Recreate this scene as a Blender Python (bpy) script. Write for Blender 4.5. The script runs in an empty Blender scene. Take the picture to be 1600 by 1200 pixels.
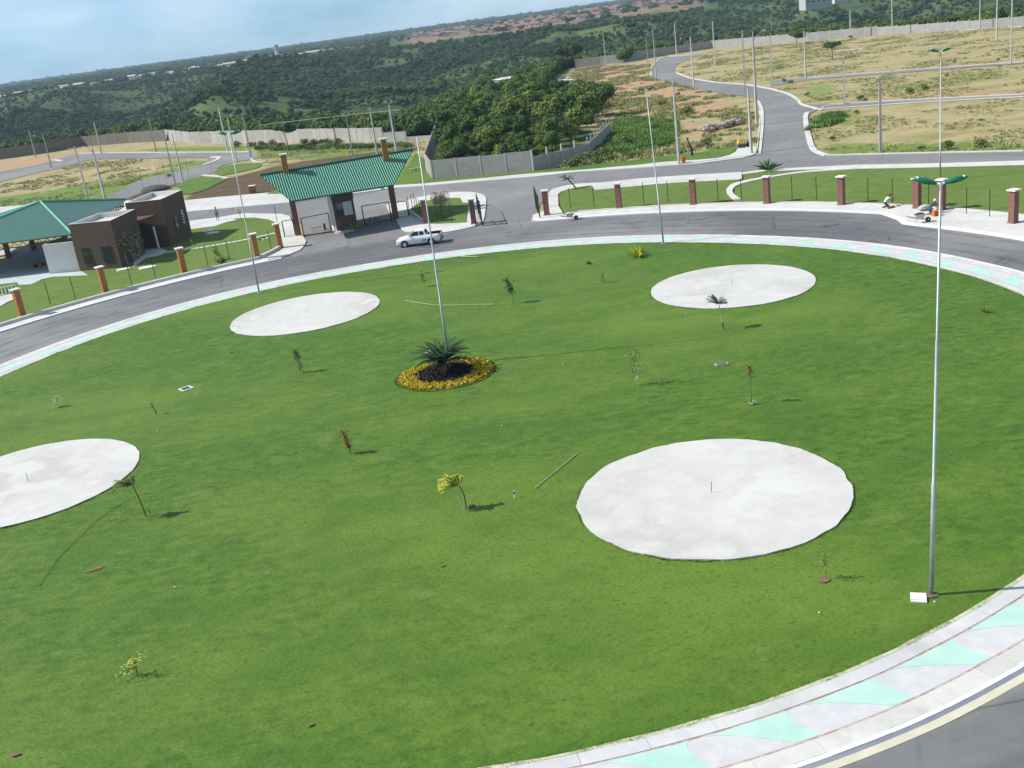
import bpy, bmesh, math, random
import numpy as np
from mathutils import Vector, Matrix, noise
from mathutils.geometry import tessellate_polygon
random.seed(7); RNG = np.random.default_rng(11)
scene = bpy.context.scene
COL = scene.collection
rad = math.radians

# ------------------------------------------------------------------ camera, world, sun
cam_data = bpy.data.cameras.new('camera'); cam = bpy.data.objects.new('camera', cam_data); COL.objects.link(cam)
cam_data.sensor_width = 36.0; cam_data.lens = 37.01; cam_data.clip_start = 0.5; cam_data.clip_end = 20000
_r = ((0.990831, 0.135110, -0.000000), (-0.044121, 0.323564, -0.945177), (-0.127703, 0.936510, 0.326558))
cam.matrix_world = Matrix(((_r[0][0], _r[0][1], _r[0][2], 0), (_r[1][0], _r[1][1], _r[1][2], 0), (_r[2][0], _r[2][1], _r[2][2], 20.0), (0, 0, 0, 1)))
scene.camera = cam
SUN_AZ, SUN_EL = rad(174), rad(42)
SDIR = Vector((math.cos(SUN_AZ) * math.cos(SUN_EL), math.sin(SUN_AZ) * math.cos(SUN_EL), math.sin(SUN_EL)))
sun_data = bpy.data.lights.new('sun', 'SUN'); sun = bpy.data.objects.new('sun', sun_data); COL.objects.link(sun)
sun_data.energy = 4.2; sun_data.angle = rad(0.53); sun_data.color = (1.0, 0.955, 0.88)
sun.rotation_euler = SDIR.to_track_quat('Z', 'Y').to_euler()
sun.location = (0, 0, 60)
world = bpy.data.worlds.new('World'); scene.world = world; world.use_nodes = True
wn = world.node_tree; wn.nodes.clear()
def NN(t, k, **kw):
    n = t.nodes.new(k)
    for a, b in kw.items(): setattr(n, a, b)
    return n
sky = NN(wn, 'ShaderNodeTexSky', sky_type='NISHITA'); sky.sun_disc = False
sky.sun_elevation = SUN_EL; sky.sun_rotation = rad(276); sky.altitude = 50; sky.air_density = 1.0; sky.dust_density = 0.1; sky.ozone_density = 2.5
tc = NN(wn, 'ShaderNodeTexCoord')
mp = NN(wn, 'ShaderNodeMapping'); mp.inputs['Scale'].default_value = (1.0, 1.0, 3.2); mp.inputs['Location'].default_value = (0.62, 0.35, 0.2)
wn.links.new(tc.outputs['Generated'], mp.inputs['Vector'])
cn = NN(wn, 'ShaderNodeTexNoise'); cn.inputs['Scale'].default_value = 3.4; cn.inputs['Detail'].default_value = 6; cn.inputs['Roughness'].default_value = 0.52
wn.links.new(mp.outputs[0], cn.inputs['Vector'])
cr = NN(wn, 'ShaderNodeValToRGB'); cr.color_ramp.elements[0].position = 0.40; cr.color_ramp.elements[0].color = (0, 0, 0, 1)
cr.color_ramp.elements[1].position = 0.64; cr.color_ramp.elements[1].color = (0.75, 0.75, 0.75, 1)
wn.links.new(cn.outputs[0], cr.inputs[0])
tint = NN(wn, 'ShaderNodeMix', data_type='RGBA', blend_type='MULTIPLY'); tint.inputs[0].default_value = 1.0
sp_ = NN(wn, 'ShaderNodeSeparateXYZ'); wn.links.new(tc.outputs['Generated'], sp_.inputs[0])
tr = NN(wn, 'ShaderNodeValToRGB'); tr.color_ramp.elements[0].position = 0.0; tr.color_ramp.elements[0].color = (0.36, 0.70, 1.30, 1); tr.color_ramp.elements[1].position = 0.6; tr.color_ramp.elements[1].color = (0.92, 0.97, 1.0, 1)
e_ = tr.color_ramp.elements.new(0.15); e_.color = (0.72, 0.90, 1.06, 1); wn.links.new(sp_.outputs[2], tr.inputs[0]); wn.links.new(tr.outputs[0], tint.inputs[7])
wn.links.new(sky.outputs[0], tint.inputs[6])
cm = NN(wn, 'ShaderNodeMix', data_type='RGBA'); cm.inputs[7].default_value = (7.4, 8.8, 10.0, 1)
wn.links.new(cr.outputs[0], cm.inputs[0]); wn.links.new(tint.outputs[2], cm.inputs[6])
bg = NN(wn, 'ShaderNodeBackground'); bg.inputs[1].default_value = 0.075
wo = NN(wn, 'ShaderNodeOutputWorld')
wn.links.new(cm.outputs[2], bg.inputs[0]); wn.links.new(bg.outputs[0], wo.inputs[0])
scene.view_settings.view_transform = 'Standard'; scene.view_settings.look = 'None'
scene.view_settings.gamma = 1; scene.view_settings.use_curve_mapping = False
scene.view_settings.exposure = 0.5
scene.render.engine = 'CYCLES'
scene.cycles.max_bounces = 5; scene.cycles.volume_bounces = 0

# ------------------------------------------------------------------ materials
MATS = {}
def mat(name, stops, scale=1.0, rough=0.9, bump=0.0, bscale=None, detail=4.0, spec=0.3, metal=0.0, big=None, objrand=None, stretch=None, coord='pos', trans=0.0):
    """procedural material: noise -> ramp; big=(scale, colour, amount, lo, hi) mixes a large patchy second colour"""
    m = bpy.data.materials.new(name); m.use_nodes = True; t = m.node_tree
    b = t.nodes['Principled BSDF']; b.inputs['Roughness'].default_value = rough; b.inputs['Metallic'].default_value = metal
    b.inputs['Specular IOR Level'].default_value = spec
    if coord == 'pos':
        g = NN(t, 'ShaderNodeNewGeometry'); vec = g.outputs['Position']
    else:
        g = NN(t, 'ShaderNodeTexCoord'); vec = g.outputs['Object']
    if stretch:
        mpn = NN(t, 'ShaderNodeMapping'); mpn.inputs['Scale'].default_value = stretch; t.links.new(vec, mpn.inputs[0]); vec = mpn.outputs[0]
    n = NN(t, 'ShaderNodeTexNoise'); n.inputs['Scale'].default_value = scale; n.inputs['Detail'].default_value = detail; n.inputs['Roughness'].default_value = 0.6
    t.links.new(vec, n.inputs['Vector'])
    r = NN(t, 'ShaderNodeValToRGB'); el = r.color_ramp.elements
    while len(el) < len(stops): el.new(0.5)
    for e, (p, c) in zip(el, stops): e.position = p; e.color = (c[0], c[1], c[2], 1)
    t.links.new(n.outputs[0], r.inputs[0]); out = r.outputs[0]
    for bigg in (big if isinstance(big, list) else [big] if big else []):
        bs, bc, ba, lo, hi = bigg
        n2 = NN(t, 'ShaderNodeTexNoise'); n2.inputs['Scale'].default_value = bs; n2.inputs['Detail'].default_value = 5; n2.inputs['Roughness'].default_value = 0.6
        t.links.new(vec, n2.inputs['Vector'])
        mr = NN(t, 'ShaderNodeMapRange'); mr.inputs[1].default_value = lo; mr.inputs[2].default_value = hi; mr.inputs[4].default_value = ba
        t.links.new(n2.outputs[0], mr.inputs[0])
        mx = NN(t, 'ShaderNodeMix', data_type='RGBA'); mx.inputs[7].default_value = (*bc, 1)
        t.links.new(mr.outputs[0], mx.inputs[0]); t.links.new(out, mx.inputs[6]); out = mx.outputs[2]
    if objrand:
        oi = NN(t, 'ShaderNodeObjectInfo'); rr = NN(t, 'ShaderNodeValToRGB'); e2 = rr.color_ramp.elements
        while len(e2) < len(objrand): e2.new(0.5)
        for e, (p, c) in zip(e2, objrand): e.position = p; e.color = (c[0], c[1], c[2], 1)
        t.links.new(oi.outputs['Random'], rr.inputs[0])
        mx = NN(t, 'ShaderNodeMix', data_type='RGBA', blend_type='MULTIPLY'); mx.inputs[0].default_value = 1.0
        t.links.new(out, mx.inputs[6]); t.links.new(rr.outputs[0], mx.inputs[7]); out = mx.outputs[2]
    t.links.new(out, b.inputs['Base Color'])
    if trans: b.inputs['Transmission Weight'].default_value = trans
    if bump:
        nb = NN(t, 'ShaderNodeTexNoise'); nb.inputs['Scale'].default_value = bscale or scale * 4; nb.inputs['Detail'].default_value = 3
        t.links.new(vec, nb.inputs['Vector'])
        bp = NN(t, 'ShaderNodeBump'); bp.inputs['Strength'].default_value = 1.0; bp.inputs['Distance'].default_value = bump
        t.links.new(nb.outputs[0], bp.inputs['Height']); t.links.new(bp.outputs[0], b.inputs['Normal'])
    MATS[name] = m
    return m
def flat(name, c, v=0.12, scale=3.0, **kw):
    return mat(name, [(0.3, [x * (1 - v) for x in c]), (0.7, [min(1, x * (1 + v)) for x in c])], scale, **kw)

M_lawn = mat('lawn_grass', [(0.32, (0.038, 0.094, 0.007)), (0.48, (0.062, 0.134, 0.010)), (0.68, (0.094, 0.172, 0.017))], 2.0, 0.70, 0.050, 7.0, 10, 0.25, stretch=(0.75, 1.25, 1),
             big=[(0.035, (0.122, 0.200, 0.022), 0.75, 0.44, 0.60), (0.25, (0.050, 0.122, 0.009), 0.6, 0.5, 0.66), (0.7, (0.150, 0.215, 0.045), 0.40, 0.56, 0.72), (4.5, (0.030, 0.080, 0.006), 0.5, 0.57, 0.66)])
M_blade = mat('grass_blade', [(0.25, (0.075, 0.160, 0.013)), (0.5, (0.095, 0.190, 0.018)), (0.8, (0.125, 0.220, 0.028))], 1.6, 0.95, 0, None, 6, 0.1,
             big=[(0.045, (0.120, 0.212, 0.028), 0.65, 0.42, 0.66), (0.3, (0.056, 0.140, 0.011), 0.5, 0.5, 0.75)])
def soften_normals(m, k):
    t = m.node_tree; b = t.nodes['Principled BSDF']; g = NN(t, 'ShaderNodeNewGeometry'); x = NN(t, 'ShaderNodeMix', data_type='VECTOR'); x.inputs[0].default_value = k; x.inputs[5].default_value = (0, 0, 1); t.links.new(g.outputs['Normal'], x.inputs[4])
    nn_ = NN(t, 'ShaderNodeVectorMath', operation='NORMALIZE'); t.links.new(x.outputs[1], nn_.inputs[0]); t.links.new(nn_.outputs[0], b.inputs['Normal'])
soften_normals(M_blade, 0.75)
M_lawn_far = mat('mown_grass', [(0.3, (0.085, 0.145, 0.028)), (0.7, (0.135, 0.195, 0.045))], 0.8, 0.95, 0.05, 4.0, 6, 0.15,
                 big=(0.12, (0.14, 0.19, 0.05), 0.6, 0.45, 0.7))
M_asphalt = mat('asphalt', [(0.3, (0.165, 0.165, 0.168)), (0.7, (0.205, 0.204, 0.203))], 2.0, 0.92, 0.008, 30, 6, 0.25,
                big=[(0.05, (0.27, 0.262, 0.250), 0.75, 0.45, 0.65), (0.25, (0.14, 0.142, 0.148), 0.5, 0.55, 0.75)])
M_asphalt_ring = mat('asphalt_ring', [(0.3, (0.105, 0.109, 0.118)), (0.7, (0.145, 0.146, 0.150))], 2.0, 0.92, 0.008, 30, 6, 0.25,
                big=[(0.03, (0.230, 0.228, 0.222), 0.9, 0.44, 0.60), (0.25, (0.075, 0.078, 0.083), 0.5, 0.55, 0.75)])
def wear(m, centre=None, bands=()):
    t = m.node_tree; b = t.nodes['Principled BSDF']; src = b.inputs['Base Color'].links[0].from_socket; g = NN(t, 'ShaderNodeNewGeometry')
    def noise_(s, d=5, st=None):
        v = g.outputs['Position']
        if st: q = NN(t, 'ShaderNodeMapping'); q.inputs['Scale'].default_value = st; t.links.new(v, q.inputs[0]); v = q.outputs[0]
        n = NN(t, 'ShaderNodeTexNoise'); n.inputs['Scale'].default_value = s; n.inputs['Detail'].default_value = d; t.links.new(v, n.inputs['Vector']); return n.outputs[0]
    def mr_(v, a, b2, c, d): q = NN(t, 'ShaderNodeMapRange'); q.interpolation_type = 'SMOOTHSTEP'; q.inputs[1].default_value = a; q.inputs[2].default_value = b2; q.inputs[3].default_value = c; q.inputs[4].default_value = d; t.links.new(v, q.inputs[0]); return q.outputs[0]
    def mul(a, b2): q = NN(t, 'ShaderNodeMath', operation='MULTIPLY'); t.links.new(a, q.inputs[0]); t.links.new(b2, q.inputs[1]); return q.outputs[0]
    def mix_(f, a, c): q = NN(t, 'ShaderNodeMix', data_type='RGBA'); t.links.new(f, q.inputs[0]); t.links.new(a, q.inputs[6]); q.inputs[7].default_value = (*c, 1); return q.outputs[2]
    if centre:
        vs_ = NN(t, 'ShaderNodeVectorMath', operation='DISTANCE'); sx = NN(t, 'ShaderNodeVectorMath', operation='MULTIPLY'); sx.inputs[1].default_value = (1, 1, 0); t.links.new(g.outputs['Position'], sx.inputs[0]); t.links.new(sx.outputs[0], vs_.inputs[0]); vs_.inputs[1].default_value = (*centre, 0)
        wob = NN(t, 'ShaderNodeMath', operation='MULTIPLY_ADD'); t.links.new(noise_(0.06, 2), wob.inputs[0]); wob.inputs[1].default_value = 3.0; t.links.new(vs_.outputs[1], wob.inputs[2])
        for (r0, wd, am, c) in bands:
            sb = NN(t, 'ShaderNodeMath', operation='SUBTRACT'); t.links.new(wob.outputs[0], sb.inputs[0]); sb.inputs[1].default_value = r0 + 1.5; ab = NN(t, 'ShaderNodeMath', operation='ABSOLUTE'); t.links.new(sb.outputs[0], ab.inputs[0])
            src = mix_(mul(mr_(ab.outputs[0], 0.0, wd, am, 0.0), mr_(noise_(0.5, 6), 0.35, 0.6, 0.2, 1.0)), src, c)
    vo = NN(t, 'ShaderNodeTexVoronoi', feature='DISTANCE_TO_EDGE'); vo.inputs['Scale'].default_value = 0.22; t.links.new(g.outputs['Position'], vo.inputs['Vector'])
    src = mix_(mul(mr_(vo.outputs['Distance'], 0.004, 0.014, 0.5, 0.0), mr_(noise_(0.09, 3), 0.5, 0.6, 0, 1)), src, (0.045, 0.045, 0.047))
    src = mix_(mul(mr_(noise_(0.9, 3), 0.68, 0.74, 0, 0.7), mr_(noise_(0.07, 2), 0.45, 0.6, 0, 1)), src, (0.06, 0.06, 0.064))
    src = mix_(mr_(noise_(5.0, 3), 0.70, 0.76, 0, 0.5), src, (0.34, 0.33, 0.31))
    t.links.new(src, b.inputs['Base Color'])
wear(M_asphalt_ring, (-4.6, 59.7), [(40.6, 0.5, .45, (.075, .077, .082)), (42.3, 0.5, .45, (.075, .077, .082)), (44.6, 0.5, .5, (.07, .072, .078)), (46.2, 0.5, .4, (.075, .077, .082)), (48.9, 0.9, .55, (.27, .26, .24)), (38.4, 0.5, .5, (.27, .26, .23))])
wear(M_asphalt)
M_conc = mat('concrete_white', [(0.3, (0.49, 0.48, 0.46)), (0.7, (0.56, 0.55, 0.525))], 1.2, 0.85, 0.006, 14, 6, 0.3,
             big=[(0.16, (0.43, 0.42, 0.40), 0.7, 0.49, 0.56), (0.32, (0.61, 0.60, 0.575), 0.6, 0.52, 0.62), (2.2, (0.40, 0.39, 0.37), 0.35, 0.58, 0.72), (9.0, (0.36, 0.34, 0.31), 0.35, 0.66, 0.74)])
M_conc2 = mat('concrete_pale', [(0.3, (0.50, 0.49, 0.46)), (0.7, (0.62, 0.605, 0.575))], 1.0, 0.85, 0.004, 20, 6, 0.3, big=(0.2, (0.42, 0.41, 0.38), 0.6, 0.5, 0.7))
M_band = mat('concrete_band', [(0.3, (0.46, 0.465, 0.475)), (0.7, (0.56, 0.56, 0.565))], 0.9, 0.85, 0.003, 25, 6, 0.3, big=(2.0, (0.62, 0.62, 0.62), 0.5, 0.5, 0.7))
M_green_paint = mat('mint_paint', [(0.3, (0.34, 0.55, 0.465)), (0.7, (0.44, 0.62, 0.545))], 0.7, 0.85, 0.003, 25, 6, 0.3, big=(2.0, (0.46, 0.70, 0.62), 0.5, 0.5, 0.75))
M_joint = mat('brick_joint', [(0.40, (0.42, 0.25, 0.18)), (0.5, (0.46, 0.43, 0.39)), (0.62, (0.40, 0.24, 0.17))], 1.6, 0.95)
M_kerb = mat('kerb_white', [(0.3, (0.66, 0.66, 0.68)), (0.7, (0.78, 0.78, 0.79))], 2.0, 0.8, 0.003, 20)
M_kerb_face = mat('kerb_face', [(0.3, (0.68, 0.64, 0.70)), (0.7, (0.76, 0.72, 0.77))], 2.0, 0.85)
M_gutter = mat('gutter', [(0.3, (0.50, 0.48, 0.36)), (0.7, (0.60, 0.57, 0.45))], 1.5, 0.9)
M_edge = mat('lawn_edging', [(0.3, (0.42, 0.44, 0.26)), (0.6, (0.55, 0.54, 0.40))], 2.0, 0.9)
M_brown = mat('brown_wall', [(0.3, (0.098, 0.064, 0.048)), (0.7, (0.128, 0.086, 0.066))], 2.0, 0.9, 0.004, 12)
M_orange = mat('orange_brick', [(0.35, (0.29, 0.125, 0.038)), (0.65, (0.38, 0.175, 0.058))], 6.0, 0.8, 0.01, 14, coord='obj')
M_red = mat('red_brick', [(0.35, (0.17, 0.080, 0.060)), (0.65, (0.235, 0.115, 0.088))], 6.0, 0.8, 0.01, 14, coord='obj')
M_cap = flat('capstone', (0.66, 0.65, 0.60))
M_steel = mat('galvanised_steel', [(0.3, (0.30, 0.34, 0.35)), (0.7, (0.40, 0.44, 0.45))], 2.0, 0.45, metal=0.35, spec=0.5)
M_polec = mat('concrete_pole', [(0.3, (0.40, 0.39, 0.36)), (0.7, (0.52, 0.51, 0.47))], 1.5, 0.9)
M_lamp = mat('green_lamp', [(0.3, (0.004, 0.12, 0.065)), (0.7, (0.006, 0.16, 0.085))], 3.0, 0.25, spec=0.5)
M_white = flat('white_paint', (0.78, 0.78, 0.78), 0.04, rough=0.4, spec=0.5)
M_black = flat('black_metal', (0.012, 0.014, 0.014), 0.2, rough=0.5)
M_darkgreen = flat('dark_green_metal', (0.012, 0.03, 0.022), 0.2, rough=0.5)
M_rooflow = mat('green_roof_sheet', [(0.3, (0.036, 0.112, 0.074)), (0.7, (0.048, 0.134, 0.090))], 0.6, 0.38, spec=0.5)
M_roofcap = flat('pale_green_cap', (0.16, 0.48, 0.33), 0.1, rough=0.35, spec=0.5)
M_tiledark = flat('dark_green_tile', (0.004, 0.085, 0.050), 0.15, rough=0.4, spec=0.5)
M_tilelight = flat('mint_tile_rib', (0.19, 0.44, 0.33), 0.12, rough=0.5, spec=0.4)
M_glass = flat('dark_glass', (0.02, 0.025, 0.03), 0.2, rough=0.08, spec=0.6)
M_shutter = flat('white_shutter', (0.50, 0.54, 0.58), 0.06, rough=0.6)
M_render = flat('white_render', (0.62, 0.60, 0.60), 0.05)
M_slab = mat('pavilion_floor', [(0.3, (0.42, 0.47, 0.50)), (0.7, (0.52, 0.56, 0.58))], 1.0, 0.7)
M_wall = mat('wall_panel', [(0.3, (0.27, 0.27, 0.255)), (0.7, (0.36, 0.355, 0.335))], 0.8, 0.9, 0.004, 12, big=(0.3, (0.26, 0.27, 0.25), 0.5, 0.45, 0.7))
M_wallw = mat('wall_panel_white', [(0.3, (0.32, 0.31, 0.29)), (0.7, (0.42, 0.41, 0.385))], 0.8, 0.9, 0.004, 12, big=(0.25, (0.30, 0.30, 0.27), 0.6, 0.5, 0.7), objrand=[(0, (0.85, 0.85, 0.85)), (1, (1.1, 1.1, 1.1))])
M_wallpost = flat('wall_post', (0.40, 0.40, 0.37), 0.1)
M_mesh = flat('weathered_fence', (0.17, 0.155, 0.135), 0.15)
M_stone = flat('flat_stone', (0.55, 0.54, 0.50), 0.15)
M_yflower = mat('yellow_leaf', [(0.3, (0.62, 0.42, 0.015)), (0.5, (0.75, 0.60, 0.04)), (0.7, (0.40, 0.42, 0.05))], 3, 0.8, objrand=[(0, (0.7, 0.7, 0.7)), (1, (1.1, 1.1, 1.0))])
M_purple = mat('purple_leaf', [(0.3, (0.030, 0.012, 0.030)), (0.7, (0.085, 0.050, 0.090))], 6, 0.7, objrand=[(0, (0.6, 0.6, 0.6)), (1, (1.2, 1.2, 1.2))])
M_palm = flat('palm_leaf', (0.020, 0.065, 0.022), 0.4, rough=0.55)
M_palmstem = flat('palm_base', (0.10, 0.07, 0.03), 0.3)
M_bark = flat('bark', (0.10, 0.085, 0.06), 0.3)
M_paletrunk = flat('pale_stake', (0.42, 0.40, 0.30), 0.2)
M_leafd = flat('dark_leaf', (0.022, 0.060, 0.018), 0.5, 8)
M_leafg = flat('green_leaf', (0.060, 0.125, 0.030), 0.5, 8)
M_leafy = flat('yellow_green_leaf', (0.44, 0.46, 0.06), 0.4, 8)
M_leafo = flat('olive_leaf', (0.17, 0.20, 0.06), 0.4, 8)
M_leafr = flat('russet_leaf', (0.17, 0.08, 0.025), 0.4, 8)
M_leafp = flat('pale_leaf', (0.42, 0.42, 0.30), 0.3, 8)
M_dirt = mat('dirt', [(0.3, (0.12, 0.095, 0.045)), (0.7, (0.22, 0.15, 0.09))], 6, 0.95, 0.02, 10)
M_carpaint = flat('silver_white_paint', (0.80, 0.82, 0.84), 0.02, rough=0.22, spec=0.6)
M_plastic = flat('black_plastic', (0.018, 0.018, 0.02), 0.1, rough=0.6)
M_tyre = flat('rubber', (0.014, 0.014, 0.014), 0.1, rough=0.9)
M_rim = flat('alloy_rim', (0.58, 0.60, 0.62), 0.05, rough=0.4, metal=0.3)
M_redlamp = flat('red_lens', (0.28, 0.02, 0.02), 0.1, rough=0.3)
M_skin = flat('skin', (0.22, 0.12, 0.075), 0.1)
M_hair = flat('dark_hair', (0.012, 0.009, 0.008), 0.1)
M_yellowcloth = flat('yellow_cloth', (0.72, 0.50, 0.02), 0.1)
M_orangething = flat('orange_plastic', (0.50, 0.13, 0.03), 0.2)
M_bluecloth = flat('navy_cloth', (0.045, 0.065, 0.10), 0.1)
M_graycloth = flat('grey_cloth', (0.32, 0.34, 0.35), 0.1)
M_whitecloth = flat('white_cloth', (0.66, 0.66, 0.68), 0.05)
M_browncloth = flat('brown_cloth', (0.16, 0.07, 0.045), 0.1)
M_rockm = mat('rubble', [(0.3, (0.20, 0.18, 0.16)), (0.7, (0.42, 0.38, 0.35))], 3, 0.95, 0.04, 5)
M_terracotta = flat('terracotta_roof', (0.27, 0.145, 0.105), 0.25, 0.02)
M_house = mat('house_wall', [(0.3, (0.50, 0.45, 0.42)), (0.7, (0.66, 0.62, 0.58))], 0.02, 0.9, objrand=[(0, (0.6, 0.55, 0.52)), (0.5, (0.9, 0.9, 0.9)), (1, (1, 1, 1))])
M_housew = flat('white_house', (0.70, 0.69, 0.66), 0.05)
M_dullw = flat('weathered_white', (0.42, 0.42, 0.40), 0.12)
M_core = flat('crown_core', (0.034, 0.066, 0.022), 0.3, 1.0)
RND = [(0.0, (0.50, 0.60, 0.55)), (0.3, (0.85, 0.90, 0.75)), (0.6, (1.0, 1.0, 1.0)), (0.85, (1.5, 1.25, 0.8)), (1.0, (1.9, 1.5, 0.9))]
RND2 = [(0.0, (0.68, 0.74, 0.74)), (0.5, (1.0, 1.0, 1.0)), (0.9, (1.2, 1.15, 0.95)), (1.0, (1.45, 1.3, 0.9))]
M_for = mat('forest_leaf', [(0.3, (0.038, 0.074, 0.028)), (0.7, (0.070, 0.116, 0.042))], 0.12, 0.9, objrand=RND2, spec=0.1, big=[(0.006, (0.100, 0.142, 0.056), 0.8, 0.46, 0.60), (0.008, (0.022, 0.048, 0.024), 0.7, 0.50, 0.64)])
M_weedleaf = flat('weed_leaf', (0.12, 0.17, 0.05), 0.4, 2.0)
M_for2 = mat('woodland_leaf', [(0.3, (0.060, 0.115, 0.026)), (0.7, (0.135, 0.205, 0.050))], 0.25, 0.85, objrand=RND, spec=0.15)

# ------------------------------------------------------------------ mesh helpers
class MB:
    def __init__(s): s.v = []; s.f = []; s.m = []; s.mats = []
    def mi(s, m):
        if m not in s.mats: s.mats.append(m)
        return s.mats.index(m)
    def add(s, vs, fs, m=None):
        b = len(s.v); s.v += [tuple(v) for v in vs]; i = s.mi(m) if m else 0
        for f in fs: s.f.append(tuple(b + k for k in f)); s.m.append(i)
    def box(s, c, size, m=None, rz=0, taper=1.0):
        x, y, z = size[0] / 2, size[1] / 2, size[2]; ca, sa = math.cos(rz), math.sin(rz); vs = []
        for zz, k in ((0, 1), (z, taper)):
            for a, b in ((-x, -y), (x, -y), (x, y), (-x, y)):
                a *= k; b *= k; vs.append((c[0] + a * ca - b * sa, c[1] + a * sa + b * ca, c[2] + zz))
        s.add(vs, [(3, 2, 1, 0), (4, 5, 6, 7), (0, 1, 5, 4), (1, 2, 6, 5), (2, 3, 7, 6), (3, 0, 4, 7)], m); return s
    def prism(s, pts, z0, z1, m=None, mside=None):
        pts = [tuple(p[:2]) for p in pts]
        area = sum(pts[i][0] * pts[(i + 1) % len(pts)][1] - pts[(i + 1) % len(pts)][0] * pts[i][1] for i in range(len(pts)))
        if area < 0: pts = pts[::-1]
        n = len(pts)
        tri = tessellate_polygon([[Vector((p[0], p[1], 0)) for p in pts]])
        top = []
        for t in tri:
            a, b, c = [pts[i] for i in t]
            cr_ = (b[0] - a[0]) * (c[1] - a[1]) - (b[1] - a[1]) * (c[0] - a[0])
            top.append(tuple(t) if cr_ > 0 else tuple(t[::-1]))
        s.add([(p[0], p[1], z1) for p in pts], top, m)
        if z0 is not None:
            vs = [(p[0], p[1], z0) for p in pts] + [(p[0], p[1], z1) for p in pts]
            s.add(vs, [(i, (i + 1) % n, n + (i + 1) % n, n + i) for i in range(n)], mside or m)
        return s
    def tube(s, pts, r, m=None, n=6, caps=True):
        pts = [Vector(p) for p in pts]; rs = r if isinstance(r, (list, tuple)) else [r] * len(pts); rings = []
        for i, p in enumerate(pts):
            d = (pts[min(i + 1, len(pts) - 1)] - pts[max(i - 1, 0)]).normalized()
            a = d.cross(Vector((0, 0, 1)));
            if a.length < 1e-3: a = Vector((1, 0, 0))
            a.normalize(); b = d.cross(a)
            rings.append([p + (a * math.cos(2 * math.pi * k / n) + b * math.sin(2 * math.pi * k / n)) * rs[i] for k in range(n)])
        vs = [v for q in rings for v in q]; fs = []
        for i in range(len(pts) - 1):
            for k in range(n): fs.append((i * n + k, i * n + (k + 1) % n, (i + 1) * n + (k + 1) % n, (i + 1) * n + k))
        if caps: fs += [tuple(range(n))[::-1], tuple((len(pts) - 1) * n + k for k in range(n))]
        s.add(vs, fs, m); return s
    def card(s, c, u, v, m=None):
        c, u, v = Vector(c), Vector(u), Vector(v); s.add([c - u - v, c + u - v, c + u + v, c - u + v], [(0, 1, 2, 3)], m)
    def leaf(s, base, tip, w, m=None, up=(0, 0, 1), droop=0.0):
        a, b = Vector(base), Vector(tip); d = b - a; sd = d.cross(Vector(up));
        if sd.length < 1e-4: sd = Vector((1, 0, 0))
        sd = sd.normalized() * w / 2; mid = a + d * 0.45; mid.z += d.length * 0.06; e = b.copy(); e.z -= droop
        s.add([a, mid + sd, e, mid - sd], [(0, 1, 2), (0, 2, 3)], m)
    def ell(s, c, r, m=None, nu=10, nv=6):
        vs = []; fs = []
        for j in range(nv + 1):
            ph = math.pi * j / nv
            for i in range(nu):
                th = 2 * math.pi * i / nu; vs.append((c[0] + r[0] * math.sin(ph) * math.cos(th), c[1] + r[1] * math.sin(ph) * math.sin(th), c[2] + r[2] * math.cos(ph)))
        for j in range(nv):
            for i in range(nu): fs.append((j * nu + i, (j + 1) * nu + i, (j + 1) * nu + (i + 1) % nu, j * nu + (i + 1) % nu))
        s.add(vs, fs, m); return s
    def mesh(s, name, m=None, smooth=False):
        me = bpy.data.meshes.new(name); me.from_pydata(s.v, [], s.f)
        for q in (s.mats or [m]): me.materials.append(q)
        if s.mats: me.polygons.foreach_set('material_index', s.m)
        if smooth: me.polygons.foreach_set('use_smooth', [True] * len(me.polygons))
        me.update(); return me
    def build(s, name, m=None, parent=None, smooth=False, loc=None):
        o = bpy.data.objects.new(name, s.mesh(name, m, smooth)); COL.objects.link(o)
        if parent: o.parent = parent
        if loc: o.location = loc
        return o
def tag(o, label=None, cat=None, group=None, kind=None):
    if label: o['label'] = label
    if cat: o['category'] = cat
    if group: o['group'] = group
    if kind: o['kind'] = kind
    return o
ORD = ['first', 'second', 'third', 'fourth', 'fifth', 'sixth', 'seventh', 'eighth', 'ninth', 'tenth', 'eleventh', 'twelfth', 'thirteenth', 'fourteenth', 'fifteenth', 'sixteenth', 'seventeenth', 'eighteenth', 'nineteenth', 'twentieth', 'twenty-first', 'twenty-second', 'twenty-third']
def thing(name, label, cat, loc=(0, 0, 0), rz=0, group=None):
    o = bpy.data.objects.new(name, None); COL.objects.link(o); o.empty_display_size = 0.1
    o.location = (*loc, 0)[:3]; o.rotation_euler = (0, 0, rz)
    return tag(o, label, cat, group)
def struct(name, mb, m=None, smooth=False):
    o = mb.build(name, m, None, smooth); o['kind'] = 'structure'; return o
def dup(root, loc, rz=0, label=None, sc=1.0):
    r = root.copy(); COL.objects.link(r); r.location = (*loc, 0)[:3]; r.rotation_euler = (0, 0, rz); r.scale = (sc, sc, sc)
    if label: r['label'] = label
    for ch in list(root.children):
        c = ch.copy(); COL.objects.link(c); c.parent = r
        for g in ch.children:
            d = g.copy(); COL.objects.link(d); d.parent = c
    return r
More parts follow.
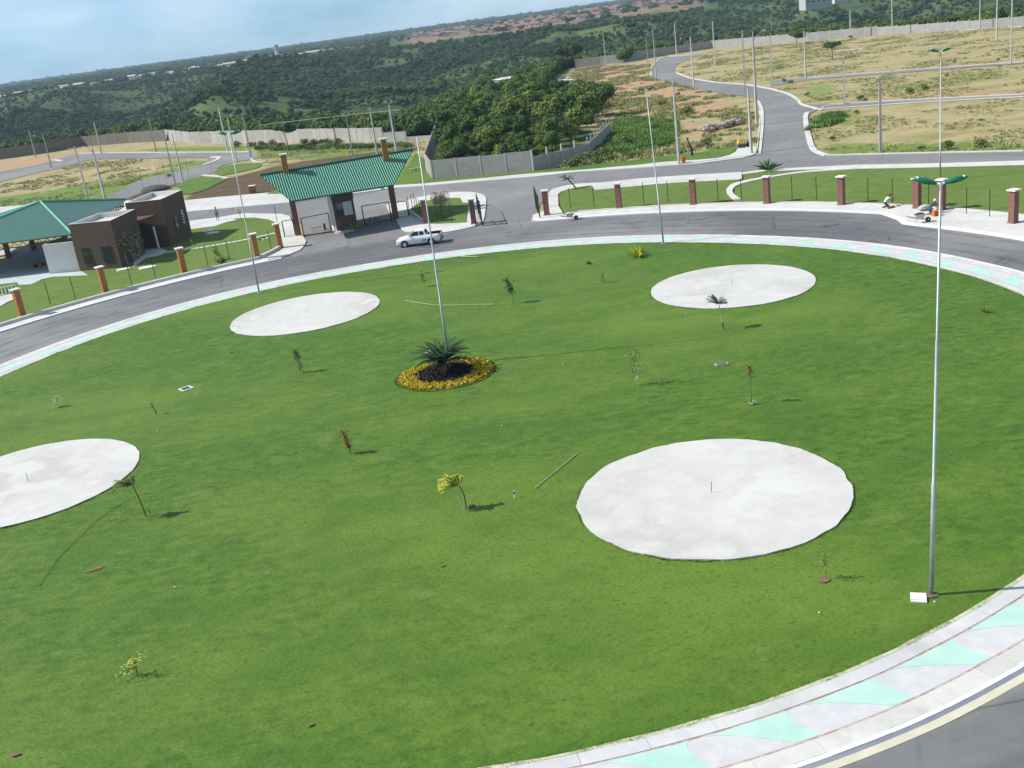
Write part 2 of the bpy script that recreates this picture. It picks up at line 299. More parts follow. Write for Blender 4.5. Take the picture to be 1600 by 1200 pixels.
def smooth_line(pts, n=6, closed=False):
    out = []; N = len(pts); rng = range(N if closed else N - 1)
    for i in rng:
        if closed: p = [pts[(i + k - 1) % N] for k in range(4)]
        else: p = [pts[max(i - 1, 0)], pts[i], pts[i + 1], pts[min(i + 2, N - 1)]]
        for k in range(n):
            t = k / n
            out.append(tuple(0.5 * ((2 * p[1][a]) + (-p[0][a] + p[2][a]) * t + (2 * p[0][a] - 5 * p[1][a] + 4 * p[2][a] - p[3][a]) * t * t + (-p[0][a] + 3 * p[1][a] - 3 * p[2][a] + p[3][a]) * t ** 3) for a in range(2)))
    if not closed: out.append(tuple(pts[-1][:2]))
    return out
def offset_line(pts, d):
    out = []
    for i, p in enumerate(pts):
        a = Vector(pts[max(i - 1, 0)][:2]); b = Vector(pts[min(i + 1, len(pts) - 1)][:2]); t = (b - a).normalized()
        out.append((p[0] - t.y * d, p[1] + t.x * d))
    return out
def ribbon(mb, pts, w0, w1, z0, z1, m=None, mside=None):
    a = offset_line(pts, w0); b = offset_line(pts, w1); n = len(pts); vs = []
    for p, q in zip(a, b): vs += [(p[0], p[1], z0), (p[0], p[1], z1), (q[0], q[1], z1), (q[0], q[1], z0)]
    top = []; side = []
    for i in range(n - 1):
        k = i * 4; top.append((k + 1, k + 5, k + 6, k + 2)); side += [(k, k + 4, k + 5, k + 1), (k + 2, k + 6, k + 7, k + 3)]
    side += [(0, 1, 2, 3), (n * 4 - 1, n * 4 - 2, n * 4 - 3, n * 4 - 4)]
    mb.add(vs, top, m); mb.add(vs, side, mside or m)

# ------------------------------------------------------------------ lawn circle, ring path, ring road
LC = Vector((-4.6, 59.7))
_th = [-180, -150, -120, -100, -85, -79, -73, -67, -63, -54, -20, 2, 10, 16, 23, 32, 45, 55, 64, 74, 84, 99, 113, 123, 133, 141, 156, 180]
_rr = [35.3, 35.2, 35.1, 35.05, 35.08, 35.21, 35.35, 35.49, 35.52, 35.7, 36.0, 36.15, 36.18, 35.98, 35.93, 35.69, 35.15, 34.98, 35.07, 35.05, 35.03, 35.1, 35.7, 35.95, 36.0, 35.89, 35.51, 35.3]
def lawn_r(th): return float(np.interp(((th + 180) % 360) - 180, _th, _rr))
def ringpt(th, off): r = lawn_r(th) + off; return (LC.x + r * math.cos(rad(th)), LC.y + r * math.sin(rad(th)))
def abspt(th, r): return (LC.x + r * math.cos(rad(th)), LC.y + r * math.sin(rad(th)))
def ringstrip(mb, o0, o1, z0, z1, m=None, t0=-180, t1=180, n=720, wob=0.0, zin=None):
    vs = []; k = max(2, int(n * (t1 - t0) / 360))
    for i in range(k + 1):
        th = t0 + (t1 - t0) * i / k
        w = wob * noise.noise(Vector((math.cos(rad(th)) * 22, math.sin(rad(th)) * 22, 0))) if wob else 0
        a = ringpt(th, o0 + w); b = ringpt(th, o1); vs += [(a[0], a[1], z0), (b[0], b[1], z1)]
    mb.add(vs, [(2 * i, 2 * i + 1, 2 * i + 3, 2 * i + 2) for i in range(k)], m)
mb = MB(); K = 0.15
lawn_pts = [ringpt(a * 0.5, 0.04 * noise.noise(Vector((math.cos(rad(a * .5)) * 20, math.sin(rad(a * .5)) * 20, 3)))) for a in range(720)]
# lawn as a gently uneven sheet of concentric rings
vs = [(LC.x, LC.y, 0.17)]; fs = []; NR, NA = 70, 360
for j in range(1, NR + 1):
    for i in range(NA):
        p = ringpt(i * 360 / NA, 0); f = j / NR; x = LC.x + (p[0] - LC.x) * f; y = LC.y + (p[1] - LC.y) * f
        h = 0.155 + (1 - f) * 0.05 + (0.035 * noise.noise(Vector((x * .35, y * .35, 0))) + 0.02 * noise.noise(Vector((x * 1.3, y * 1.3, 5)))) * min(1, (1 - f) * 12)
        vs.append((x, y, h))
for i in range(NA): fs.append((0, 1 + i, 1 + (i + 1) % NA))
for j in range(1, NR):
    for i in range(NA):
        a = 1 + (j - 1) * NA; b = 1 + j * NA; fs.append((a + i, b + i, b + (i + 1) % NA, a + (i + 1) % NA))
mb.add(vs, fs, M_lawn); lawn = struct('lawn', mb, smooth=True)
def part_struct(name, mb, m=None):
    return struct(name, mb, m)
mb = MB(); ringstrip(mb, -0.03, 0.10, K + 0.02, K + 0.02, M_edge, wob=0.07); part_struct('lawn_edging', mb)
RV = [(0, (0.90, 0.90, 0.89)), (0.5, (1, 1, 1)), (1, (1.05, 1.04, 1.03))]
M_bandS = mat('concrete_slab', [(0.3, (0.47, 0.472, 0.475)), (0.7, (0.56, 0.56, 0.56))], 0.9, 0.85, 0.003, 25, 6, 0.3, big=[(2.0, (0.62, 0.62, 0.61), 0.5, 0.5, 0.7), (0.5, (0.40, 0.39, 0.36), 0.5, 0.56, 0.66)], objrand=RV)
M_conc2S = mat('pale_slab', [(0.3, (0.49, 0.485, 0.455)), (0.7, (0.60, 0.59, 0.56))], 1.0, 0.85, 0.004, 20, 6, 0.3, big=[(0.6, (0.40, 0.39, 0.35), 0.5, 0.56, 0.68)], objrand=RV)
M_kerbS = mat('kerb_stone', [(0.3, (0.62, 0.62, 0.64)), (0.7, (0.76, 0.76, 0.77))], 2.0, 0.8, 0.003, 20, big=[(3.0, (0.45, 0.44, 0.42), 0.5, 0.60, 0.72)], objrand=RV)
rp = MB(); ringstrip(rp, 0.69, 2.03, K, K, M_band); rp = struct('ring_path', rp)
def slabs(parent, name, o0, o1, z, n, m, gap=0.012, jit=0.0):
    rg_ = random.Random(n)
    for k in range(n):
        t0 = -180 + 360 * k / n; t1 = t0 + 360 / n - gap / 37 * 57.3; q = MB(); j = rg_.uniform(-jit, jit); zz = z + rg_.uniform(-.003, .003)
        inn = [ringpt(t0 + (t1 - t0) * i / 3, o0 + j) for i in range(4)]; out = [ringpt(t0 + (t1 - t0) * i / 3, o1 + j) for i in range(4)][::-1]
        q.prism(inn + out, 0.04, zz, m); q.build(name, None, parent)
slabs(rp, 'paving_slab', 0.08, 0.62, K + 0.012, 110, M_bandS, 0.015, 0.006); slabs(rp, 'edge_slab', 2.11, 2.72, K + 0.004, 120, M_conc2S, 0.015, 0.004)
kr = MB(); ringstrip(kr, 2.80, 2.96, 0.03, 0.03, M_kerb_face); kr = struct('kerb_ring', kr)
slabs(kr, 'kerb_stone', 2.735, 2.90, K + 0.012, 240, M_kerbS, 0.015, 0.006)
mb = MB(); ringstrip(mb, 0.60, 0.79, K - 0.005, K - 0.005, M_joint); ringstrip(mb, 2.0, 2.2, K - 0.005, K - 0.005, M_joint); part_struct('path_joint', mb)
mb = MB(); ringstrip(mb, 2.912, 2.97, K + .002, 0.03, M_kerb_face); part_struct('kerb_face', mb)
mb = MB(); ringstrip(mb, 2.97, 3.25, 0.045, 0.04, M_gutter); part_struct('gutter', mb)
# green wave shapes painted on the middle band, one sheet each
proto = None
PER = 5.0
pw = MB()
for k in range(72):
    t0 = -76.9 + PER * k + 0.0
    def bp(u, v): return ringpt(t0 + u * PER, 0.705 + v * 1.31)
    poly = []
    # from inner line where the white hump stops touching, down its gentle back to the outer line, on to the next steep edge and back
    for i in range(13):
        f = i / 12; poly.append(bp(0.17 + 0.66 * f, f ** 1.45))
    for i in range(13):
        f = 1 - i / 12; poly.append(bp(float(np.interp(f, [0, .15, .4, .7, 1], [1.01, .965, .965, 1.0, 1.045])), f))
    q = MB().prism(poly, None, K + 0.005, M_green_paint)
    o = q.build('painted_wave'); o['kind'] = 'structure'

# pads on the lawn
PADS = [((7.69, 39.95), 5.66, 'large round white concrete pad nearest the tall lamp pole at right'),
        ((16.40, 72.10), 5.72, 'round grey-white concrete pad behind the leaning palm sapling'),
        ((-15.39, 81.12), 5.90, 'round white concrete pad beside the thin stake at upper left'),
        ((-26.11, 52.20), 5.71, 'round white concrete pad cut by the left edge of the view')]
for i, (c, r, lab) in enumerate(PADS):
    t = thing('concrete_pad', lab, 'concrete pad', c, 0, 'round concrete pads on the lawn')
    mb = MB(); rf = lambda a: r + (0.09 if i == 0 else 0.05) * noise.noise(Vector((math.cos(a / 80 * math.pi) * 6, math.sin(a / 80 * math.pi) * 6, i))) + 0.03 * noise.noise(Vector((math.cos(a / 80 * math.pi) * 22, math.sin(a / 80 * math.pi) * 22, i)));  pts = [(rf(a) * math.cos(a / 80 * math.pi), rf(a) * math.sin(a / 80 * math.pi)) for a in range(160)]
    mb.prism(pts, 0.1, 0.228, M_conc); mb.build('slab', None, t)
    if i != 2: MB().tube([(0, 0, 0.24), (0.02, 0, 0.72)], 0.013, M_black).build('rod', None, t)
    else: MB().tube([(0, 0, 0.24), (0.1, 0, 0.45)], 0.03, M_stone).build('rod', None, t)

# ring road
mb = MB(); ringstrip(mb, 3.1, 14.2, 0.03, 0.03, M_asphalt_ring); struct('ring_road', mb)

# ------------------------------------------------------------------ terrain
EST = [(-420, 420), (-230, 352)] + [(-140.201, 320.511), (-117.819, 327.202), (-86.452, 304.194), (-62.363, 267.913), (-29.821, 227.431), (-16.574, 211.239), (-9.205, 205.902)] + [(-7.818, 210.221, 2.5)[:2], (-8.32, 159.946, 2.5)[:2]] + [(-7.073, 149.368), (6.686, 144.815), (21.426, 174.747), (19.216, 252.732), (18.475, 274.731), (27.767, 321.835), (37.809, 392.292), (54.561, 386.531), (71.064, 395.635), (89.048, 400.855), (102.894, 375.673), (111.974, 360.709), (128.219, 342.638), (144.294, 307.675), (152.404, 298.511)] + [(230, 262), (420, 160), (420, -500), (-420, -500)]
def seg_sdf(P, poly):
    """positive outside polygon"""
    P = np.asarray(P, float); d = np.full(len(P), 1e9); inside = np.zeros(len(P), bool); n = len(poly)
    for i in range(n):
        a = np.array(poly[i][:2]); b = np.array(poly[(i + 1) % n][:2]); e = b - a; w = P - a
        t = np.clip((w @ e) / (e @ e), 0, 1); q = w - t[:, None] * e; d = np.minimum(d, np.hypot(q[:, 0], q[:, 1]))
        c = ((a[1] <= P[:, 1]) != (b[1] <= P[:, 1])); dy = (b[1] - a[1]) or 1e-9
        x = a[0] + (P[:, 1] - a[1]) / dy * (b[0] - a[0]); inside ^= c & (P[:, 0] < x)
    return np.where(inside, -d, d)
def sstep(x): x = np.clip(x, 0, 1); return x * x * (3 - 2 * x)
def vnoise(x, y, s, seed=0):
    """cheap smooth value noise in numpy"""
    x = x / s + 1000 + seed * 17.3; y = y / s + 1000 - seed * 9.1; xi = np.floor(x).astype(int); yi = np.floor(y).astype(int); fx = sstep(x - xi); fy = sstep(y - yi)
    def h(a, b): v = np.sin(a * 127.1 + b * 311.7 + seed * 74.7) * 43758.5453; return v - np.floor(v)
    return (h(xi, yi) * (1 - fx) + h(xi + 1, yi) * fx) * (1 - fy) + (h(xi, yi + 1) * (1 - fx) + h(xi + 1, yi + 1) * fx) * fy
def terrain_z(P):
    P = np.asarray(P, float); s = seg_sdf(P, EST); d = np.hypot(P[:, 0], P[:, 1]); x, y = P[:, 0], P[:, 1]
    az = np.degrees(np.arctan2(x, y))
    valley = -26 * sstep((s - 3) / 130)
    plat = 7.0 + np.clip((d - 1100) * 0.0032, 0, 10.5)
    k = sstep((s - 270) / 520)
    z = valley * (1 - k) + plat * k
    rg1 = 1 - np.abs(2 * vnoise(x + 40 * vnoise(x, y, 150, 5), y * 0.45, 170, 1) - 1); rg2 = 1 - np.abs(2 * vnoise(x, y * 0.6, 75, 2) - 1)
    rel = (rg1 - 0.5) * 44 + (rg2 - .5) * 13
    z += rel * sstep((s - 70) / 200) * (1 - sstep((s - 450) / 300))
    z += 17 * np.exp(-(((x + 330) / 130) ** 2 + ((y - 560) / 70) ** 2)) * sstep(s / 60)
    z += (vnoise(x, y, 600, 4) - .5) * 6 * sstep((s - 800) / 500)
    z = np.where(s < 0, -0.06, z - 0.06)
    return z, s
def inpoly(P, poly): return seg_sdf(P, poly)
azs = np.radians(np.concatenate([np.arange(-180, -46, 6), np.arange(-46, 46, 0.25), np.arange(46, 181, 6)]))
ds = [0.0, 25, 50, 70, 85]; 
while ds[-1] < 5900: ds.append(ds[-1] * 1.0165 + 0.2)
ds = np.array(ds); AA, DD = np.meshgrid(azs, ds); TP = np.c_[(DD * np.sin(AA)).ravel(), (DD * np.cos(AA)).ravel()]
TZ, TS = terrain_z(TP)
nv_, nh = len(ds), len(azs)
ii = np.arange(nv_ * nh).reshape(nv_, nh); q = np.stack([ii[:-1, :-1], ii[:-1, 1:], ii[1:, 1:], ii[1:, :-1]], -1).reshape(-1, 4)[:, ::-1]
me = bpy.data.meshes.new('terrain'); me.vertices.add(len(TP)); me.vertices.foreach_set('co', np.c_[TP, TZ].astype(np.float32).ravel())
me.loops.add(len(q) * 4); me.loops.foreach_set('vertex_index', q.ravel().astype(np.int32)); me.polygons.add(len(q)); me.polygons.foreach_set('loop_start', np.arange(0, len(q) * 4, 4, dtype=np.int32))
me.update(calc_edges=True); me.validate()
def paint(polys, soft):
    w = np.zeros(len(TP))
    for p in polys: w = np.maximum(w, np.clip(0.5 - seg_sdf(TP, p) / (2 * soft), 0, 1))
    return w
green_w = 0.55 * paint([[(49.713, 160.503), (58.123, 158.305), (56.552, 144.535), (46.891, 144.535)], [(58.743, 202.793), (68.828, 223.472), (71.476, 204.42), (60.64, 173.625), (55.257, 176.459)], [(61.936, 186.889), (79.114, 196.028), (96.215, 187.999), (89.437, 174.668), (72.907, 180.666)], [(29.792, 173.824), (40.474, 181.529), (38.676, 161.019), (32.419, 146.524)], [(75.612, 289.431), (91.028, 306.467), (75.436, 249.477), (68.903, 252.734)]], 4.0)
green_w = np.maximum(green_w, 1.0 * paint([[(14.39, 148.418), (25.88, 202.578), (32.687, 175.233), (28.156, 154.425), (21.881, 147.392)], [(-85.657, 208.309), (-60.887, 218.763), (-50.628, 202.468), (-61.684, 186.886), (-79.042, 191.109)],
                 [(-68.581, 237.663), (-56.015, 226.094), (-52.881, 212.349), (-62.691, 220.647)], [(-48.103, 234.344), (-12.861, 199.822), (-12.335, 188.93), (-32.013, 199.613), (-45.09, 218.267)], [(-82.191, 282.093), (-50.255, 245.828), (-51.446, 237.08), (-91.132, 283.943)], [(43.14, 133.123), (59.962, 116.697), (55.677, 108.27), (40.37, 124.694)],
                 [(-40.721, 201.402), (-12.335, 188.93), (-9.178, 164.755), (-10.46, 150.057), (-28.435, 167.092)], [(-121.863, 215.327), (-85.657, 208.309), (-61.684, 186.886), (-57.802, 158.302), (-77.343, 132.168)], [(-53.311, 187.531), (-51.301, 196.125), (-44.595, 187.902), (-45.395, 175.801), (-47.335, 170.028)]], 4.0))
soil_w = paint([[(27.386, 315.739), (35.938, 361.368), (57.435, 345.953), (48.749, 294.121), (48.942, 258.463), (47.814, 216.242), (37.437, 212.587), (28.928, 224.777), (22.728, 250.201)], [(22.237, 269.402), (41.776, 384.459), (60.072, 358.898), (44.993, 271.283), (29.952, 232.23)], [(30.144, 210.66), (41.361, 219.642), (47.844, 198.062), (42.401, 185.069), (30.127, 191.593)], [(28.743, 159.99), (32.514, 174.345), (42.225, 171.187), (39.389, 159.991), (33.287, 158.639)], [(66.954, 176.459), (81.595, 159.245), (78.678, 153.508), (67.441, 172.28)],
                [(88.052, 218.147), (101.223, 207.636), (98.302, 201.618), (85.38, 211.533)], [(-145.538, 307.179), (-123.312, 306.218), (-108.507, 310.843), (-101.745, 290.502), (-113.955, 281.888), (-131.418, 276.09)], [(-64.421, 160.672), (-57.567, 205.845), (-55.482, 207.407), (-57.58, 166.722)]], 3.0)
brown_w = paint([[(-46.063, 162.618), (-47.506, 174.907), (-45, 185.112), (-38.444, 195.322), (-33.103, 198.885), (-22.333, 198.575), (-10.35, 196.733), (-12.237, 186.887), (-21.124, 185.791), (-26.716, 162.058), (-30.382, 157.044)], [(-59.197, 154.074), (-58.644, 184.169), (-53.442, 199.092), (-53.961, 211.529), (-52.812, 178.957), (-52.128, 165.26)]], 2.0)
far_w = 0.75 * paint([[(39.724, 1411.874), (91.121, 2104.175), (148.069, 1465.547), (133.597, 1220.26), (92.55, 1114.252), (43.598, 1036.957)], [(-58.936, 1313.352), (-18.533, 1155.68), (-22.149, 1424.279), (-85.276, 1933.775)], [(-157.374, 457.855), (-121.63, 392.089), (-103.285, 344.128), (-115.089, 355.967)], [(186.069, 481.765), (179.93, 445.533), (163.838, 411.715), (168.191, 438.873)]], 8.0)
_az = np.degrees(np.arctan2(TP[:, 0], TP[:, 1])); _d = np.hypot(TP[:, 0], TP[:, 1]); far_w = np.maximum(far_w, 0.62 * sstep((_az + 4) / 1.5) * sstep((13 - _az) / 1.5) * sstep((_d - 1080) / 80) * sstep((2450 - _d) / 100))
field_w = 0.8 * paint([[(90.574, 879.648), (192.737, 888.397), (195.654, 795.295), (164.511, 759.215), (104.732, 776.832), (77.772, 779.846)], [(-403.301, 1034.235), (-544.082, 1924.485), (-471.093, 1664.004), (-354.109, 906.328)]], 12.0)
out_w = sstep((TS - 0.5) / 3.0)
for nm, w in (('green', green_w), ('soil', soil_w), ('brown', brown_w), ('outside', out_w), ('redearth', far_w), ('field', field_w)):
    at = me.attributes.new(nm, 'FLOAT', 'POINT'); at.data.foreach_set('value', w.astype(np.float32))
me.polygons.foreach_set('use_smooth', [True] * len(me.polygons))
terr = bpy.data.objects.new('terrain', me); COL.objects.link(terr); terr['kind'] = 'structure'
m = bpy.data.materials.new('open_ground'); m.use_nodes = True; t = m.node_tree; b = t.nodes['Principled BSDF']; b.inputs['Roughness'].default_value = 0.95; b.inputs['Specular IOR Level'].default_value = 0.1
geo = NN(t, 'ShaderNodeNewGeometry')
def nz(s, det=5, st=None, rgh=0.62):
    v = geo.outputs['Position']
    if st: mm = NN(t, 'ShaderNodeMapping'); mm.inputs['Scale'].default_value = st; t.links.new(v, mm.inputs[0]); v = mm.outputs[0]
    n = NN(t, 'ShaderNodeTexNoise'); n.inputs['Scale'].default_value = s; n.inputs['Detail'].default_value = det; n.inputs['Roughness'].default_value = rgh; t.links.new(v, n.inputs['Vector']); return n.outputs[0]
def ramp(src, stops):
    r = NN(t, 'ShaderNodeValToRGB'); el = r.color_ramp.elements
    while len(el) < len(stops): el.new(0.5)
    for e, (p, c) in zip(el, stops): e.position = p; e.color = (*c, 1)
    t.links.new(src, r.inputs[0]); return r.outputs[0]
def mixc(f, a, bcol):
    x = NN(t, 'ShaderNodeMix', data_type='RGBA'); t.links.new(f, x.inputs[0]); t.links.new(a, x.inputs[6])
    if isinstance(bcol, tuple): x.inputs[7].default_value = (*bcol, 1)
    else: t.links.new(bcol, x.inputs[7])
    return x.outputs[2]
def attrw(nm, nsrc, k=1.1):
    a = NN(t, 'ShaderNodeAttribute', attribute_name=nm); m1 = NN(t, 'ShaderNodeMath', operation='MULTIPLY_ADD'); t.links.new(nsrc, m1.inputs[0]); m1.inputs[1].default_value = k; m1.inputs[2].default_value = -k * 0.5
    m2 = NN(t, 'ShaderNodeMath', operation='ADD'); t.links.new(m1.outputs[0], m2.inputs[0]); t.links.new(a.outputs['Fac'], m2.inputs[1])
    mr = NN(t, 'ShaderNodeMapRange'); mr.inputs[1].default_value = 0.35; mr.inputs[2].default_value = 0.65; t.links.new(m2.outputs[0], mr.inputs[0])
    m3 = NN(t, 'ShaderNodeMath', operation='MULTIPLY'); gt = NN(t, 'ShaderNodeMapRange'); gt.inputs[1].default_value = 0.0; gt.inputs[2].default_value = 0.08; t.links.new(a.outputs['Fac'], gt.inputs[0])
    t.links.new(mr.outputs[0], m3.inputs[0]); t.links.new(gt.outputs[0], m3.inputs[1]); return m3.outputs[0]
nA = nz(0.12, 7, (1, 1.6, 1)); nB = nz(0.5, 6, (0.6, 1.3, 1), 0.7); nC = nz(2.2, 5)
straw = ramp(nA, [(0.30, (0.22, 0.215, 0.085)), (0.42, (0.32, 0.28, 0.135)), (0.55, (0.41, 0.335, 0.19)), (0.72, (0.32, 0.27, 0.125))])
tuft = NN(t, 'ShaderNodeMapRange'); tuft.inputs[1].default_value = 0.50; tuft.inputs[2].default_value = 0.66; tuft.inputs[4].default_value = 0.75; t.links.new(nB, tuft.inputs[0])
base = mixc(tuft.outputs[0], straw, (0.24, 0.235, 0.105))
tf2 = NN(t, 'ShaderNodeMapRange'); tf2.inputs[1].default_value = 0.56; tf2.inputs[2].default_value = 0.70; tf2.inputs[4].default_value = 0.6; t.links.new(nC, tf2.inputs[0])
base = mixc(tf2.outputs[0], base, (0.22, 0.19, 0.095))
base = mixc(attrw('green', nB, 1.6), base, ramp(nB, [(0.35, (0.10, 0.175, 0.035)), (0.6, (0.19, 0.25, 0.065)), (0.7, (0.29, 0.29, 0.11))]))
base = mixc(attrw('soil', nA, 1.3), base, ramp(nB, [(0.35, (0.36, 0.225, 0.125)), (0.6, (0.45, 0.30, 0.18)), (0.7, (0.33, 0.24, 0.12))]))
base = mixc(attrw('brown', nA, 0.9), base, ramp(nB, [(0.35, (0.085, 0.058, 0.035)), (0.6, (0.14, 0.100, 0.062)), (0.75, (0.13, 0.13, 0.05))]))
nF = nz(0.02, 10, None, 0.72); nG = nz(0.09, 6)
scrub = ramp(nF, [(0.38, (0.030, 0.058, 0.020)), (0.5, (0.058, 0.096, 0.032)), (0.62, (0.092, 0.125, 0.048))])
oa = NN(t, 'ShaderNodeAttribute', attribute_name='outside'); base = mixc(oa.outputs['Fac'], base, scrub)
base = mixc(attrw('field', nG, 1.5), base, ramp(nG, [(0.4, (0.075, 0.125, 0.035)), (0.65, (0.12, 0.165, 0.05))]))
base = mixc(attrw('redearth', nG, 1.9), base, ramp(nG, [(0.4, (0.24, 0.125, 0.075)), (0.6, (0.27, 0.19, 0.12))]))
t.links.new(base, b.inputs['Base Color'])
bpn = NN(t, 'ShaderNodeBump'); bpn.inputs['Distance'].default_value = 0.35; t.links.new(nB, bpn.inputs['Height']); t.links.new(bpn.outputs[0], b.inputs['Normal'])
me.materials.append(m)

# ------------------------------------------------------------------ roads and paved sheets
def sheet(name, pts, z, m, z0=None, mside=None, sm=0):
    if sm: pts = smooth_line(pts, sm, True)
    return struct(name, MB().prism(pts, z0, z, m, mside))
# back road running behind the gates, with the driveways
R2top = [(-85.499, 174.987), (-66.035, 173.622), (-43.118, 154.36), (-27.431, 149.158), (-19.397, 148.506), (-12.094, 146.956), (-4.915, 143.892), (0.291, 141.97), (7.023, 139.386), (12.773, 137.653), (20.596, 134.284), (27.164, 131.722), (32.087, 131.161), (34.316, 132.313)]
R2bot = [(53.578, 104.141), (47.263, 108.89), (40.596, 114.657), (35.831, 117.468), (31.824, 119.957), (29.327, 120.849), (24.117, 123.602), (18.43, 125.891), (13.534, 126.781), (11.213, 126.825), (8.977, 125.247), (7.29, 123.269), (5.931, 117.923), (4.699, 109.054)]
sheet('back_road', R2top + [(34.863, 133.75), (40.252, 123.873), (43.076, 121.592), (50.067, 115.366), (56.32, 109.533)] + [(75, 113), (75, 105)] + R2bot + [(4.054, 105.144), (-1.794, 105.236), (-5.025, 104.17), (-18.908, 102.213), (-23.7, 101.461), (-24.785, 107.113), (-21.695, 107.624), (-20.331, 114.783), (-22.474, 126.497), (-24.849, 132.739), (-32.435, 141.564), (-35.808, 141.241), (-39.442, 140.652), (-56.415, 146.12), (-75.857, 153.757)], 0.016, M_asphalt)
sheet('side_road', smooth_line([(34.439, 132.171), (38.66, 146.899), (43.594, 164.432), (48.241, 181.965), (51.1, 195.125), (51.963, 205.738), (50.219, 218.208), (49.504, 246.301), (48.485, 268.38), (48.685, 290.725), (52.327, 314.978), (58.769, 346.564), (66.77, 377.108), (71.889, 387.671)], 5) + smooth_line([(75.198, 375.85), (79.134, 368.471)], 2) + smooth_line([(73.214, 355.815), (66.243, 340.851), (60.189, 320.914), (55.772, 296.13), (54.38, 269.871), (55.595, 247.245), (58.202, 231.534), (58.831, 214.91), (58.226, 201.034), (56.288, 188.277), (54.456, 179.383), (55.401, 172.005), (53.512, 169.344), (50.547, 163.788), (48.168, 157.408), (43.888, 142.515), (40.549, 129.822), (40.237, 123.827)], 5), 0.022, M_asphalt)
sheet('lot_road', [(54.18, 179.894), (59.25, 172.634), (69.223, 164.182), (79.21, 154.554), (82.897, 150.999), (81.463, 148.36), (77.808, 151.796), (67.76, 160.71), (58.407, 167.279), (53.451, 170.761)], 0.028, M_asphalt)
sheet('lot_track', [(63.806, 232.792), (70.04, 228.243), (79.689, 220.272), (89.674, 212.707), (96.966, 206.516), (102.281, 199.93), (100.838, 197.092), (95.275, 202.902), (87.799, 208.257), (78.202, 216.182), (68.46, 223.148), (60.887, 221.35)], 0.014, M_asphalt)
sheet('estate_road', smooth_line([(-124.038, 259.842), (-120.513, 273.567), (-113.098, 279.661), (-112.252, 290.935), (-109.997, 299.3), (-89.108, 277.272), (-58.177, 241.905), (-48.655, 231.391), (-44.266, 217.34)], 4) + smooth_line([(-45.64, 215.692), (-50.3, 211.588), (-49.834, 198.988), (-53.693, 189.446), (-57.748, 183.369), (-59.746, 170.335), (-60.444, 157.637)], 4) + smooth_line([(-64.421, 160.672), (-63.754, 176.21), (-64.579, 196.428), (-64.519, 205.569), (-58.82, 212.702), (-56.581, 218.266), (-56.015, 226.094)], 4) + smooth_line([(-59.458, 233.847), (-83.557, 258.976), (-96.968, 271.277), (-98.302, 261.418), (-103.058, 253.554), (-107.139, 241.677), (-108.831, 226.359)], 4), 0.018, M_asphalt)
# kerb lines
def kerb(name, pts, w=0.35, h=0.13, sm=5, m=None):
    mb = MB(); ribbon(mb, smooth_line(pts, sm), -w / 2, w / 2, 0, h, m or M_conc2); return struct(name, mb)
kerb('kerb', [(34.439, 132.171), (38.66, 146.899), (43.594, 164.432), (48.241, 181.965), (51.1, 195.125)], 0.5)
kerb('kerb', [(34.254, 132.384), (38.462, 147.16), (43.348, 164.81), (47.505, 180.45)], 0.25)
kerb('kerb', [(40.237, 123.827), (40.549, 129.822), (43.888, 142.515), (48.168, 157.408), (50.284, 164.217), (51.736, 167.912)], 0.7)
kerb('kerb', [(54.3, 168.626), (54.456, 179.383), (56.288, 188.277), (58.226, 201.034), (58.831, 214.91)], 0.55)
kerb('kerb', [(40.237, 123.827), (43.076, 121.592), (50.067, 115.366), (56.32, 109.533)], 0.4)
kerb('kerb', [(58.831, 214.91), (58.202, 231.534), (55.595, 247.245), (54.38, 269.871), (55.772, 296.13)], 0.5)
kerb('kerb', [(55.401, 172.005), (59.25, 172.634), (69.223, 164.182), (79.21, 154.554)], 0.4)
kerb('kerb', [(53.451, 170.761), (58.407, 167.279), (67.76, 160.71), (77.808, 151.796)], 0.3)
kerb('kerb', [(70.04, 228.243), (79.689, 220.272), (89.674, 212.707), (102.281, 199.93)], 0.3)
kerb('kerb', [(70.111, 384.273), (73.837, 374.6), (79.551, 370.376)], 0.7)
kerb('kerb', [(58.789, 311.717), (61.314, 307.793), (63.953, 305.628)], 0.5)
kerb('kerb', [(47.926, 289.323), (52.083, 315.74), (58.393, 347.944), (66.52, 378.193)], 0.4)
kerb('kerb', [(32.475, 377.106), (40.855, 376.387), (50.044, 378.556), (59.337, 380.749)], 0.6)
kerb('kerb', [(96.113, 300.807), (100.232, 296.132), (104.671, 289.004)], 0.7)
kerb('kerb', [(140.142, 310.607), (149.893, 293.572)], 0.7)
kerb('kerb', [(-110.44, 300.567), (-89.24, 277.707), (-58.363, 242.741), (-48.802, 232.158)], 0.5)
kerb('kerb', [(-55.536, 217.156), (-54.715, 220.395), (-54.367, 225.366), (-55.351, 229.804), (-57.557, 232.858)], 0.8)
kerb('kerb', [(-112.253, 288.141), (-109.121, 283.323), (-107.189, 279.863)], 0.9)
kerb('kerb', [(-45.64, 215.692), (-41.588, 206.179), (-32.931, 206.123), (-30.503, 206.457)], 0.4)
kerb('kerb', [(-51.059, 197.598), (-47.082, 191.977), (-44.236, 186.749)], 0.7, 0.1)

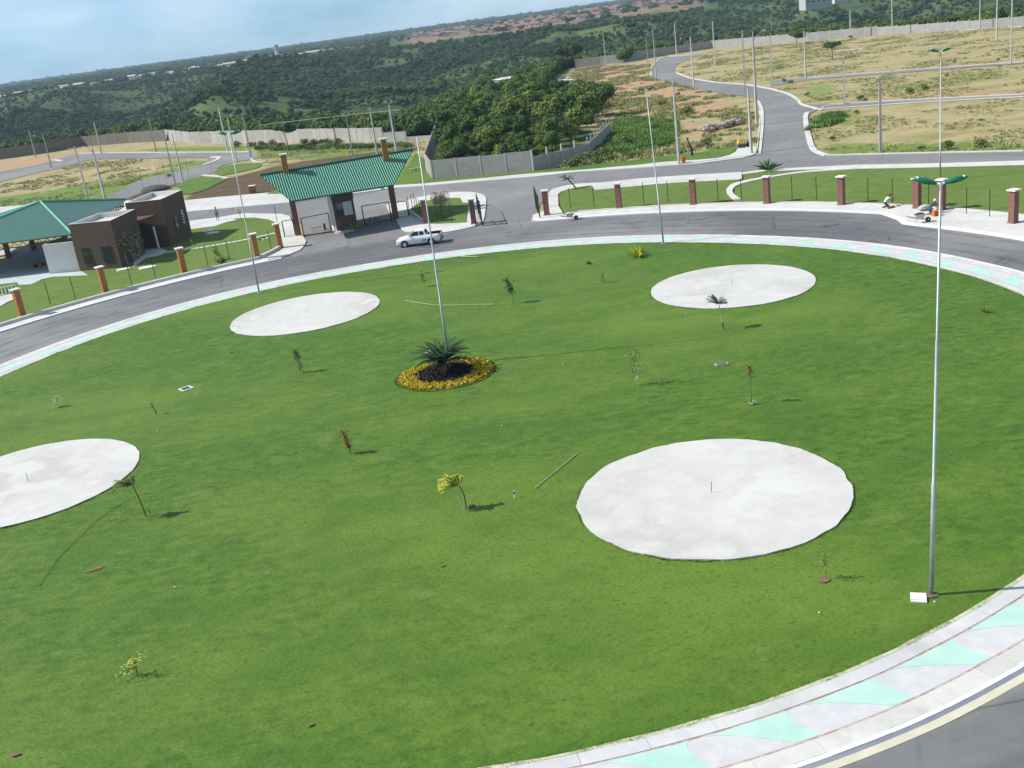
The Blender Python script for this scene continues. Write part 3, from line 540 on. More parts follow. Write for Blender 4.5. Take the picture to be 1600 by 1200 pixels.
# pavements
SW = 0.15
sheet('pavement_back', [(-93.479, 192.558), (-69.6, 183.812), (-46.109, 163.573), (-40.449, 162.128), (-30.627, 158.503), (-19.969, 153.885), (-12.362, 148.417), (-8.503, 146.351), (0.323, 143.476), (5.482, 142.16), (12.896, 138.787), (20.115, 136.387), (22.946, 135.961), (27.043, 133.798), (29.297, 132.956), (31.211, 134.162), (32.586, 136.412), (33.767, 140.15), (34.24, 140.335), (35.222, 139.518), (35.7, 137.807), (34.394, 132.908), (33.478, 131.582), (31.893, 130.396), (26.942, 130.696), (20.463, 133.484), (12.743, 137.373), (6.964, 138.527), (0.266, 140.787), (-4.899, 142.678), (-12.019, 145.693), (-19.126, 145.949), (-26.877, 145.635), (-42.098, 150.268), (-64.247, 168.51), (-84.698, 173.224)], 0.13, M_conc, 0.0)
sheet('pavement_island', [(-12.441, 131.323), (-10.657, 120.47), (-9.336, 112.438), (-7.869, 110.468), (-6.127, 109.037), (-4.966, 108.027), (-3.433, 108.156), (-2.094, 108.791), (-1.068, 110.049), (-0.625, 111.987), (-0.253, 119.937), (-0.101, 127.263), (-1.137, 131.464), (-3.148, 134.04), (-5.622, 135.166), (-8.479, 134.503), (-10.821, 132.43)], 0.12, M_conc2, 0.0, sm=3)
sheet('grass_island', [(-9.273, 125.46), (-8.761, 127.816), (-8.14, 129.935), (-6.024, 131.113), (-3.218, 129.206), (-2.94, 125.343), (-2.14, 124.44), (-2.487, 111.867), (-5.476, 113.157), (-6.767, 114.314), (-7.747, 117.828), (-8.497, 121.753)], 0.15, M_lawn_far, 0.0)
sheet('pavement_gate_left', [(-39.515, 140.946), (-35.677, 140.653), (-32.377, 141.268), (-26.362, 136.035), (-24.839, 133.194), (-23.376, 126.323), (-21.692, 118.69), (-20.781, 116.921), (-19.984, 113.831), (-19.853, 110.976), (-19.983, 109.07), (-20.863, 107.4), (-21.495, 106.402), (-22.762, 106.135), (-23.696, 105.514), (-24.166, 107.336), (-23.069, 107.881), (-22.263, 110.249), (-22.34, 111.97), (-23.428, 117.297), (-26.192, 130.164), (-27.474, 132.931), (-29.867, 136.16), (-32.652, 137.601), (-33.657, 134.895), (-34.436, 133.242), (-37.416, 133.458)], 0.13, M_conc2, 0.0)
sheet('pavement_driveway_right', [(7.346, 110.874), (8.233, 121.956), (8.671, 123.518), (9.845, 124.715), (11.037, 125.161), (12.488, 125.119), (12.503, 121.418), (16.449, 120.451), (19.356, 119.76), (22.973, 118.072), (28.006, 115.329), (29.22, 120.134), (23.976, 122.918), (18.354, 125.418), (13.85, 126.215), (11.315, 127.794), (9.336, 127.506), (7.834, 126.28), (7.219, 123.331), (6.352, 111.266)], 0.12, M_conc, 0.0)
sheet('pavement_strip_right', [(29.111, 119.702), (31.706, 119.526), (35.766, 117.26), (40.496, 114.38), (47.138, 108.602), (53.443, 103.876), (56.174, 101.808), (54.989, 99.627), (52.34, 101.707), (46.192, 106.418), (39.691, 112.127), (35.32, 115.825), (31.356, 118.248), (28.903, 118.306)], 0.14, M_conc2, 0.0)
sheet('footpath_curved', smooth_line([(39.65, 112.012), (34.76, 114.028), (30.133, 113.778), (27.206, 112.439), (25.88, 110.418), (25.172, 107.528), (25.053, 103.899)], 5) + smooth_line([(24.28, 104.155), (24.624, 108.011), (25.467, 111.249), (26.949, 113.636), (30.182, 114.729), (35.032, 114.9), (39.374, 113.19)], 5), 0.155, M_conc2, 0.0)
# outer pavement of the ring road
def arc_poly(r0, r1, t0, t1, n=40):
    return [abspt(t0 + (t1 - t0) * i / n, r0) for i in range(n + 1)] + [abspt(t1 + (t0 - t1) * i / n, r1) for i in range(n + 1)]
rightk = [abspt(a, 48.1) for a in np.linspace(79.4, 37.5, 32)] + [abspt(34.5, 46.6), abspt(32.8, 45.35)] + [abspt(a, 45.2) for a in np.linspace(31, -60, 50)]
righto = [abspt(a, 51.15) for a in np.linspace(-60, 76.2, 80)] + [abspt(76.4, 52.2), abspt(77.3, 55.5), abspt(79.8, 52)]
sheet('pavement_right', rightk + righto, SW, M_conc2, 0.0)
mb = MB(); ribbon(mb, [abspt(79.3, 49.6), abspt(78.6, 48.4)] + rightk, -0.1, 0.32, 0.0, SW + 0.012, M_kerb, M_kerb_face); struct('kerb', mb)
mb = MB(); ribbon(mb, [abspt(a, 51.2) for a in np.linspace(-60, 76, 80)], -0.18, 0.18, 0.0, SW + 0.07, M_conc); struct('kerb_fence_right', mb)
sheet('pavement_left', [abspt(a, 48.95) for a in np.linspace(111.5, 215, 60)] + [abspt(a, 50.75) for a in np.linspace(215, 111.5, 60)], SW, M_conc2, 0.0)
mb = MB(); ribbon(mb, [abspt(a, 48.95) for a in np.linspace(215, 110, 70)], -0.1, 0.25, 0.0, SW + 0.012, M_kerb, M_kerb_face); struct('kerb', mb)
mb = MB(); ribbon(mb, [abspt(a, 50.85) for a in np.linspace(215, 112.5, 70)] + [(-23.005, 109.433), (-22.479, 111.556)], -0.17, 0.17, 0.0, 0.42, M_conc2); struct('kerb_fence_left', mb)
# lawns outside the ring
sheet('grass_right', [abspt(a, 51.4) for a in np.linspace(76.3, 61.5, 12)] + [(24.334, 104.11)] + [(24.539, 107.657), (25.411, 111.3), (26.892, 113.689), (27.955, 115.129), (22.973, 118.072), (19.356, 119.76), (16.41, 120.19), (12.466, 121.109), (12.433, 124.652), (10.988, 124.694), (9.8, 124.251), (8.7, 123), (8.333, 121.39), (7.708, 113.44)], 0.13, M_lawn_far, 0.0)
sheet('grass_inner_right', [abspt(a, 51.4) for a in np.linspace(57.2, 5, 40)] + [(72, 92), (70, 103)] + [(52.26, 101.548), (46.148, 106.315), (39.555, 111.747), (34.699, 113.831), (30.08, 113.582), (27.214, 112.196), (25.992, 110.317), (25.281, 107.432), (25.106, 103.854)], 0.135, M_lawn_far, 0.0)
sheet('grass_wedge', [(28.908, 118.038), (31.299, 118.038), (35.231, 115.542), (39.064, 113.299), (35.081, 115.06), (30.236, 114.929), (27.974, 114.369)], 0.135, M_lawn_far, 0.0)
sheet('grass_left', [abspt(a, 51.0) for a in np.linspace(112.5, 165, 40)] + [(-68.387, 130.302), (-55.691, 130.394), (-49.512, 133.362), (-37.35, 133.194), (-34.377, 132.978), (-33.599, 134.625), (-32.595, 137.321), (-29.815, 135.885), (-27.427, 132.668), (-26.107, 129.661), (-23.51, 117.353), (-22.51, 111.746)], 0.125, M_lawn_far, 0.0)
sheet('grass_verge', [(-7.157, 149.129), (0.376, 145.95), (6.636, 144.014), (12.464, 142.815), (20.894, 141.242), (28.405, 140.202), (33.378, 141.001), (33.563, 140.018), (32.457, 136.563), (31.147, 134.577), (29.228, 133.363), (27.122, 134.172), (23.016, 136.347), (20.177, 136.775), (12.94, 139.188), (5.502, 142.519), (0.331, 143.842), (-8.519, 146.794), (-12.39, 148.873), (-11.594, 167.278), (-11.055, 185.519), (-9.391, 176.375), (-8.971, 164.539)], 0.11, M_lawn, 0.0)
sheet('grass_corner', [(-32.217, 157.737), (-31.027, 162.058), (-29.566, 163.36), (-28.291, 157.044), (-28.451, 155.643), (-30.202, 155.966)], 0.135, M_lawn_far, 0.0)
sheet('grass_patch', [(-53.162, 187.393), (-53.34, 193.931), (-51.038, 195.022), (-46.73, 190.394), (-44.056, 185.383), (-44.625, 180.921), (-45.187, 174.907), (-46.65, 171.418), (-48.564, 172.435)], 0.03, M_lawn, None)
sheet('grass_patch', [(-49.785, 199.821), (-50.023, 210.311), (-46.061, 210.023), (-41.368, 204.964), (-40.623, 197.598), (-43.016, 194.724), (-46.58, 192.316)], 0.03, M_lawn_far, None)

# ------------------------------------------------------------------ plant and tree prototypes
def crown_mesh(name, R, n, size, m, seed, squash=0.75, lumps=9, core=True, flat_bottom=True):
    rg = random.Random(seed); mb = MB(); cents = []
    for k in range(lumps):
        a = rg.uniform(0, 6.28); rr = R * rg.uniform(0.15, 0.62); cents.append((rr * math.cos(a), rr * math.sin(a), rg.uniform(-0.25, 0.5) * R * squash, R * rg.uniform(0.36, 0.55)))
    cents.append((0, 0, 0.1 * R, 0.6 * R))
    for k in range(n):
        c = rg.choice(cents); d = Vector((rg.gauss(0, 1), rg.gauss(0, 1), rg.gauss(0.25, 1))).normalized(); rr = c[3] * rg.uniform(0.75, 1.08)
        p = Vector((c[0], c[1], c[2])) + Vector((d.x * rr, d.y * rr, d.z * rr * squash))
        nrm = (d + Vector((rg.gauss(0, .5), rg.gauss(0, .5), rg.gauss(0, .5)))).normalized()
        u = nrm.cross(Vector((rg.gauss(0, 1), rg.gauss(0, 1), rg.gauss(0, 1)))).normalized(); v = nrm.cross(u); s = size * rg.uniform(0.6, 1.3)
        mb.add([p - u * s * .5, p + v * s * .32, p + u * s * .5, p - v * s * .32], [(0, 1, 2, 3)], m)
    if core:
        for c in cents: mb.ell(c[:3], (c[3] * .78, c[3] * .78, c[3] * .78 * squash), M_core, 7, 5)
    me_ = mb.mesh(name); return me_
def trunk_mb(h, r, seed, m=None, limbs=4, spread=1.0):
    rg = random.Random(seed); mb = MB(); m = m or M_bark; top = Vector((rg.uniform(-.1, .1) * h, rg.uniform(-.1, .1) * h, h * .6))
    mb.tube([(0, 0, -0.3), (0, 0, h * .25), top], [r, r * .8, r * .6], m, 6)
    for k in range(limbs):
        a = 6.28 * k / limbs + rg.uniform(-.4, .4); e = top + Vector((math.cos(a) * spread * .5, math.sin(a) * spread * .5, h * .4))
        mb.tube([top, (top + e) / 2 + Vector((0, 0, h * .03)), e], [r * .5, r * .35, r * .12], m, 5)
    return mb
def unlinked(name, me_): return bpy.data.objects.new(name, me_)
def scatter(name, pts, rz, sc, protos, kind='stuff', seed=3):
    me_ = bpy.data.meshes.new(name); me_.vertices.add(len(pts)); me_.vertices.foreach_set('co', np.asarray(pts, np.float32).ravel())
    idx = RNG.integers(0, len(protos), len(pts))
    for nm, ty, v in (('rz', 'FLOAT', np.asarray(rz, np.float32)), ('sc', 'FLOAT_VECTOR', np.asarray(sc, np.float32)), ('pick', 'INT', idx.astype(np.int32))):
        at = me_.attributes.new(nm, ty, 'POINT'); at.data.foreach_set('vector' if ty == 'FLOAT_VECTOR' else 'value', v.ravel())
    o = bpy.data.objects.new(name, me_); COL.objects.link(o); o['kind'] = kind
    ng = bpy.data.node_groups.new(name, 'GeometryNodeTree'); ng.interface.new_socket('Geometry', in_out='INPUT', socket_type='NodeSocketGeometry'); ng.interface.new_socket('Geometry', in_out='OUTPUT', socket_type='NodeSocketGeometry')
    gi = NN(ng, 'NodeGroupInput'); go = NN(ng, 'NodeGroupOutput'); jn = NN(ng, 'GeometryNodeJoinGeometry')
    for p in reversed(protos):
        oi = NN(ng, 'GeometryNodeObjectInfo'); oi.inputs['Object'].default_value = p; oi.inputs['As Instance'].default_value = True; ng.links.new(oi.outputs['Geometry'], jn.inputs[0])
    ip = NN(ng, 'GeometryNodeInstanceOnPoints'); ip.inputs['Pick Instance'].default_value = True
    def named(nm, ty): n = NN(ng, 'GeometryNodeInputNamedAttribute', data_type=ty); n.inputs[0].default_value = nm; return n.outputs[0]
    cx = NN(ng, 'ShaderNodeCombineXYZ'); ng.links.new(named('rz', 'FLOAT'), cx.inputs[2])
    ng.links.new(gi.outputs[0], ip.inputs['Points']); ng.links.new(jn.outputs[0], ip.inputs['Instance']); ng.links.new(named('pick', 'INT'), ip.inputs['Instance Index'])
    ng.links.new(cx.outputs[0], ip.inputs['Rotation']); ng.links.new(named('sc', 'FLOAT_VECTOR'), ip.inputs['Scale']); ng.links.new(ip.outputs[0], go.inputs[0])
    md = o.modifiers.new('scatter', 'NODES'); md.node_group = ng
    return o

# forest beyond the estate walls
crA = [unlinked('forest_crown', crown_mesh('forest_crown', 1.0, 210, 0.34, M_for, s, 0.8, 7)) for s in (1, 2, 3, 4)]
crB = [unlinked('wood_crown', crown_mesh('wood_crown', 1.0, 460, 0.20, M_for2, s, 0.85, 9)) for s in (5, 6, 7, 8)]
# candidate points by polar rings so that the density falls with distance
NP = 150000
u = RNG.random(NP); dmin, dmax = 150., 1500.
dd = np.exp(np.log(dmin) + u * np.log(dmax / dmin)); aa = np.radians(RNG.uniform(-32, 36, NP)); FP = np.c_[dd * np.sin(aa), dd * np.cos(aa)]
fz, fs_ = terrain_z(FP)
bare = np.zeros(NP, bool)
for p in [[(36.702, 1311.241), (91.121, 2104.175), (148.069, 1465.547), (129.235, 1181.038), (87.12, 1050.461), (43.598, 1036.957)], [(-157.374, 457.855), (-121.63, 392.089), (-103.285, 344.128), (-115.089, 355.967)], [(90.574, 879.648), (192.737, 888.397), (195.654, 795.295), (164.511, 759.215), (104.732, 776.832), (77.772, 779.846)], [(203.186, 534.147), (193.987, 476.85), (160.091, 396.434), (164.33, 435.496)], [(9.481, 503.406), (29.78, 475.413), (22.023, 360.87), (7.673, 382.222)]]:
    bare |= (seg_sdf(FP, p) < 0) & (RNG.random(NP) < 0.8)
clump = vnoise(FP[:, 0], FP[:, 1], 45, 7) * .6 + vnoise(FP[:, 0], FP[:, 1], 14, 8) * .4
keep = (fs_ > 5) & ~bare & (dd < np.where((np.degrees(aa) > -4) & (np.degrees(aa) < 13), 1010, 1120) + 120 * clump)
# thin where the valley floor cannot be seen
keep &= RNG.random(NP) < np.where((fs_ > 130) & (fs_ < 250) & (fz < -22), 0.15, 1.0)
FP, fz, fs_, dd, clump = FP[keep], fz[keep], fs_[keep], dd[keep], clump[keep]
scrubby = (fs_ > 300) & (fs_ < 680) & (vnoise(FP[:, 0], FP[:, 1] * 0.7, 170, 9) > 0.42)
near_rad = np.where(scrubby, 0.55, 1.0) * np.clip(1.6 + (dd - 200) * 0.0008, 1.6, 2.1) * (0.45 + 1.0 * clump) * np.exp(RNG.normal(0, 0.32, len(dd)))
acc = (RNG.random(len(dd)) < 0.9) & ((dd < 480) | (clump + 0.25 * RNG.random(len(dd)) > 0.50))
FP, fz, fs_, dd, near_rad = FP[acc], fz[acc], fs_[acc], dd[acc], near_rad[acc]
# keep crowns out of the near notch where single trees stand
NOTCH = [(-7.05, 151.948), (6.805, 146.696), (21.73, 178.622), (27.298, 227.769), (22.237, 269.402), (19.807, 301.733), (13.404, 358.895), (0.946, 344.737), (-8.604, 244.585), (-8.969, 183.105)]
inn = seg_sdf(FP, NOTCH) < 0
FP2 = FP[~inn]; z2 = fz[~inn]; r2 = near_rad[~inn]; d2 = dd[~inn]; s2 = fs_[~inn]
big = (RNG.random(len(r2)) < 0.06) & (d2 < 950); r2 = np.where(big, r2 * 1.7, r2); r2 = np.minimum(r2, np.where(d2 < 500, 2.9, 4.0) * RNG.uniform(.85, 1.0, len(r2)))
tall = r2 * RNG.uniform(0.75, 1.25, len(r2))
pts = np.c_[FP2, z2 + tall * 0.55 + np.where(s2 < 60, 0.8, 0.3)]
nearm = d2 < 430
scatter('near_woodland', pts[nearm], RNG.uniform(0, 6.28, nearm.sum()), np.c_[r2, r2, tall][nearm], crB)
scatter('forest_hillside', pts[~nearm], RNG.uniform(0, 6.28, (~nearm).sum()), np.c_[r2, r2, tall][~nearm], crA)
print('forest', nearm.sum(), (~nearm).sum())
# far plateau tree belts
NP = 26000
dd = 1150 * np.exp(RNG.random(NP) * np.log(5200 / 1150)); aa = np.radians(RNG.uniform(-32, 34, NP)); FP = np.c_[dd * np.sin(aa), dd * np.cos(aa)]
w = vnoise(FP[:, 0], FP[:, 1], 260, 11) * .5 + vnoise(FP[:, 0], FP[:, 1], 90, 12) * .5
kp = (w > 0.44) | (dd > 2600)
azd = np.degrees(aa); kp &= ~((azd > -4) & (azd < 13) & (dd < 2500) & (RNG.random(NP) < 0.93)); kp &= ~((azd < -4.5) & (dd < 1480) & (RNG.random(NP) < 0.75))
FP, dd, w = FP[kp], dd[kp], w[kp]; fz, _ = terrain_z(FP); rr = RNG.uniform(3.0, 6.0, len(dd)) * (1 + (dd - 1150) / 3500)
scatter('plateau_trees', np.c_[FP, fz + rr * .35], RNG.uniform(0, 6.28, len(dd)), np.c_[rr * 1.3, rr * 1.3, rr * np.where(RNG.random(len(dd)) < .1, 1.3, .85)], crA)

# single trees inside the notch
TR = []
for s in range(4):
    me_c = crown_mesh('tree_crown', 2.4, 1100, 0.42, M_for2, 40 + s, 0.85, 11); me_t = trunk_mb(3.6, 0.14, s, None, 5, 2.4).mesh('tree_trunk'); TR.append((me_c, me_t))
NPn = 0; tries = 0; placed = []
while NPn < 250 and tries < 9000:
    tries += 1; x = random.uniform(-10, 70); y = random.uniform(145, 300)
    if seg_sdf([(x, y)], NOTCH)[0] > -1.8: continue
    if any((x - a) ** 2 + (y - b_) ** 2 < (2.6 if y < 175 else 5.5) for a, b_ in placed): continue
    placed.append((x, y)); z, _ = terrain_z([(x, y)]); sc = random.choice((0.45, 0.6, 0.75, 0.95, 1.15)) * random.uniform(.85, 1.1) * (0.75 if y < 165 else 1.0); k = random.randrange(4)
    front = y < 162; sz = 'small' if sc < .6 else 'tall' if sc > .9 else 'medium'; dep = 'nearest part' if y < 185 else 'middle part' if y < 225 else 'far end'; sid = 'left side' if x < y * .04 else 'right side'
    t_ = thing('woodland_tree', sz + ' bushy green tree just behind the grey panel wall, ' + sid if front else '%s green tree at the %s of the wooded hollow, %s' % (sz, dep, sid), 'tree', (x, y, float(z[0])), random.uniform(0, 6.28), 'trees just behind the grey wall' if front else 'trees in the wooded hollow'); t_.scale = (sc, sc, sc)
    c = bpy.data.objects.new('crown', TR[k][0]); COL.objects.link(c); c.parent = t_; c.location = (0, 0, 3.2 if not front else 2.6)
    q = bpy.data.objects.new('trunk', TR[k][1]); COL.objects.link(q); q.parent = t_; NPn += 1
print('notch trees', NPn)

def lone_tree(xy, h, R, label, m=M_for2, seed=1, n=500, size=0.3, squash=0.7, name='tree', z=0, trunk=0.12):
    t_ = thing(name, label, 'tree', (xy[0], xy[1], z)); c = bpy.data.objects.new('crown', crown_mesh('tree_crown', R, n, size, m, seed, squash, 8, name != 'shrub')); COL.objects.link(c); c.parent = t_; c.location = (0, 0, h - R * squash * .85)
    trunk_mb(h, trunk, seed, None, 5, R).build('trunk', None, t_)
    return t_
lone_tree((89.415, 268.567), 4.3, 2.3, 'small flat-topped tree alone in the dry field', M_for, 11, 700, 0.35, 0.45)
lone_tree((106, 352.944), 4.5, 3.2, 'dark bushy tree against the far wall', M_for, 12, 700, 0.4, 0.6)
lone_tree((-39.323, 223.924), 6.0, 3.0, 'slender open-crowned tree in front of the white wall', M_for2, 13, 420, 0.35, 0.6)
lone_tree((54.995, 384.835), 5.0, 4.2, 'broad bushy tree at the bend of the far wall', M_for2, 14, 900, 0.5, 0.7)
lone_tree((34.265, 381.854), 9.0, 5.5, 'tall spreading dark tree beyond the dirt slope', M_for, 15, 1200, 0.6, 0.6)
lone_tree((36.953, 383.897), 8.5, 4.5, 'dark tree with visible trunk right of the tall spreading tree', M_for, 16, 1000, 0.6, 0.6)
lone_tree((23.913, 204.309), 6.5, 4.0, 'big dark tree at the end of the grey wall', M_for2, 17, 1500, 0.45, 0.75)
lone_tree((20.926, 196.582), 5.5, 3.4, 'rounded green tree leaning over the grey wall top', M_for2, 18, 1300, 0.42, 0.75)
# low weeds and bushes on open ground
bush_me = [crown_mesh('bush_foliage', 0.8, 420, 0.16, M_weedleaf, 60 + s, 0.7, 5, False) for s in range(3)]
def bush(xy, s, label, group=None, m=0, cat='bush', z=0.0):
    t_ = thing('bush', label, cat, (xy[0], xy[1], z), random.uniform(0, 6), group); t_.scale = (s, s, s)
    o = bpy.data.objects.new('foliage', bush_me[m % 3]); COL.objects.link(o); o.parent = t_; o.location = (0, 0, 0.35)
for i, q in enumerate([(15.135, 143.365), (15.188, 147.538), (16.527, 147.509), (13.047, 144.226), (11.617, 143.035), (17.471, 156.521), (19.159, 162.199), (20.598, 167.8), (22.579, 178.537), (30.951, 145.922), (27.779, 171.264), (21.99, 156.947), (37.21, 189.637), (36.494, 210.892), (42.751, 226.763)]):
    bush(q, 1.3 + 0.6 * math.sin(i * 7), 'low wild bush on the weedy slope beside the grey wall', 'bushes on the weedy slope', i)
for i, q in enumerate([(-55.003, 248.991), (-49.927, 240.251), (-47.467, 238.545), (-45.319, 238.471), (-41.638, 229.053), (-36.898, 229.394), (-34.236, 224.906), (-32.346, 223.794), (-30.461, 221.475), (-28.311, 220.017)]):
    bush(q, 1.8, ORD[i] + ' weedy bush from the left along the foot of the white wall', 'bushes along the white wall', i)
for i, q in enumerate(sorted([(64.897, 226.032), (64.408, 219.831), (59.347, 192.271), (62.514, 174.466), (62.564, 172.871), (70.68, 175.153), (73.485, 175.804), (120.639, 344.139), (96.858, 217.406), (101.827, 208.882), (85.127, 193.639), (55.956, 158.405), (44.603, 135.069), (49.507, 119.136), (51.608, 117.26), (54.476, 115.696), (45.366, 146.668)], key=lambda p: p[0] / p[1])):
    bush(q, 0.9 + 0.3 * math.sin(i * 3), ORD[i] + ' small scrubby bush from the left in the dry grass lots', 'scrub bushes in the dry lots', i)
bush((-58.477, 202.307), 0.8, 'dark clipped bush beside the pale kerb left', None, 1)
# tufts of dry grass scattered over the open lots
def tuft_mesh(n, h, w, m, seed, spread=0.12, lean=0.5):
    rg = random.Random(seed); mb = MB()
    for k in range(n):
        a = rg.uniform(0, 6.28); r0 = rg.uniform(0, spread); b0 = Vector((r0 * math.cos(a), r0 * math.sin(a), 0)); l = rg.uniform(.6, 1.2) * h; a2 = rg.uniform(0, 6.28)
        tp = b0 + Vector((math.cos(a2) * l * lean, math.sin(a2) * l * lean, l)); sd = Vector((-math.sin(a2), math.cos(a2), 0)) * w
        mb.add([b0 - sd, b0 + sd, tp], [(0, 1, 2)], m)
    return mb.mesh('tuft')
soften_normals(M_for, 0.25)
M_straw = flat('straw_blade', (0.46, 0.37, 0.20), 0.3, 0.3, objrand=[(0, (0.5, 0.62, 0.38)), (0.5, (1, 1, 1)), (1, (1.15, 1.05, 0.9))])
soften_normals(M_straw, 0.6)
M_weed = flat('weed_blade', (0.13, 0.26, 0.055), 0.4, 0.3, objrand=[(0, (0.5, 0.6, 0.5)), (1, (1.3, 1.1, 0.9))])
def scatter_area(name, polys, n, protos, smin, smax, clumpy=0.45, avoid=(), seed=1):
    P = []
    per = [abs(sum(p[i][0] * p[(i + 1) % len(p)][1] - p[(i + 1) % len(p)][0] * p[i][1] for i in range(len(p)))) / 2 for p in polys]
    tot = sum(per)
    for p, ar in zip(polys, per):
        a = np.array([q[:2] for q in p]); k = int(n * ar / tot * 1.0); lo, hi = a.min(0), a.max(0); c = RNG.uniform(lo, hi, (int(k * (hi - lo).prod() / max(ar, 1)) + 10, 2)); P.append(c[seg_sdf(c, p) < 0])
    P = np.concatenate(P); P = P[vnoise(P[:, 0], P[:, 1], 7, seed) * .6 + vnoise(P[:, 0], P[:, 1], 2, seed + 1) * .4 > clumpy]
    for av in avoid: P = P[seg_sdf(P, av) > 0.3]
    s = RNG.uniform(smin, smax, len(P)); return scatter(name, np.c_[P, np.full(len(P), 0.0)], RNG.uniform(0, 6.28, len(P)), np.c_[s, s, s], protos)
LOT1 = [(40.591, 124.441), (40.606, 129.753), (43.949, 142.433), (48.297, 157.21), (50.612, 163.682), (54.096, 167.688), (58.121, 166.467), (67.442, 159.957), (77.465, 151.121), (80.088, 149.161), (58.263, 108.108)]
LOT2 = [(54.814, 180.193), (56.671, 189.166), (58.545, 201.298), (59.437, 215.695), (60.966, 221.159), (68.24, 222.439), (77.718, 214.851), (87.277, 207.019), (100.554, 196.534), (103.266, 192.758), (82.232, 153.194), (69.556, 164.973), (59.552, 173.506)]
LOT3 = [(56.585, 297.597), (59.66, 313.339), (72.298, 346.564), (84.065, 380.75), (110.295, 355.335), (126.395, 337.776), (143.059, 305.035), (151.138, 296.021), (155.006, 290.08), (106.196, 198.269), (97.543, 207.749), (90.225, 214.012), (80.197, 221.67), (70.505, 229.74), (64.022, 233.567), (55.997, 248.995)]
LOT4 = [(-4.988, 149.278), (6.609, 143.587), (15.188, 147.538), (21.279, 172.87), (22.532, 264.001), (21.622, 297.595), (28.915, 329.961), (37.122, 383.338), (58.475, 353.258), (51.961, 316.122), (47.872, 286.033), (48.8, 242.897), (49.74, 216.181), (51.342, 203.332), (47.431, 180.579), (36.816, 141.028), (33.596, 141.889), (20.989, 141.835), (12.526, 143.421)]
LOT5 = [(-93.479, 192.558), (-77.066, 185.971), (-66.252, 183.723), (-64.885, 207.688), (-59.488, 215.329), (-57.264, 228.577), (-82.984, 257.087), (-96.269, 269.211), (-98.726, 258.285), (-106.873, 222.048)]
LOT6 = [(-49.001, 239.135), (-29.403, 223.794), (-16.416, 208.708), (-10.006, 204.036), (-9.428, 183.636), (-11.274, 166.944), (-18.812, 161.363), (-28.435, 167.092), (-38.444, 195.322)]
wb = [unlinked('tuft', tuft_mesh(14, 0.32, 0.035, M_straw, 1, .4)), unlinked('tuft', tuft_mesh(12, 0.26, 0.04, M_straw, 2, .5)), unlinked('tuft', tuft_mesh(14, 0.28, 0.05, M_weed, 3, .4))]
scatter_area('dry_grass_tufts', [LOT1, LOT2, LOT3, LOT5, LOT6], 42000, wb, 0.35, 0.95, 0.52, seed=21)
wg = [unlinked('weed', tuft_mesh(20, 0.7, 0.06, M_weed, 4, .5)), unlinked('weed', tuft_mesh(16, 0.5, 0.07, M_weed, 5, .5))]
scatter_area('green_weeds', [[(13.967, 144.619), (22.398, 178.79), (26.375, 201.776), (33.218, 177.951), (27.757, 152.351), (21.477, 144.872)], [(46.571, 149.638), (50.403, 160.538), (54.304, 161.157), (54.008, 154.777), (47.926, 147.685)], [(-49.308, 240.775), (-12.973, 202.148), (-12.751, 197.548), (-47.811, 232.788)]], 9000, wg, 0.5, 1.2, 0.42, seed=22)
scatter_area('dry_weeds', [LOT4], 22000, wb, 0.6, 1.6, 0.50, seed=23)

soften_normals(M_weed, 0.6)
# lawn grass blades
gt = [unlinked('blades', tuft_mesh(9, 0.050, 0.008, M_blade, 10 + s, .06, 0.7)) for s in range(3)]
rim = []
for c, R_, _l in PADS:
    n = 2600; a = RNG.uniform(0, 2 * np.pi, n); r = R_ + np.abs(RNG.normal(0, 0.04, n)) - 0.03 + 0.03 * np.sin(a * 23); rim.append(np.c_[c[0] + r * np.cos(a), c[1] + r * np.sin(a)])
n = 14000; th = RNG.uniform(-180, 180, n); r = np.interp(th, _th, _rr) - np.abs(RNG.normal(0, 0.06, n)) + 0.05 + 0.04 * np.sin(np.radians(th) * 140); rim.append(np.c_[LC.x + r * np.cos(np.radians(th)), LC.y + r * np.sin(np.radians(th))])
n = 2500; a = RNG.uniform(0, 2 * np.pi, n); r = 3.0 + np.abs(RNG.normal(0, 0.05, n)); rim.append(np.c_[-3.92 + r * np.cos(a), 60.9 + r * np.sin(a)])
P = np.concatenate(rim); kp = np.ones(len(P), bool)
P = P[kp]; n = len(P)
hz = 0.165 + (1 - np.hypot(P[:, 0] - LC.x, P[:, 1] - LC.y) / 35.3) * 0.05 - 0.01
s = RNG.uniform(0.5, 1.0, n) * (0.6 + 0.5 * vnoise(P[:, 0], P[:, 1], 0.8, 31))
scatter('lawn_grass_blades', np.c_[P, hz], RNG.uniform(0, 6.28, n), np.c_[s * 1.3, s * 1.3, s], gt)
print('grass', n)

# ------------------------------------------------------------------ brick pillars and fence posts
def pillar_proto(m, label, group):
    t_ = thing('brick_pillar', label, 'pillar', (0, 0), 0, group)
    MB().box((0, 0, 0), (0.52, 0.52, 2.55), m).build('shaft', None, t_)
    MB().box((0, 0, 0), (0.74, 0.74, 0.16), m, 0, 0.78).build('plinth', None, t_)
    MB().box((0, 0, 2.55), (0.76, 0.76, 0.11), M_cap).build('capstone', None, t_)
    return t_
left_p = [((-43.308, 94.524), 'orange brick pillar leftmost along the left pavement'), ((-37.481, 100.155), 'orange brick pillar in front of the dark window of the brown building'),
          ((-30.996, 104.731), 'orange brick pillar standing right of the brown buildings'), ((-24.091, 107.288), 'orange brick pillar behind the thin lamp pole at left'), ((-22.433, 111.694), 'short-looking orange brick pillar at the left end of the gate pavement')]
pl = pillar_proto(M_orange, left_p[0][1], 'orange brick pillars along the left pavement')
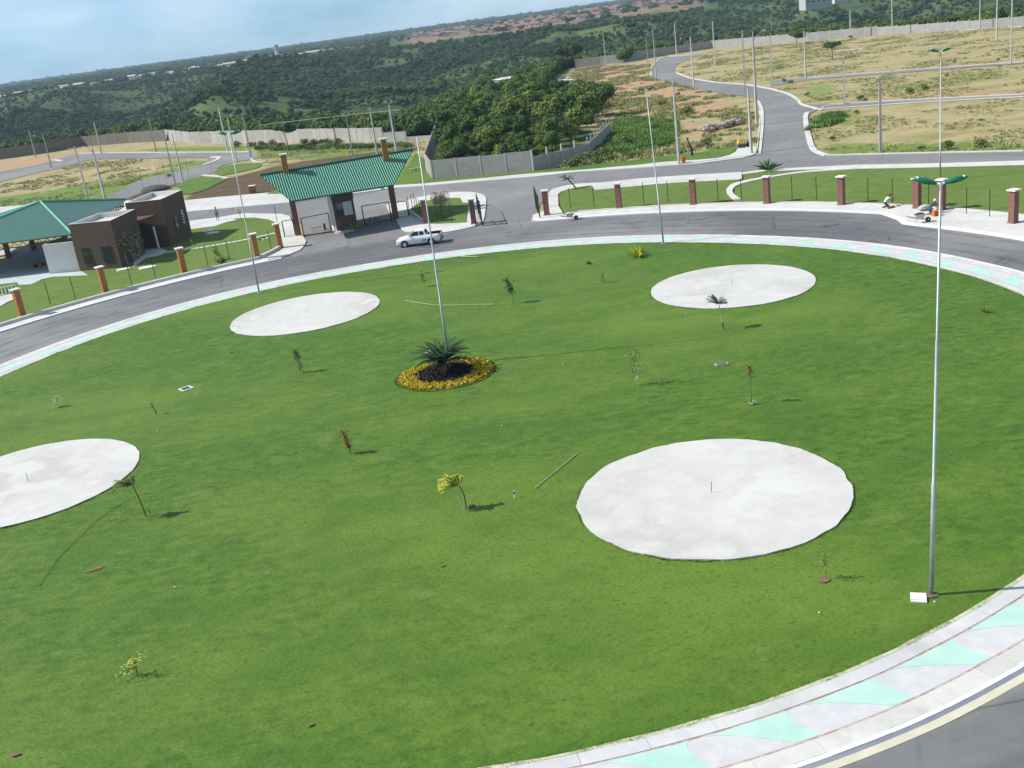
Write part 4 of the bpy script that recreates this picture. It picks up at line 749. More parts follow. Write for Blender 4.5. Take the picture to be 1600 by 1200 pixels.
for i, (p, lab) in enumerate(left_p):
    rz = math.atan2(p[1] - LC.y, p[0] - LC.x)
    if i == 0: pl.location = (*p, 0.1); pl.rotation_euler = (0, 0, rz)
    else: dup(pl, (*p, 0.1), rz, lab)
right_p = [((-6.917, 114.62), 'red brick pillar between the gatehouse and the grass island'), ((-1.674, 110.502), 'red brick pillar beside the open gate leaf on the island'), ((6.016, 109.566), 'red brick pillar at the right side of the driveway gate'),
           ((13.398, 107.801), 'red brick pillar second from the driveway gate on the right'), ((20.409, 104.427), 'red brick pillar just right of the tall thin lamp pole'), ((26.582, 99.891), 'red brick pillar in front of the spiky agave'),
           ((31.981, 94.689), 'red brick pillar left of the kneeling worker'), ((36.602, 89.027), 'red brick pillar behind the left green lamp shell'), ((37.856, 87.043), 'red brick pillar directly behind the nearest lamp pole'), ((40.074, 79.252), 'red brick pillar farthest right in the row')]
pr = pillar_proto(M_red, right_p[0][1], 'red brick pillars along the right fence')
for i, (p, lab) in enumerate(right_p):
    rz = math.atan2(p[1] - LC.y, p[0] - LC.x)
    if i == 0: pr.location = (*p, 0.1); pr.rotation_euler = (0, 0, rz)
    else: dup(pr, (*p, 0.1), rz, lab)
fp = MB().tube([(0, 0, 0), (0, 0, 2.15)], 0.035, M_darkgreen, 6).build('fence_post')
lps = [(-42.001, 97.958), (-39.962, 98.908), (-35.442, 101.85), (-33.691, 103.944), (-28.989, 106.417), (-27.077, 107.945), (-23.131, 110.166)]; rps = [(8.677, 111.215), (11.12, 110.452), (16.061, 108.424), (18.393, 107.296), (22.952, 104.678), (24.899, 103.035), (29.06, 100.1), (30.818, 98.229), (34.308, 94.368), (35.68, 92.159), (37.349, 88.423), (38.686, 84.206), (39.608, 82.151)] + [(-5.618, 113.263), (-4.004, 112.057)]
for i, p in enumerate(lps + rps):
    o = fp if i == 0 else fp.copy()
    if i: COL.objects.link(o)
    o.location = (*p, 0.2)
    L_ = i < len(lps)
    tag(o, ORD[i] + ' thin dark fence post from the left between the orange pillars' if L_ else ('thin dark fence post on the island beside the twiggy shrub, ' + ('left one' if i == len(lps) + len(rps) - 2 else 'right one') if i >= len(lps) + len(rps) - 2 else ORD[i - len(lps)] + ' thin dark fence post from the left between the red pillars'), 'fence post', 'thin fence posts between orange pillars' if L_ else 'thin fence posts between red pillars')

# ------------------------------------------------------------------ lamp poles
def leaf_lamp(t_, top, ang, size=1.0, arm=0.13):
    """a green leaf-shaped shell with a white boss, on a short white arm"""
    ca, sa = math.cos(ang), math.sin(ang); a = Vector((0, 0, top))
    e = a + Vector((ca * arm * size, sa * arm * size, 0.03 * size)); MB().tube([a, e], 0.045 * size, M_white, 6).build('lamp_arm', None, t_)
    mb = MB(); n = 12; L_ = 0.80 * size; rings = []
    for i in range(n + 1):
        f = i / n; w = (0.03 + 0.125 * math.sin(math.pi * min(1, f * 0.9 + 0.1) ** 1.2) ** 0.8) * size if f < 1 else 0.02
        c = e + Vector((ca, sa, 0)) * (L_ * f) + Vector((0, 0, ((0.25 if ca < 0 else 0.16) * f - 0.03 * f * f) * size))
        rings.append([c + Vector((-sa, ca, 0)) * (w * math.cos(k * math.pi / 4)) + Vector((0, 0, 1)) * (w * 0.75 * math.sin(k * math.pi / 4)) for k in range(8)])
    vs = [v for q in rings for v in q]; mb.add(vs, [(i * 8 + k, i * 8 + (k + 1) % 8, (i + 1) * 8 + (k + 1) % 8, (i + 1) * 8 + k) for i in range(n) for k in range(8)], M_lamp)
    sh = mb.build('lamp_shell', None, t_, True)
    c = e + Vector((ca, sa, 0)) * (L_ * .8) + Vector((0, -0.06 * size, (0.24 if ca < 0 else 0.17) * size)); MB().ell(c, (0.05 * size, 0.05 * size, 0.045 * size), M_white, 8, 5).build('boss', None, sh, True)
def lamp_pole(xy, h, label, angs, lean=(0, 0), r=0.10, size=1.0, base=True, name='lamp_pole'):
    t_ = thing(name, label, 'lamp pole', (*xy, 0.15)); t_.rotation_euler = (lean[0], lean[1], 0)
    MB().tube([(0, 0, 0), (0, 0, h * .30), (0, 0, h * .301), (0, 0, h * .65), (0, 0, h * .651), (0, 0, h)], [r, r, r * .75, r * .72, r * .55, r * .5], M_steel, 10).build('pole', None, t_, True)
    if base: MB().box((0, 0, 0), (0.4, 0.4, 0.04), M_steel).build('base_plate', None, t_)
    for a_ in angs: leaf_lamp(t_, h - 0.05, a_, size)
    return t_
pA = lamp_pole((12.904, 30.298), 13.75, 'nearest tall galvanised lamp pole with two green leaf-shaped lamps', [2.75, -0.05], (0, 0), 0.074, 0.84)
pB = lamp_pole((-3.699, 62.514), 14.0, 'tall bare galvanised pole rising from behind the palm bed', [], (0, 0), 0.072, 1, False)
pC = lamp_pole((-20.915, 90.949), 13.7, 'tall lamp pole with green lamps at the left rim of the lawn', [2.7, 0.3], (0, 0), 0.072, 1.2)
pD = lamp_pole((14.504, 88.657), 12.9, 'tall lamp pole with green lamps by the red brick fence centre', [2.7, 0.4], (0, 0), 0.072, 0.9)
pE = lamp_pole((43.064, 99.336), 11.9, 'lamp pole with green lamps behind the right fence pillar', [math.pi * .93, 0.2], (0, 0), 0.075, 1.15)
pF = lamp_pole((46.843, 89.902), 11.2, 'lamp pole just outside the right edge with one green lamp showing', [math.pi * .98, 0.1], (0, 0), 0.09, 1.1)
# lean of the nearest pole seen in the photograph
def aim_lean(o, dx, dy): o.rotation_euler = (-dy, dx, 0)
aim_lean(pA, 0.018, 0.0); aim_lean(pB, 0.012, 0); aim_lean(pC, 0.02, 0); aim_lean(pD, -0.03, 0)
# white service lid and bare soil at the foot of the nearest pole
t_ = thing('service_lid', 'white square service lid on bare soil at the foot of the nearest lamp pole', 'lid', (*(12.438, 30.214), 0.18), rad(-20))
MB().box((0, 0, 0), (0.50, 0.42, 0.06), M_white).build('lid', None, t_); MB().box((0, -0.27, -0.01), (0.5, 0.09, 0.05), M_cap).build('rim', None, t_)
def blob(name, xy, r, z, m, n=14, ecc=1.0, rz=0, kind='structure', seed=0):
    pts = []
    for i in range(n):
        a_ = 2 * math.pi * i / n; rr_ = r * (1 + 0.25 * noise.noise(Vector((math.cos(a_) * 1.5, math.sin(a_) * 1.5, seed + xy[0])))); x = rr_ * math.cos(a_); y = rr_ * ecc * math.sin(a_)
        pts.append((xy[0] + x * math.cos(rz) - y * math.sin(rz), xy[1] + x * math.sin(rz) + y * math.cos(rz)))
    return struct(name, MB().prism(pts, None, z, m))
blob('bare_soil', (12.85, 30.271), 0.30, 0.222, M_dirt, 14, 0.7)
blob('bare_soil', (9.873, 32.044), 0.22, 0.222, M_dirt, 10, 0.8); blob('bare_soil', (-18.705, 40.682), 0.42, 0.215, M_dirt, 12, 0.3, 0.4)
blob('bare_soil', (-3.651, 36.816), 0.12, 0.225, M_dirt, 10, 0.5, 0.6); blob('bare_soil', (-17.128, 28.318), 0.18, 0.215, M_dirt, 10, 0.5); blob('bare_soil', (-7.635, 27.764), 0.12, 0.22, M_dirt, 10, 0.5, 0.6)

# ------------------------------------------------------------------ concrete utility poles
def crossarm(mb, z, w, ang): mb.box((0, 0, z), (w, 0.10, 0.12), M_polec, ang)
UP = [  # base, height, extras, label
 ((-124.597, 307.664), 7.6, '', 'concrete pole near the far left fence, first from the left'), ((-103.636, 263.414), 8.0, 'L', 'concrete street-light pole with arm on the left estate road'),
 ((-67.869, 184.415), 9.0, 'T', 'thick concrete pole topped with a wide crossarm, left field'), ((-63.796, 180.921), 9.0, 'l', 'thinner concrete pole just right of the crossarm pole, left field'),
 ((-99.302, 287.673), 8.2, '', 'pale concrete pole on the kerb of the left estate road'), ((-79.112, 267.681), 8.3, 'l', 'pale concrete pole at the middle of the left estate road kerb'),
 ((-52.678, 184.661), 9.0, 't', 'concrete pole behind the rear brown building, left of a pair'), ((-52.873, 190.251), 8.6, '', 'concrete pole behind the rear brown building, right of a pair'),
 ((-55.628, 240.775), 9.6, '', 'bright concrete pole behind the left green leaf lamps'), ((-47.94, 213.057), 8.6, 'L', 'grey concrete pole beside the road bend at left'),
 ((-46.689, 221.156), 8.8, 'L', 'concrete pole with long lamp arm at the end of the left road'), ((-22.641, 192.075), 7.4, 'F', 'floodlight pole behind the middle of the green roof'),
 ((-18.242, 191.881), 8.2, 't', 'concrete pole with small cap arm behind the green roof'), ((-14.904, 192.926), 8.6, 'F', 'floodlight pole behind the right end of the green roof'),
 ((47.28, 379.649), 10.5, '', 'pale concrete pole at the top of the dirt slope'), ((50.325, 308.642), 10.0, 'l', 'thin pole left of the street light on the far road'),
 ((47.345, 279.166), 12.5, 'L', 'street-light pole at the inside bend of the far road'), ((71.997, 379.376), 11.0, '', 'pale pole at the far end of the road by the wall'),
 ((49.539, 243.663), 10.8, 'L', 'street-light pole beside the middle of the far road'), ((68.289, 304.379), 11.8, '', 'concrete pole in the far dry lot right of the road'),
 ((51.721, 206.237), 12.2, '', 'tall concrete pole left of the group at the road junction'), ((48.97, 187.998), 12.4, 'R', 'tall concrete pole with lamp arm at the road junction'),
 ((41.788, 160.64), 12.0, '', 'dark slim pole against the kerb at the junction'), ((33.765, 133.291), 8.0, '', 'concrete pole standing on the white pavement corner'),
 ((24.363, 132.194), 10.3, 't', 'tall tapered concrete pole on the white pavement right of centre'), ((60.271, 218.208), 10.5, '', 'slim pole at the corner of the middle dry lot'),
 ((119.581, 430.523), 8.0, '', 'short far pole beyond the wall, left'), ((70.114, 228.04), 9.5, '', 'slim pale pole on the upper lot road'), ((120.595, 344.591), 8.5, '', 'short pale pole in front of the far wall'),
 ((128.425, 330.661), 10.5, '', 'pale pole rising above the far wall against the trees'), ((59.069, 172.26), 7.2, 't', 'concrete pole with crossarm on the lot road kerb'),
 ((45.44, 120.75), 8.5, 't', 'thick concrete pole on the kerb of the nearest dry lot'), ((143.072, 304.678), 11.5, '', 'tall pale pole by the far wall at right'), ((125.635, 258.897), 12.0, '', 'slim pale pole right of the tall one by the far wall'),
 ((99.685, 199.773), 12.5, 't', 'grey pole near the right edge in the dry lots')]
for i, (p, h, ex, lab) in enumerate(UP):
    t_ = thing('utility_pole', lab, 'utility pole', p, 0.3 * i, 'concrete utility poles of the estate')
    MB().box((0, 0, 0), (0.34, 0.26, h), M_polec, 0, 0.55).build('pole', None, t_)
    if ex in 'Tt' and ex:
        mb = MB(); crossarm(mb, h - 0.35, 2.6 if ex == 'T' else 1.1, -0.3 * i); mb.build('crossarm', None, t_)
    if ex in ('L', 'R', 'l', 'F'):
        a_ = (math.pi if ex in 'Ll' else 0.25) - 0.3 * i; l = 1.9 if ex != 'l' else 1.0
        if ex == 'F':
            mb = MB(); crossarm(mb, h - 0.1, 1.2, -0.3 * i); mb.build('crossarm', None, t_)
            for sx in (-.5, .5):
                MB().box((sx * math.cos(-.3 * i), sx * math.sin(-.3 * i), h), (0.42, 0.22, 0.34), M_shutter, -0.3 * i).build('floodlight', None, t_)
        else:
            e = Vector((math.cos(a_) * l, math.sin(a_) * l, h - 0.1)); MB().tube([(0, 0, h - 1.4), e * 0.55 + Vector((0, 0, h * .42 - .1)), e], 0.045, M_steel, 5).build('lamp_arm', None, t_)
            MB().ell(e + Vector((math.cos(a_) * .25, math.sin(a_) * .25, 0)), (0.34, 0.16, 0.09), M_shutter, 8, 4).build('lamp_head', None, t_)
# overhead wires between the sports ground poles
def wire(a, b, sag, label, r=0.022):
    pts = [Vector(a).lerp(Vector(b), k / 12) - Vector((0, 0, sag * 4 * (k / 12) * (1 - k / 12))) for k in range(13)]
    return tag(MB().tube(pts, r, M_black, 4).build('overhead_wire'), label, 'wire')
# sports court frames (thin pale posts with a top rail)
def frame_fence(pts, h, label, name='court_frame', r=0.032, rails=True):
    t_ = thing(name, label, 'frame', pts[0])
    o0 = Vector((*pts[0], 0))
    for p in pts: MB().tube([Vector((*p, 0)) - o0, Vector((*p, h)) - o0], r, M_steel, 5).build('post', None, t_)
    if rails: MB().tube([Vector((*p, h)) - o0 for p in pts], r * 1.3, M_polec, 5).build('top_rail', None, t_)
    return t_
frame_fence([(-41.464, 211.064), (-37.039, 210.253), (-30.743, 208.31), (-23.001, 205.625), (-13.693, 200.847)], 6.6, 'long thin sports court frame behind the gatehouse roof')
frame_fence([(-15.686, 198.989), (-15.05, 200.346), (-13.693, 200.847)], 6.2, 'short end frame of the sports court')
frame_fence([(-28.933, 194.327), (-27.583, 193.784)], 3.0, 'small thin goal frame on the grass behind the green roof', 'goal_frame', 0.04)
frame_fence([(-57.748, 183.369), (-55.001, 183.812), (-54.062, 184.437), (-50.334, 185.518)], 4.4, 'thin metal frame behind the rear brown building', 'court_frame', 0.032)
frame_fence([(-57.748, 183.369), (-54.41, 176.21)], 4.4, 'side of the thin metal frame behind the brown building', 'court_frame', 0.032)
frame_fence([(-49.785, 199.821), (-50.334, 185.518)], 3.6, 'thin two-post frame beside the left road', 'court_frame', 0.04)

# ------------------------------------------------------------------ walls
def panel_wall(name, label, pts, h, step, m, mp, posth=0.0, cat='wall', thick=0.12, z=0.0, postw=0.2):
    t_ = thing(name, label, cat, pts[0]); o0 = Vector(pts[0][:2]); k = 0; done = set()
    for i in range(len(pts) - 1):
        a = Vector(pts[i][:2]); b_ = Vector(pts[i + 1][:2]); Ls = (b_ - a).length; n = max(1, round(Ls / step)); ang = math.atan2(b_.y - a.y, b_.x - a.x)
        for j in range(n):
            c = a.lerp(b_, (j + .5) / n) - o0; MB().box((c.x, c.y, -0.3), (Ls / n - postw - 0.01, thick, h + 0.3 + 0.04 * math.sin(j * 2.7)), m, ang).build('panel', None, t_)
            q = a.lerp(b_, j / n) - o0; MB().box((q.x, q.y, -0.3), (postw, postw, h + 0.36 + posth), mp, ang).build('post', None, t_)
    q = Vector(pts[-1][:2]) - o0; MB().box((q.x, q.y, -0.3), (postw, postw, h + 0.36 + posth), mp).build('post', None, t_)
    return t_
panel_wall('panel_wall', 'long dark weathered panel wall below the left forest', [(-230, 352)] + [(-140.201, 320.511), (-128.01, 320.906), (-117.819, 327.202), (-101.126, 316.883), (-86.378, 303.25)], 3.0, 3.6, M_mesh, M_mesh, 0.5)
panel_wall('panel_wall', 'white panel wall with a step running behind the left sports ground', [(-87.157, 306.82), (-73.846, 280.873), (-62.144, 266.9), (-51.923, 254.723), (-42.572, 243.583), (-35.56, 234.701), (-29.821, 227.431)], 2.9, 3.2, M_wallw, M_wallpost)
panel_wall('panel_wall', 'bright white ribbed wall section behind the gatehouse roof', [(-29.696, 227.525), (-24.351, 219.891), (-18.615, 213.236)], 2.9, 2.2, M_wallw, M_wallpost)
panel_wall('panel_wall', 'lower white wall stretch stepping down behind the right roof column', [(-18.474, 213.058), (-16.202, 211.355), (-13.843, 209.759)], 1.9, 2.2, M_wallw, M_wallpost)
panel_wall('panel_wall', 'very low pale wall stretch ending at the white-edged wall', [(-13.715, 209.713), (-11.392, 208.141), (-8.966, 206.18)], 0.8, 2.4, M_wallw, M_wallpost)
panel_wall('panel_wall', 'white-edged wall running away from the grey wall corner', [(-7.818, 210.221, 2.5)[:2], (-8.32, 159.946, 2.5)[:2], (-7.12, 149.412)], 2.6, 3.2, M_wallw, M_wallpost)
panel_wall('panel_wall', 'dark grey panel wall beside the green verge', [(-7.073, 149.368), (6.667, 144.506)], 2.7, 3.4, M_wall, M_wallpost)
panel_wall('panel_wall', 'grey panel wall climbing the slope with thin uprights on top', [(6.812, 144.031), (11.107, 146.986), (15.089, 150.602), (21.308, 173.864)], 1.9, 3.4, M_wall, M_wallpost, 0.9)
panel_wall('panel_wall', 'short wall piece on the dirt slope crest beside the trees', [(18.616, 274.44), (22.511, 295.568), (27.767, 321.835)], 2.0, 4.5, M_wall, M_wallpost, 0)
panel_wall('panel_wall', 'far grey panel wall left of the road end', [(37.809, 392.292), (46.984, 389.775), (54.561, 386.531), (63.408, 391.71), (70.665, 393.467)], 2.9, 4.0, M_wall, M_wallpost, 0.3)
panel_wall('panel_wall', 'far panel wall running along the top of the dry lots', [(71.064, 395.635), (88.546, 398.631), (102.894, 375.673), (111.974, 360.709), (128.219, 342.638)], 2.7, 4.0, M_wall, M_wallpost, 0.3)
panel_wall('panel_wall', 'far panel wall at upper right below the dark forest', [(128.254, 342.191), (136.68, 324.237), (144.294, 307.675), (151.769, 297.261)] + [(185, 284)], 2.4, 4.0, M_wall, M_wallpost, 0.3)

# ------------------------------------------------------------------ gatehouse
gh = thing('gatehouse', 'entrance gatehouse with green ribbed roof on two tall brick columns', 'gatehouse', (-16.776, 117.071))
g0 = Vector((*(-16.776, 117.071), 0))
TL, TR_, BR, BL = [Vector(v) - g0 for v in ((-24.219, 117.451, 7.25), (-7.618, 122.361, 7.25), (-9.815, 115.764, 4.500), (-20.533, 112.918, 4.65))]
colL = Vector((*(-21.466, 118.152), 0)) - g0; colR = Vector((*(-10.58, 120.411), 0)) - g0
eave_d = ((BR - BL).normalized()); back = Vector((-eave_d.y, eave_d.x, 0))
def roof_slope(name, a, b_, c, d, th=0.10):
    n_ = (b_ - a).cross(d - a).normalized();
    if n_.z < 0: n_ = -n_
    vs = [a, b_, c, d]; vs2 = [v - n_ * th for v in vs]
    o = MB(); o.add(vs + vs2, [(0, 1, 2, 3), (7, 6, 5, 4), (0, 4, 5, 1), (1, 5, 6, 2), (2, 6, 7, 3), (3, 7, 4, 0)], M_tiledark); return o.build(name, None, gh), n_
sl, nrm = roof_slope('roof_slope', BL, BR, TR_, TL)
mb = MB(); NRb = 66
for i in range(NRb):   # mint ribs lying on the slope, clipped by the slanted gables
    f = (i + 0.5) / NRb; top = TL.lerp(TR_, f); dirn = ((BL + BR) / 2 - (TL + TR_) / 2); dirn -= eave_d * dirn.dot(eave_d)
    # where the rib meets the outline
    tmax = 1.0; along = (top - TL).dot(eave_d); Lw = (TR_ - TL).dot(eave_d)
    lb = (BL - TL).dot(eave_d); rb_ = (TR_ - BR).dot(eave_d)
    if along < lb: tmax = along / lb
    if Lw - along < rb_: tmax = min(tmax, (Lw - along) / rb_)
    if tmax < 0.03: continue
    def onslope(tt):
        l_ = TL.lerp(BL, tt); r_ = TR_.lerp(BR, tt); w_ = (r_ - l_).dot(eave_d); return l_ + (r_ - l_) * ((along - (l_ - TL).dot(eave_d)) / w_ if w_ else 0)
    a_ = onslope(0.03); b_ = onslope(tmax * 0.995); w_ = 0.044
    mb.add([a_ - eave_d * w_ + nrm * .004, a_ + nrm * 0.07, a_ + eave_d * w_ + nrm * .004, b_ - eave_d * w_ + nrm * .004, b_ + nrm * .07, b_ + eave_d * w_ + nrm * .004], [(0, 1, 4, 3), (1, 2, 5, 4), (3, 4, 5), (2, 1, 0)], M_tilelight)
mb.build('roof_ribs', None, gh)['kind'] = 'stuff'
# rear slope mirrored down behind the ridge
def mirror(v, dz=0): w = v - TL; k = w.dot(-back); return v + back * 2 * k + Vector((0, 0, 0))
BLb = BL + back * 2 * ((TL - BL).dot(back)); BRb = BR + back * 2 * ((TR_ - BR).dot(back))
roof_slope('roof_slope', TL, TR_, BRb, BLb)
MB().tube([TL + Vector((0, 0, .03)), TR_ + Vector((0, 0, .03))], 0.16, M_tiledark, 8).build('ridge_cap', None, gh)
MB().tube([BL + Vector((0, 0, .0)), BR], 0.09, M_tiledark, 6).build('gutter', None, gh)
for c in (colL, colR):
    co = MB(); co.box(c, (0.62, 0.62, 5.2), M_red, 0.2); co.box(c + Vector((0, 0, 5.2)), (0.6, 0.6, 3.85), M_orange, 0.2); q = co.build('column', None, gh)  # darker lower shaft has the roof's shade put into its colour, orange top sunlit
    MB().box(c + Vector((0, 0, 9.05)), (0.86, 0.86, 0.13), M_cap, 0.2).build('capstone', None, q)
# beams under the roof
for dlt in (-1.6, 1.6):
    a_ = colL + back * (1.7 + dlt) + Vector((0, 0, 4.9)); b_ = colR + back * (1.7 + dlt) + Vector((0, 0, 4.9)); MB().tube([a_, b_], 0.12, M_bark, 4).build('beam', None, gh)
# booth
bt = thing('guard_booth', 'brown guard booth with white sliding window panel under the green roof', 'booth', (-15.774, 117.109), math.atan2(eave_d.y, eave_d.x) + 0.05)
MB().box((0, 1.3, 0), (2.35, 2.5, 5.0), M_brown).build('wall', None, bt); MB().box((-1.22, 1.3, 0), (0.08, 2.5, 5.0), M_render).build('side_wall', None, bt)
w_ = MB().box((-0.48, 0.02, 1.75), (0.85, 0.06, 1.45), M_glass).build('window', None, bt)  # dark sheet on the wall paints the shade inside the open half
MB().box((0.42, 0.02, 1.75), (0.98, 0.08, 1.5), M_shutter).build('window_panel', None, bt)
MB().box((0, -0.02, 3.5), (2.45, 0.14, 0.9), M_brown).build('fascia', None, bt)
MB().prism([(1.4 * math.cos(a / 8 * math.pi) - 0.1, -0.1 - 0.85 * math.sin(a / 8 * math.pi)) for a in range(9)], 0, 0.22, M_conc2).build('planter', None, bt)
def spiky(name, xy, z, n, l, w, m, label, cat='plant', up=0.9, seed=0, group=None):
    rg = random.Random(seed + 5); t_ = thing(name, label, cat, (*xy, z), 0, group)
    for k in range(n):
        a_ = 6.283 * k / n + rg.uniform(-.3, .3); el = rg.uniform(0.35, 1.35) * up; ll = l * rg.uniform(.7, 1.1); d = Vector((math.cos(a_) * math.cos(el), math.sin(a_) * math.cos(el), math.sin(el)))
        mb = MB(); mb.leaf((0, 0, 0), d * ll, w, m, (0, 0, 1) if el < 1.2 else (1, 0, 0), ll * .12); mb.build('leaf', None, t_)
    return t_
spiky('agave', (-14.728, 115.219), 0.25, 12, 1.5, 0.22, M_leafo, 'yellowish spiky plant at the foot of the guard booth', seed=1)
# gate frames
def gate_frame(pa, pb, h, label, name='tube_gate', m=None, bars=0, r=0.06, mid=False):
    m = m or M_black; t_ = thing(name, label, 'gate', pa); o0 = Vector((*pa, 0)); a_ = Vector((0, 0, 0)); b_ = Vector((*pb, 0)) - o0; up = Vector((0, 0, h))
    for q in (a_, b_): MB().tube([q, q + up], r, m, 4).build('post', None, t_)
    MB().tube([a_ + up, b_ + up], r * .7, m, 4).build('top_rail', None, t_); MB().tube([a_ + Vector((0, 0, .12)), b_ + Vector((0, 0, .12))], r * .6, m, 4).build('bottom_rail', None, t_)
    for k in range(bars):
        q = a_.lerp(b_, (k + 1) / (bars + 1)); MB().tube([q + Vector((0, 0, .1)), q + up], 0.018, m, 4).build('bar', None, t_)
    return t_
gate_frame((-20.661, 116.836), (-17.745, 117.961), 2.15, 'open black tube gate frame left of the guard booth')
gate_frame((-14.127, 119.623), (-11.081, 120.173), 2.15, 'open black tube gate frame right of the guard booth, bicycle behind it')
gate_frame((-10.373, 120.669), (-9.119, 120.749), 1.9, 'narrow pedestrian gate frame right of the right brick column')
gate_frame((-23.021, 118.123), (-21.873, 118.439), 1.9, 'narrow pedestrian gate frame left of the left brick column')
gate_frame((-1.485, 109.251), (-0.848, 111.01), 2.35, 'open dark driveway gate leaf beside the island pillar', 'gate_leaf', M_darkgreen, 6)
gate_frame((-0.814, 109.119), (-1.113, 116.361), 2.3, 'second folded dark driveway gate leaf on the island side', 'gate_leaf', M_black, 5)
gate_frame((5.197, 108.481), (5.232, 115.037), 2.45, 'open dark green gate leaf at the right side of the driveway', 'gate_leaf', M_darkgreen, 6)
for i, q in enumerate([(-25.66, 128.89), (-8.997, 121.289), (-8.702, 123), (-8.448, 124.124), (-7.927, 119.613), (-7.508, 117.24)]):
    o = fp.copy(); COL.objects.link(o); o.location = (*q, 0.1); tag(o, ORD[i] + ' dark green fence post from the left near the gatehouse', 'fence post', 'thin fence posts near the gatehouse')
MB_ = MB(); ribbon(MB_, smooth_line([(-9.183, 123.601), (-8.081, 118.902), (-7.069, 114.928)], 3), -0.12, 0.12, 0, 0.45, M_conc); tag(MB_.build('low_wall'), 'low white wall sloping down beside the island pillar', 'low wall')
t_ = thing('driveway_debris', 'dark bent metal bar lying on the driveway', 'bar', (*(-0.409, 109.185), 0.05)); o0 = Vector((*(-0.409, 109.185), 0))
MB().tube([Vector((*p, 0)) - o0 for p in [(-0.615, 108.971), (0.917, 108.562), (1.777, 108.286), (1.593, 110.485)]] , 0.04, M_black, 5).build('bar', None, t_); MB().tube([Vector((*p, .02)) - o0 for p in [(0.524, 108.857), (0.249, 111.129)]], 0.035, M_black, 5).build('bar', None, t_)
# shrub on the island, benches, bollards
t_ = lone_tree((-5.151, 118.286), 2.7, 1.45, 'round bare twiggy grey-brown shrub on the grass island', flat('twig', (0.26, 0.22, 0.15), .3, 5), 25, 2200, 0.12, 0.95, 'shrub', 0.1, 0.05)
bush((-5.156, 114.656), 1.1, 'low green bush in front of the twiggy grey shrub', None, 1, z=0.1)
t_ = thing('sawhorse', 'black and pale trestle lying inside the left gate frame', 'trestle', (-19.428, 119.76), 0.2)
MB().box((0, 0, 0.45), (1.7, 0.12, 0.08), M_paletrunk).build('beam', None, t_)
for sx in (-.7, .7):
    for sy in (-.2, .2): MB().tube([(sx, 0, .45), (sx + .1 * sx, sy, 0)], 0.03, M_paletrunk, 4).build('leg', None, t_)
MB().box((0.75, 0.0, 0), (0.22, 0.22, 0.75), M_black).build('end_post', None, t_)
t_ = thing('park_bench', 'small pale bench on the grass beyond the green roof', 'bench', (-10.021, 161.156), 0.25)
MB().box((0, 0, .45), (2.0, .5, .1), M_paletrunk).build('seat', None, t_)
for sx in (-.8, 0, .8): MB().box((sx, 0, 0), (.12, .45, .45), M_paletrunk).build('leg', None, t_)
t_ = thing('brick_pillar', 'short unfinished orange pillar on the brown soil behind the road', 'pillar', (-35.072, 162.461)); MB().box((0, 0, 0), (0.85, .85, 1.0), M_orange).build('shaft', None, t_); MB().box((0, 0, 1.0), (1.05, 1.05, .1), M_cap).build('capstone', None, t_)
t_ = thing('orange_bucket', 'small orange drum beside the tall concrete pole on the pavement', 'drum', (*(25.036, 132.74), .13)); MB().tube([(0, 0, 0), (0, 0, .75)], [.26, .3], M_orangething, 10).build('body', None, t_); MB().tube([(0, 0, .75), (0, 0, .8)], .31, M_orangething, 10).build('rim', None, t_)
t_ = thing('grey_box', 'small grey box on the pavement behind the gatehouse roof', 'box', (*(-13.988, 146.006), .12)); MB().box((0, 0, 0), (.45, .35, .5), M_stone).build('body', None, t_); MB().box((0, 0, .5), (.5, .4, .06), M_stone).build('lid', None, t_)

# ------------------------------------------------------------------ left buildings
def brown_block(name, label, quad, h, openings, post=None):
    t_ = thing(name, label, 'building', quad[0]); o0 = Vector(quad[0][:2]); P_ = [(p[0] - o0.x, p[1] - o0.y) for p in quad]
    MB().prism(P_, 0, h - 0.6, M_brown).build('wall', None, t_)
    cx = sum(p[0] for p in P_) / 4; cy = sum(p[1] for p in P_) / 4
    inn = [(cx + (p[0] - cx) * 0.93, cy + (p[1] - cy) * 0.93) for p in P_]
    mb = MB()
    for i in range(4):
        a_, b_, c_, d_ = P_[i], P_[(i + 1) % 4], inn[(i + 1) % 4], inn[i]
        mb.add([(*a_, h - .6), (*b_, h - .6), (*b_, h), (*a_, h)], [(0, 1, 2, 3)], M_brown); mb.add([(*a_, h), (*b_, h), (*c_, h), (*d_, h)], [(0, 1, 2, 3)], M_cap); mb.add([(*d_, h - .55), (*c_, h - .55), (*c_, h), (*d_, h)], [(3, 2, 1, 0)], M_render)
    mb.build('parapet', None, t_)
    MB().prism(inn, None, h - 0.55, M_conc).build('roof_deck', None, t_)
    for (i, f, z0, w, hh, m) in openings:
        a_ = Vector(P_[i]); b_ = Vector(P_[(i + 1) % 4]); d = (b_ - a_).normalized(); nn = Vector((d.y, -d.x)); c = a_.lerp(b_, f)
        if nn.dot(c - Vector((cx, cy))) < 0: nn = -nn
        ang = math.atan2(d.y, d.x); fr = MB().box((c.x + nn.x * .03, c.y + nn.y * .03, z0 - .06), (w + .14, .08, hh + .12), M_bark, ang).build('window', None, t_)
        MB().box((c.x + nn.x * .075, c.y + nn.y * .075, z0), (w, .03, hh), m, ang).build('pane', None, fr)
    return t_
A1 = brown_block('brown_building', 'front dark brown block with white parapet and creeper on its wall', [(-44.8, 114.2), (-39.8, 112.8), (-39.2, 119.6), (-43.6, 120.3)], 5.25,
                 [(0, 0.24, 0.9, 0.75, 1.7, M_glass), (0, 0.72, 1.0, 1.0, 1.6, M_glass), (1, 0.72, 1.2, .9, 1.3, M_glass)])
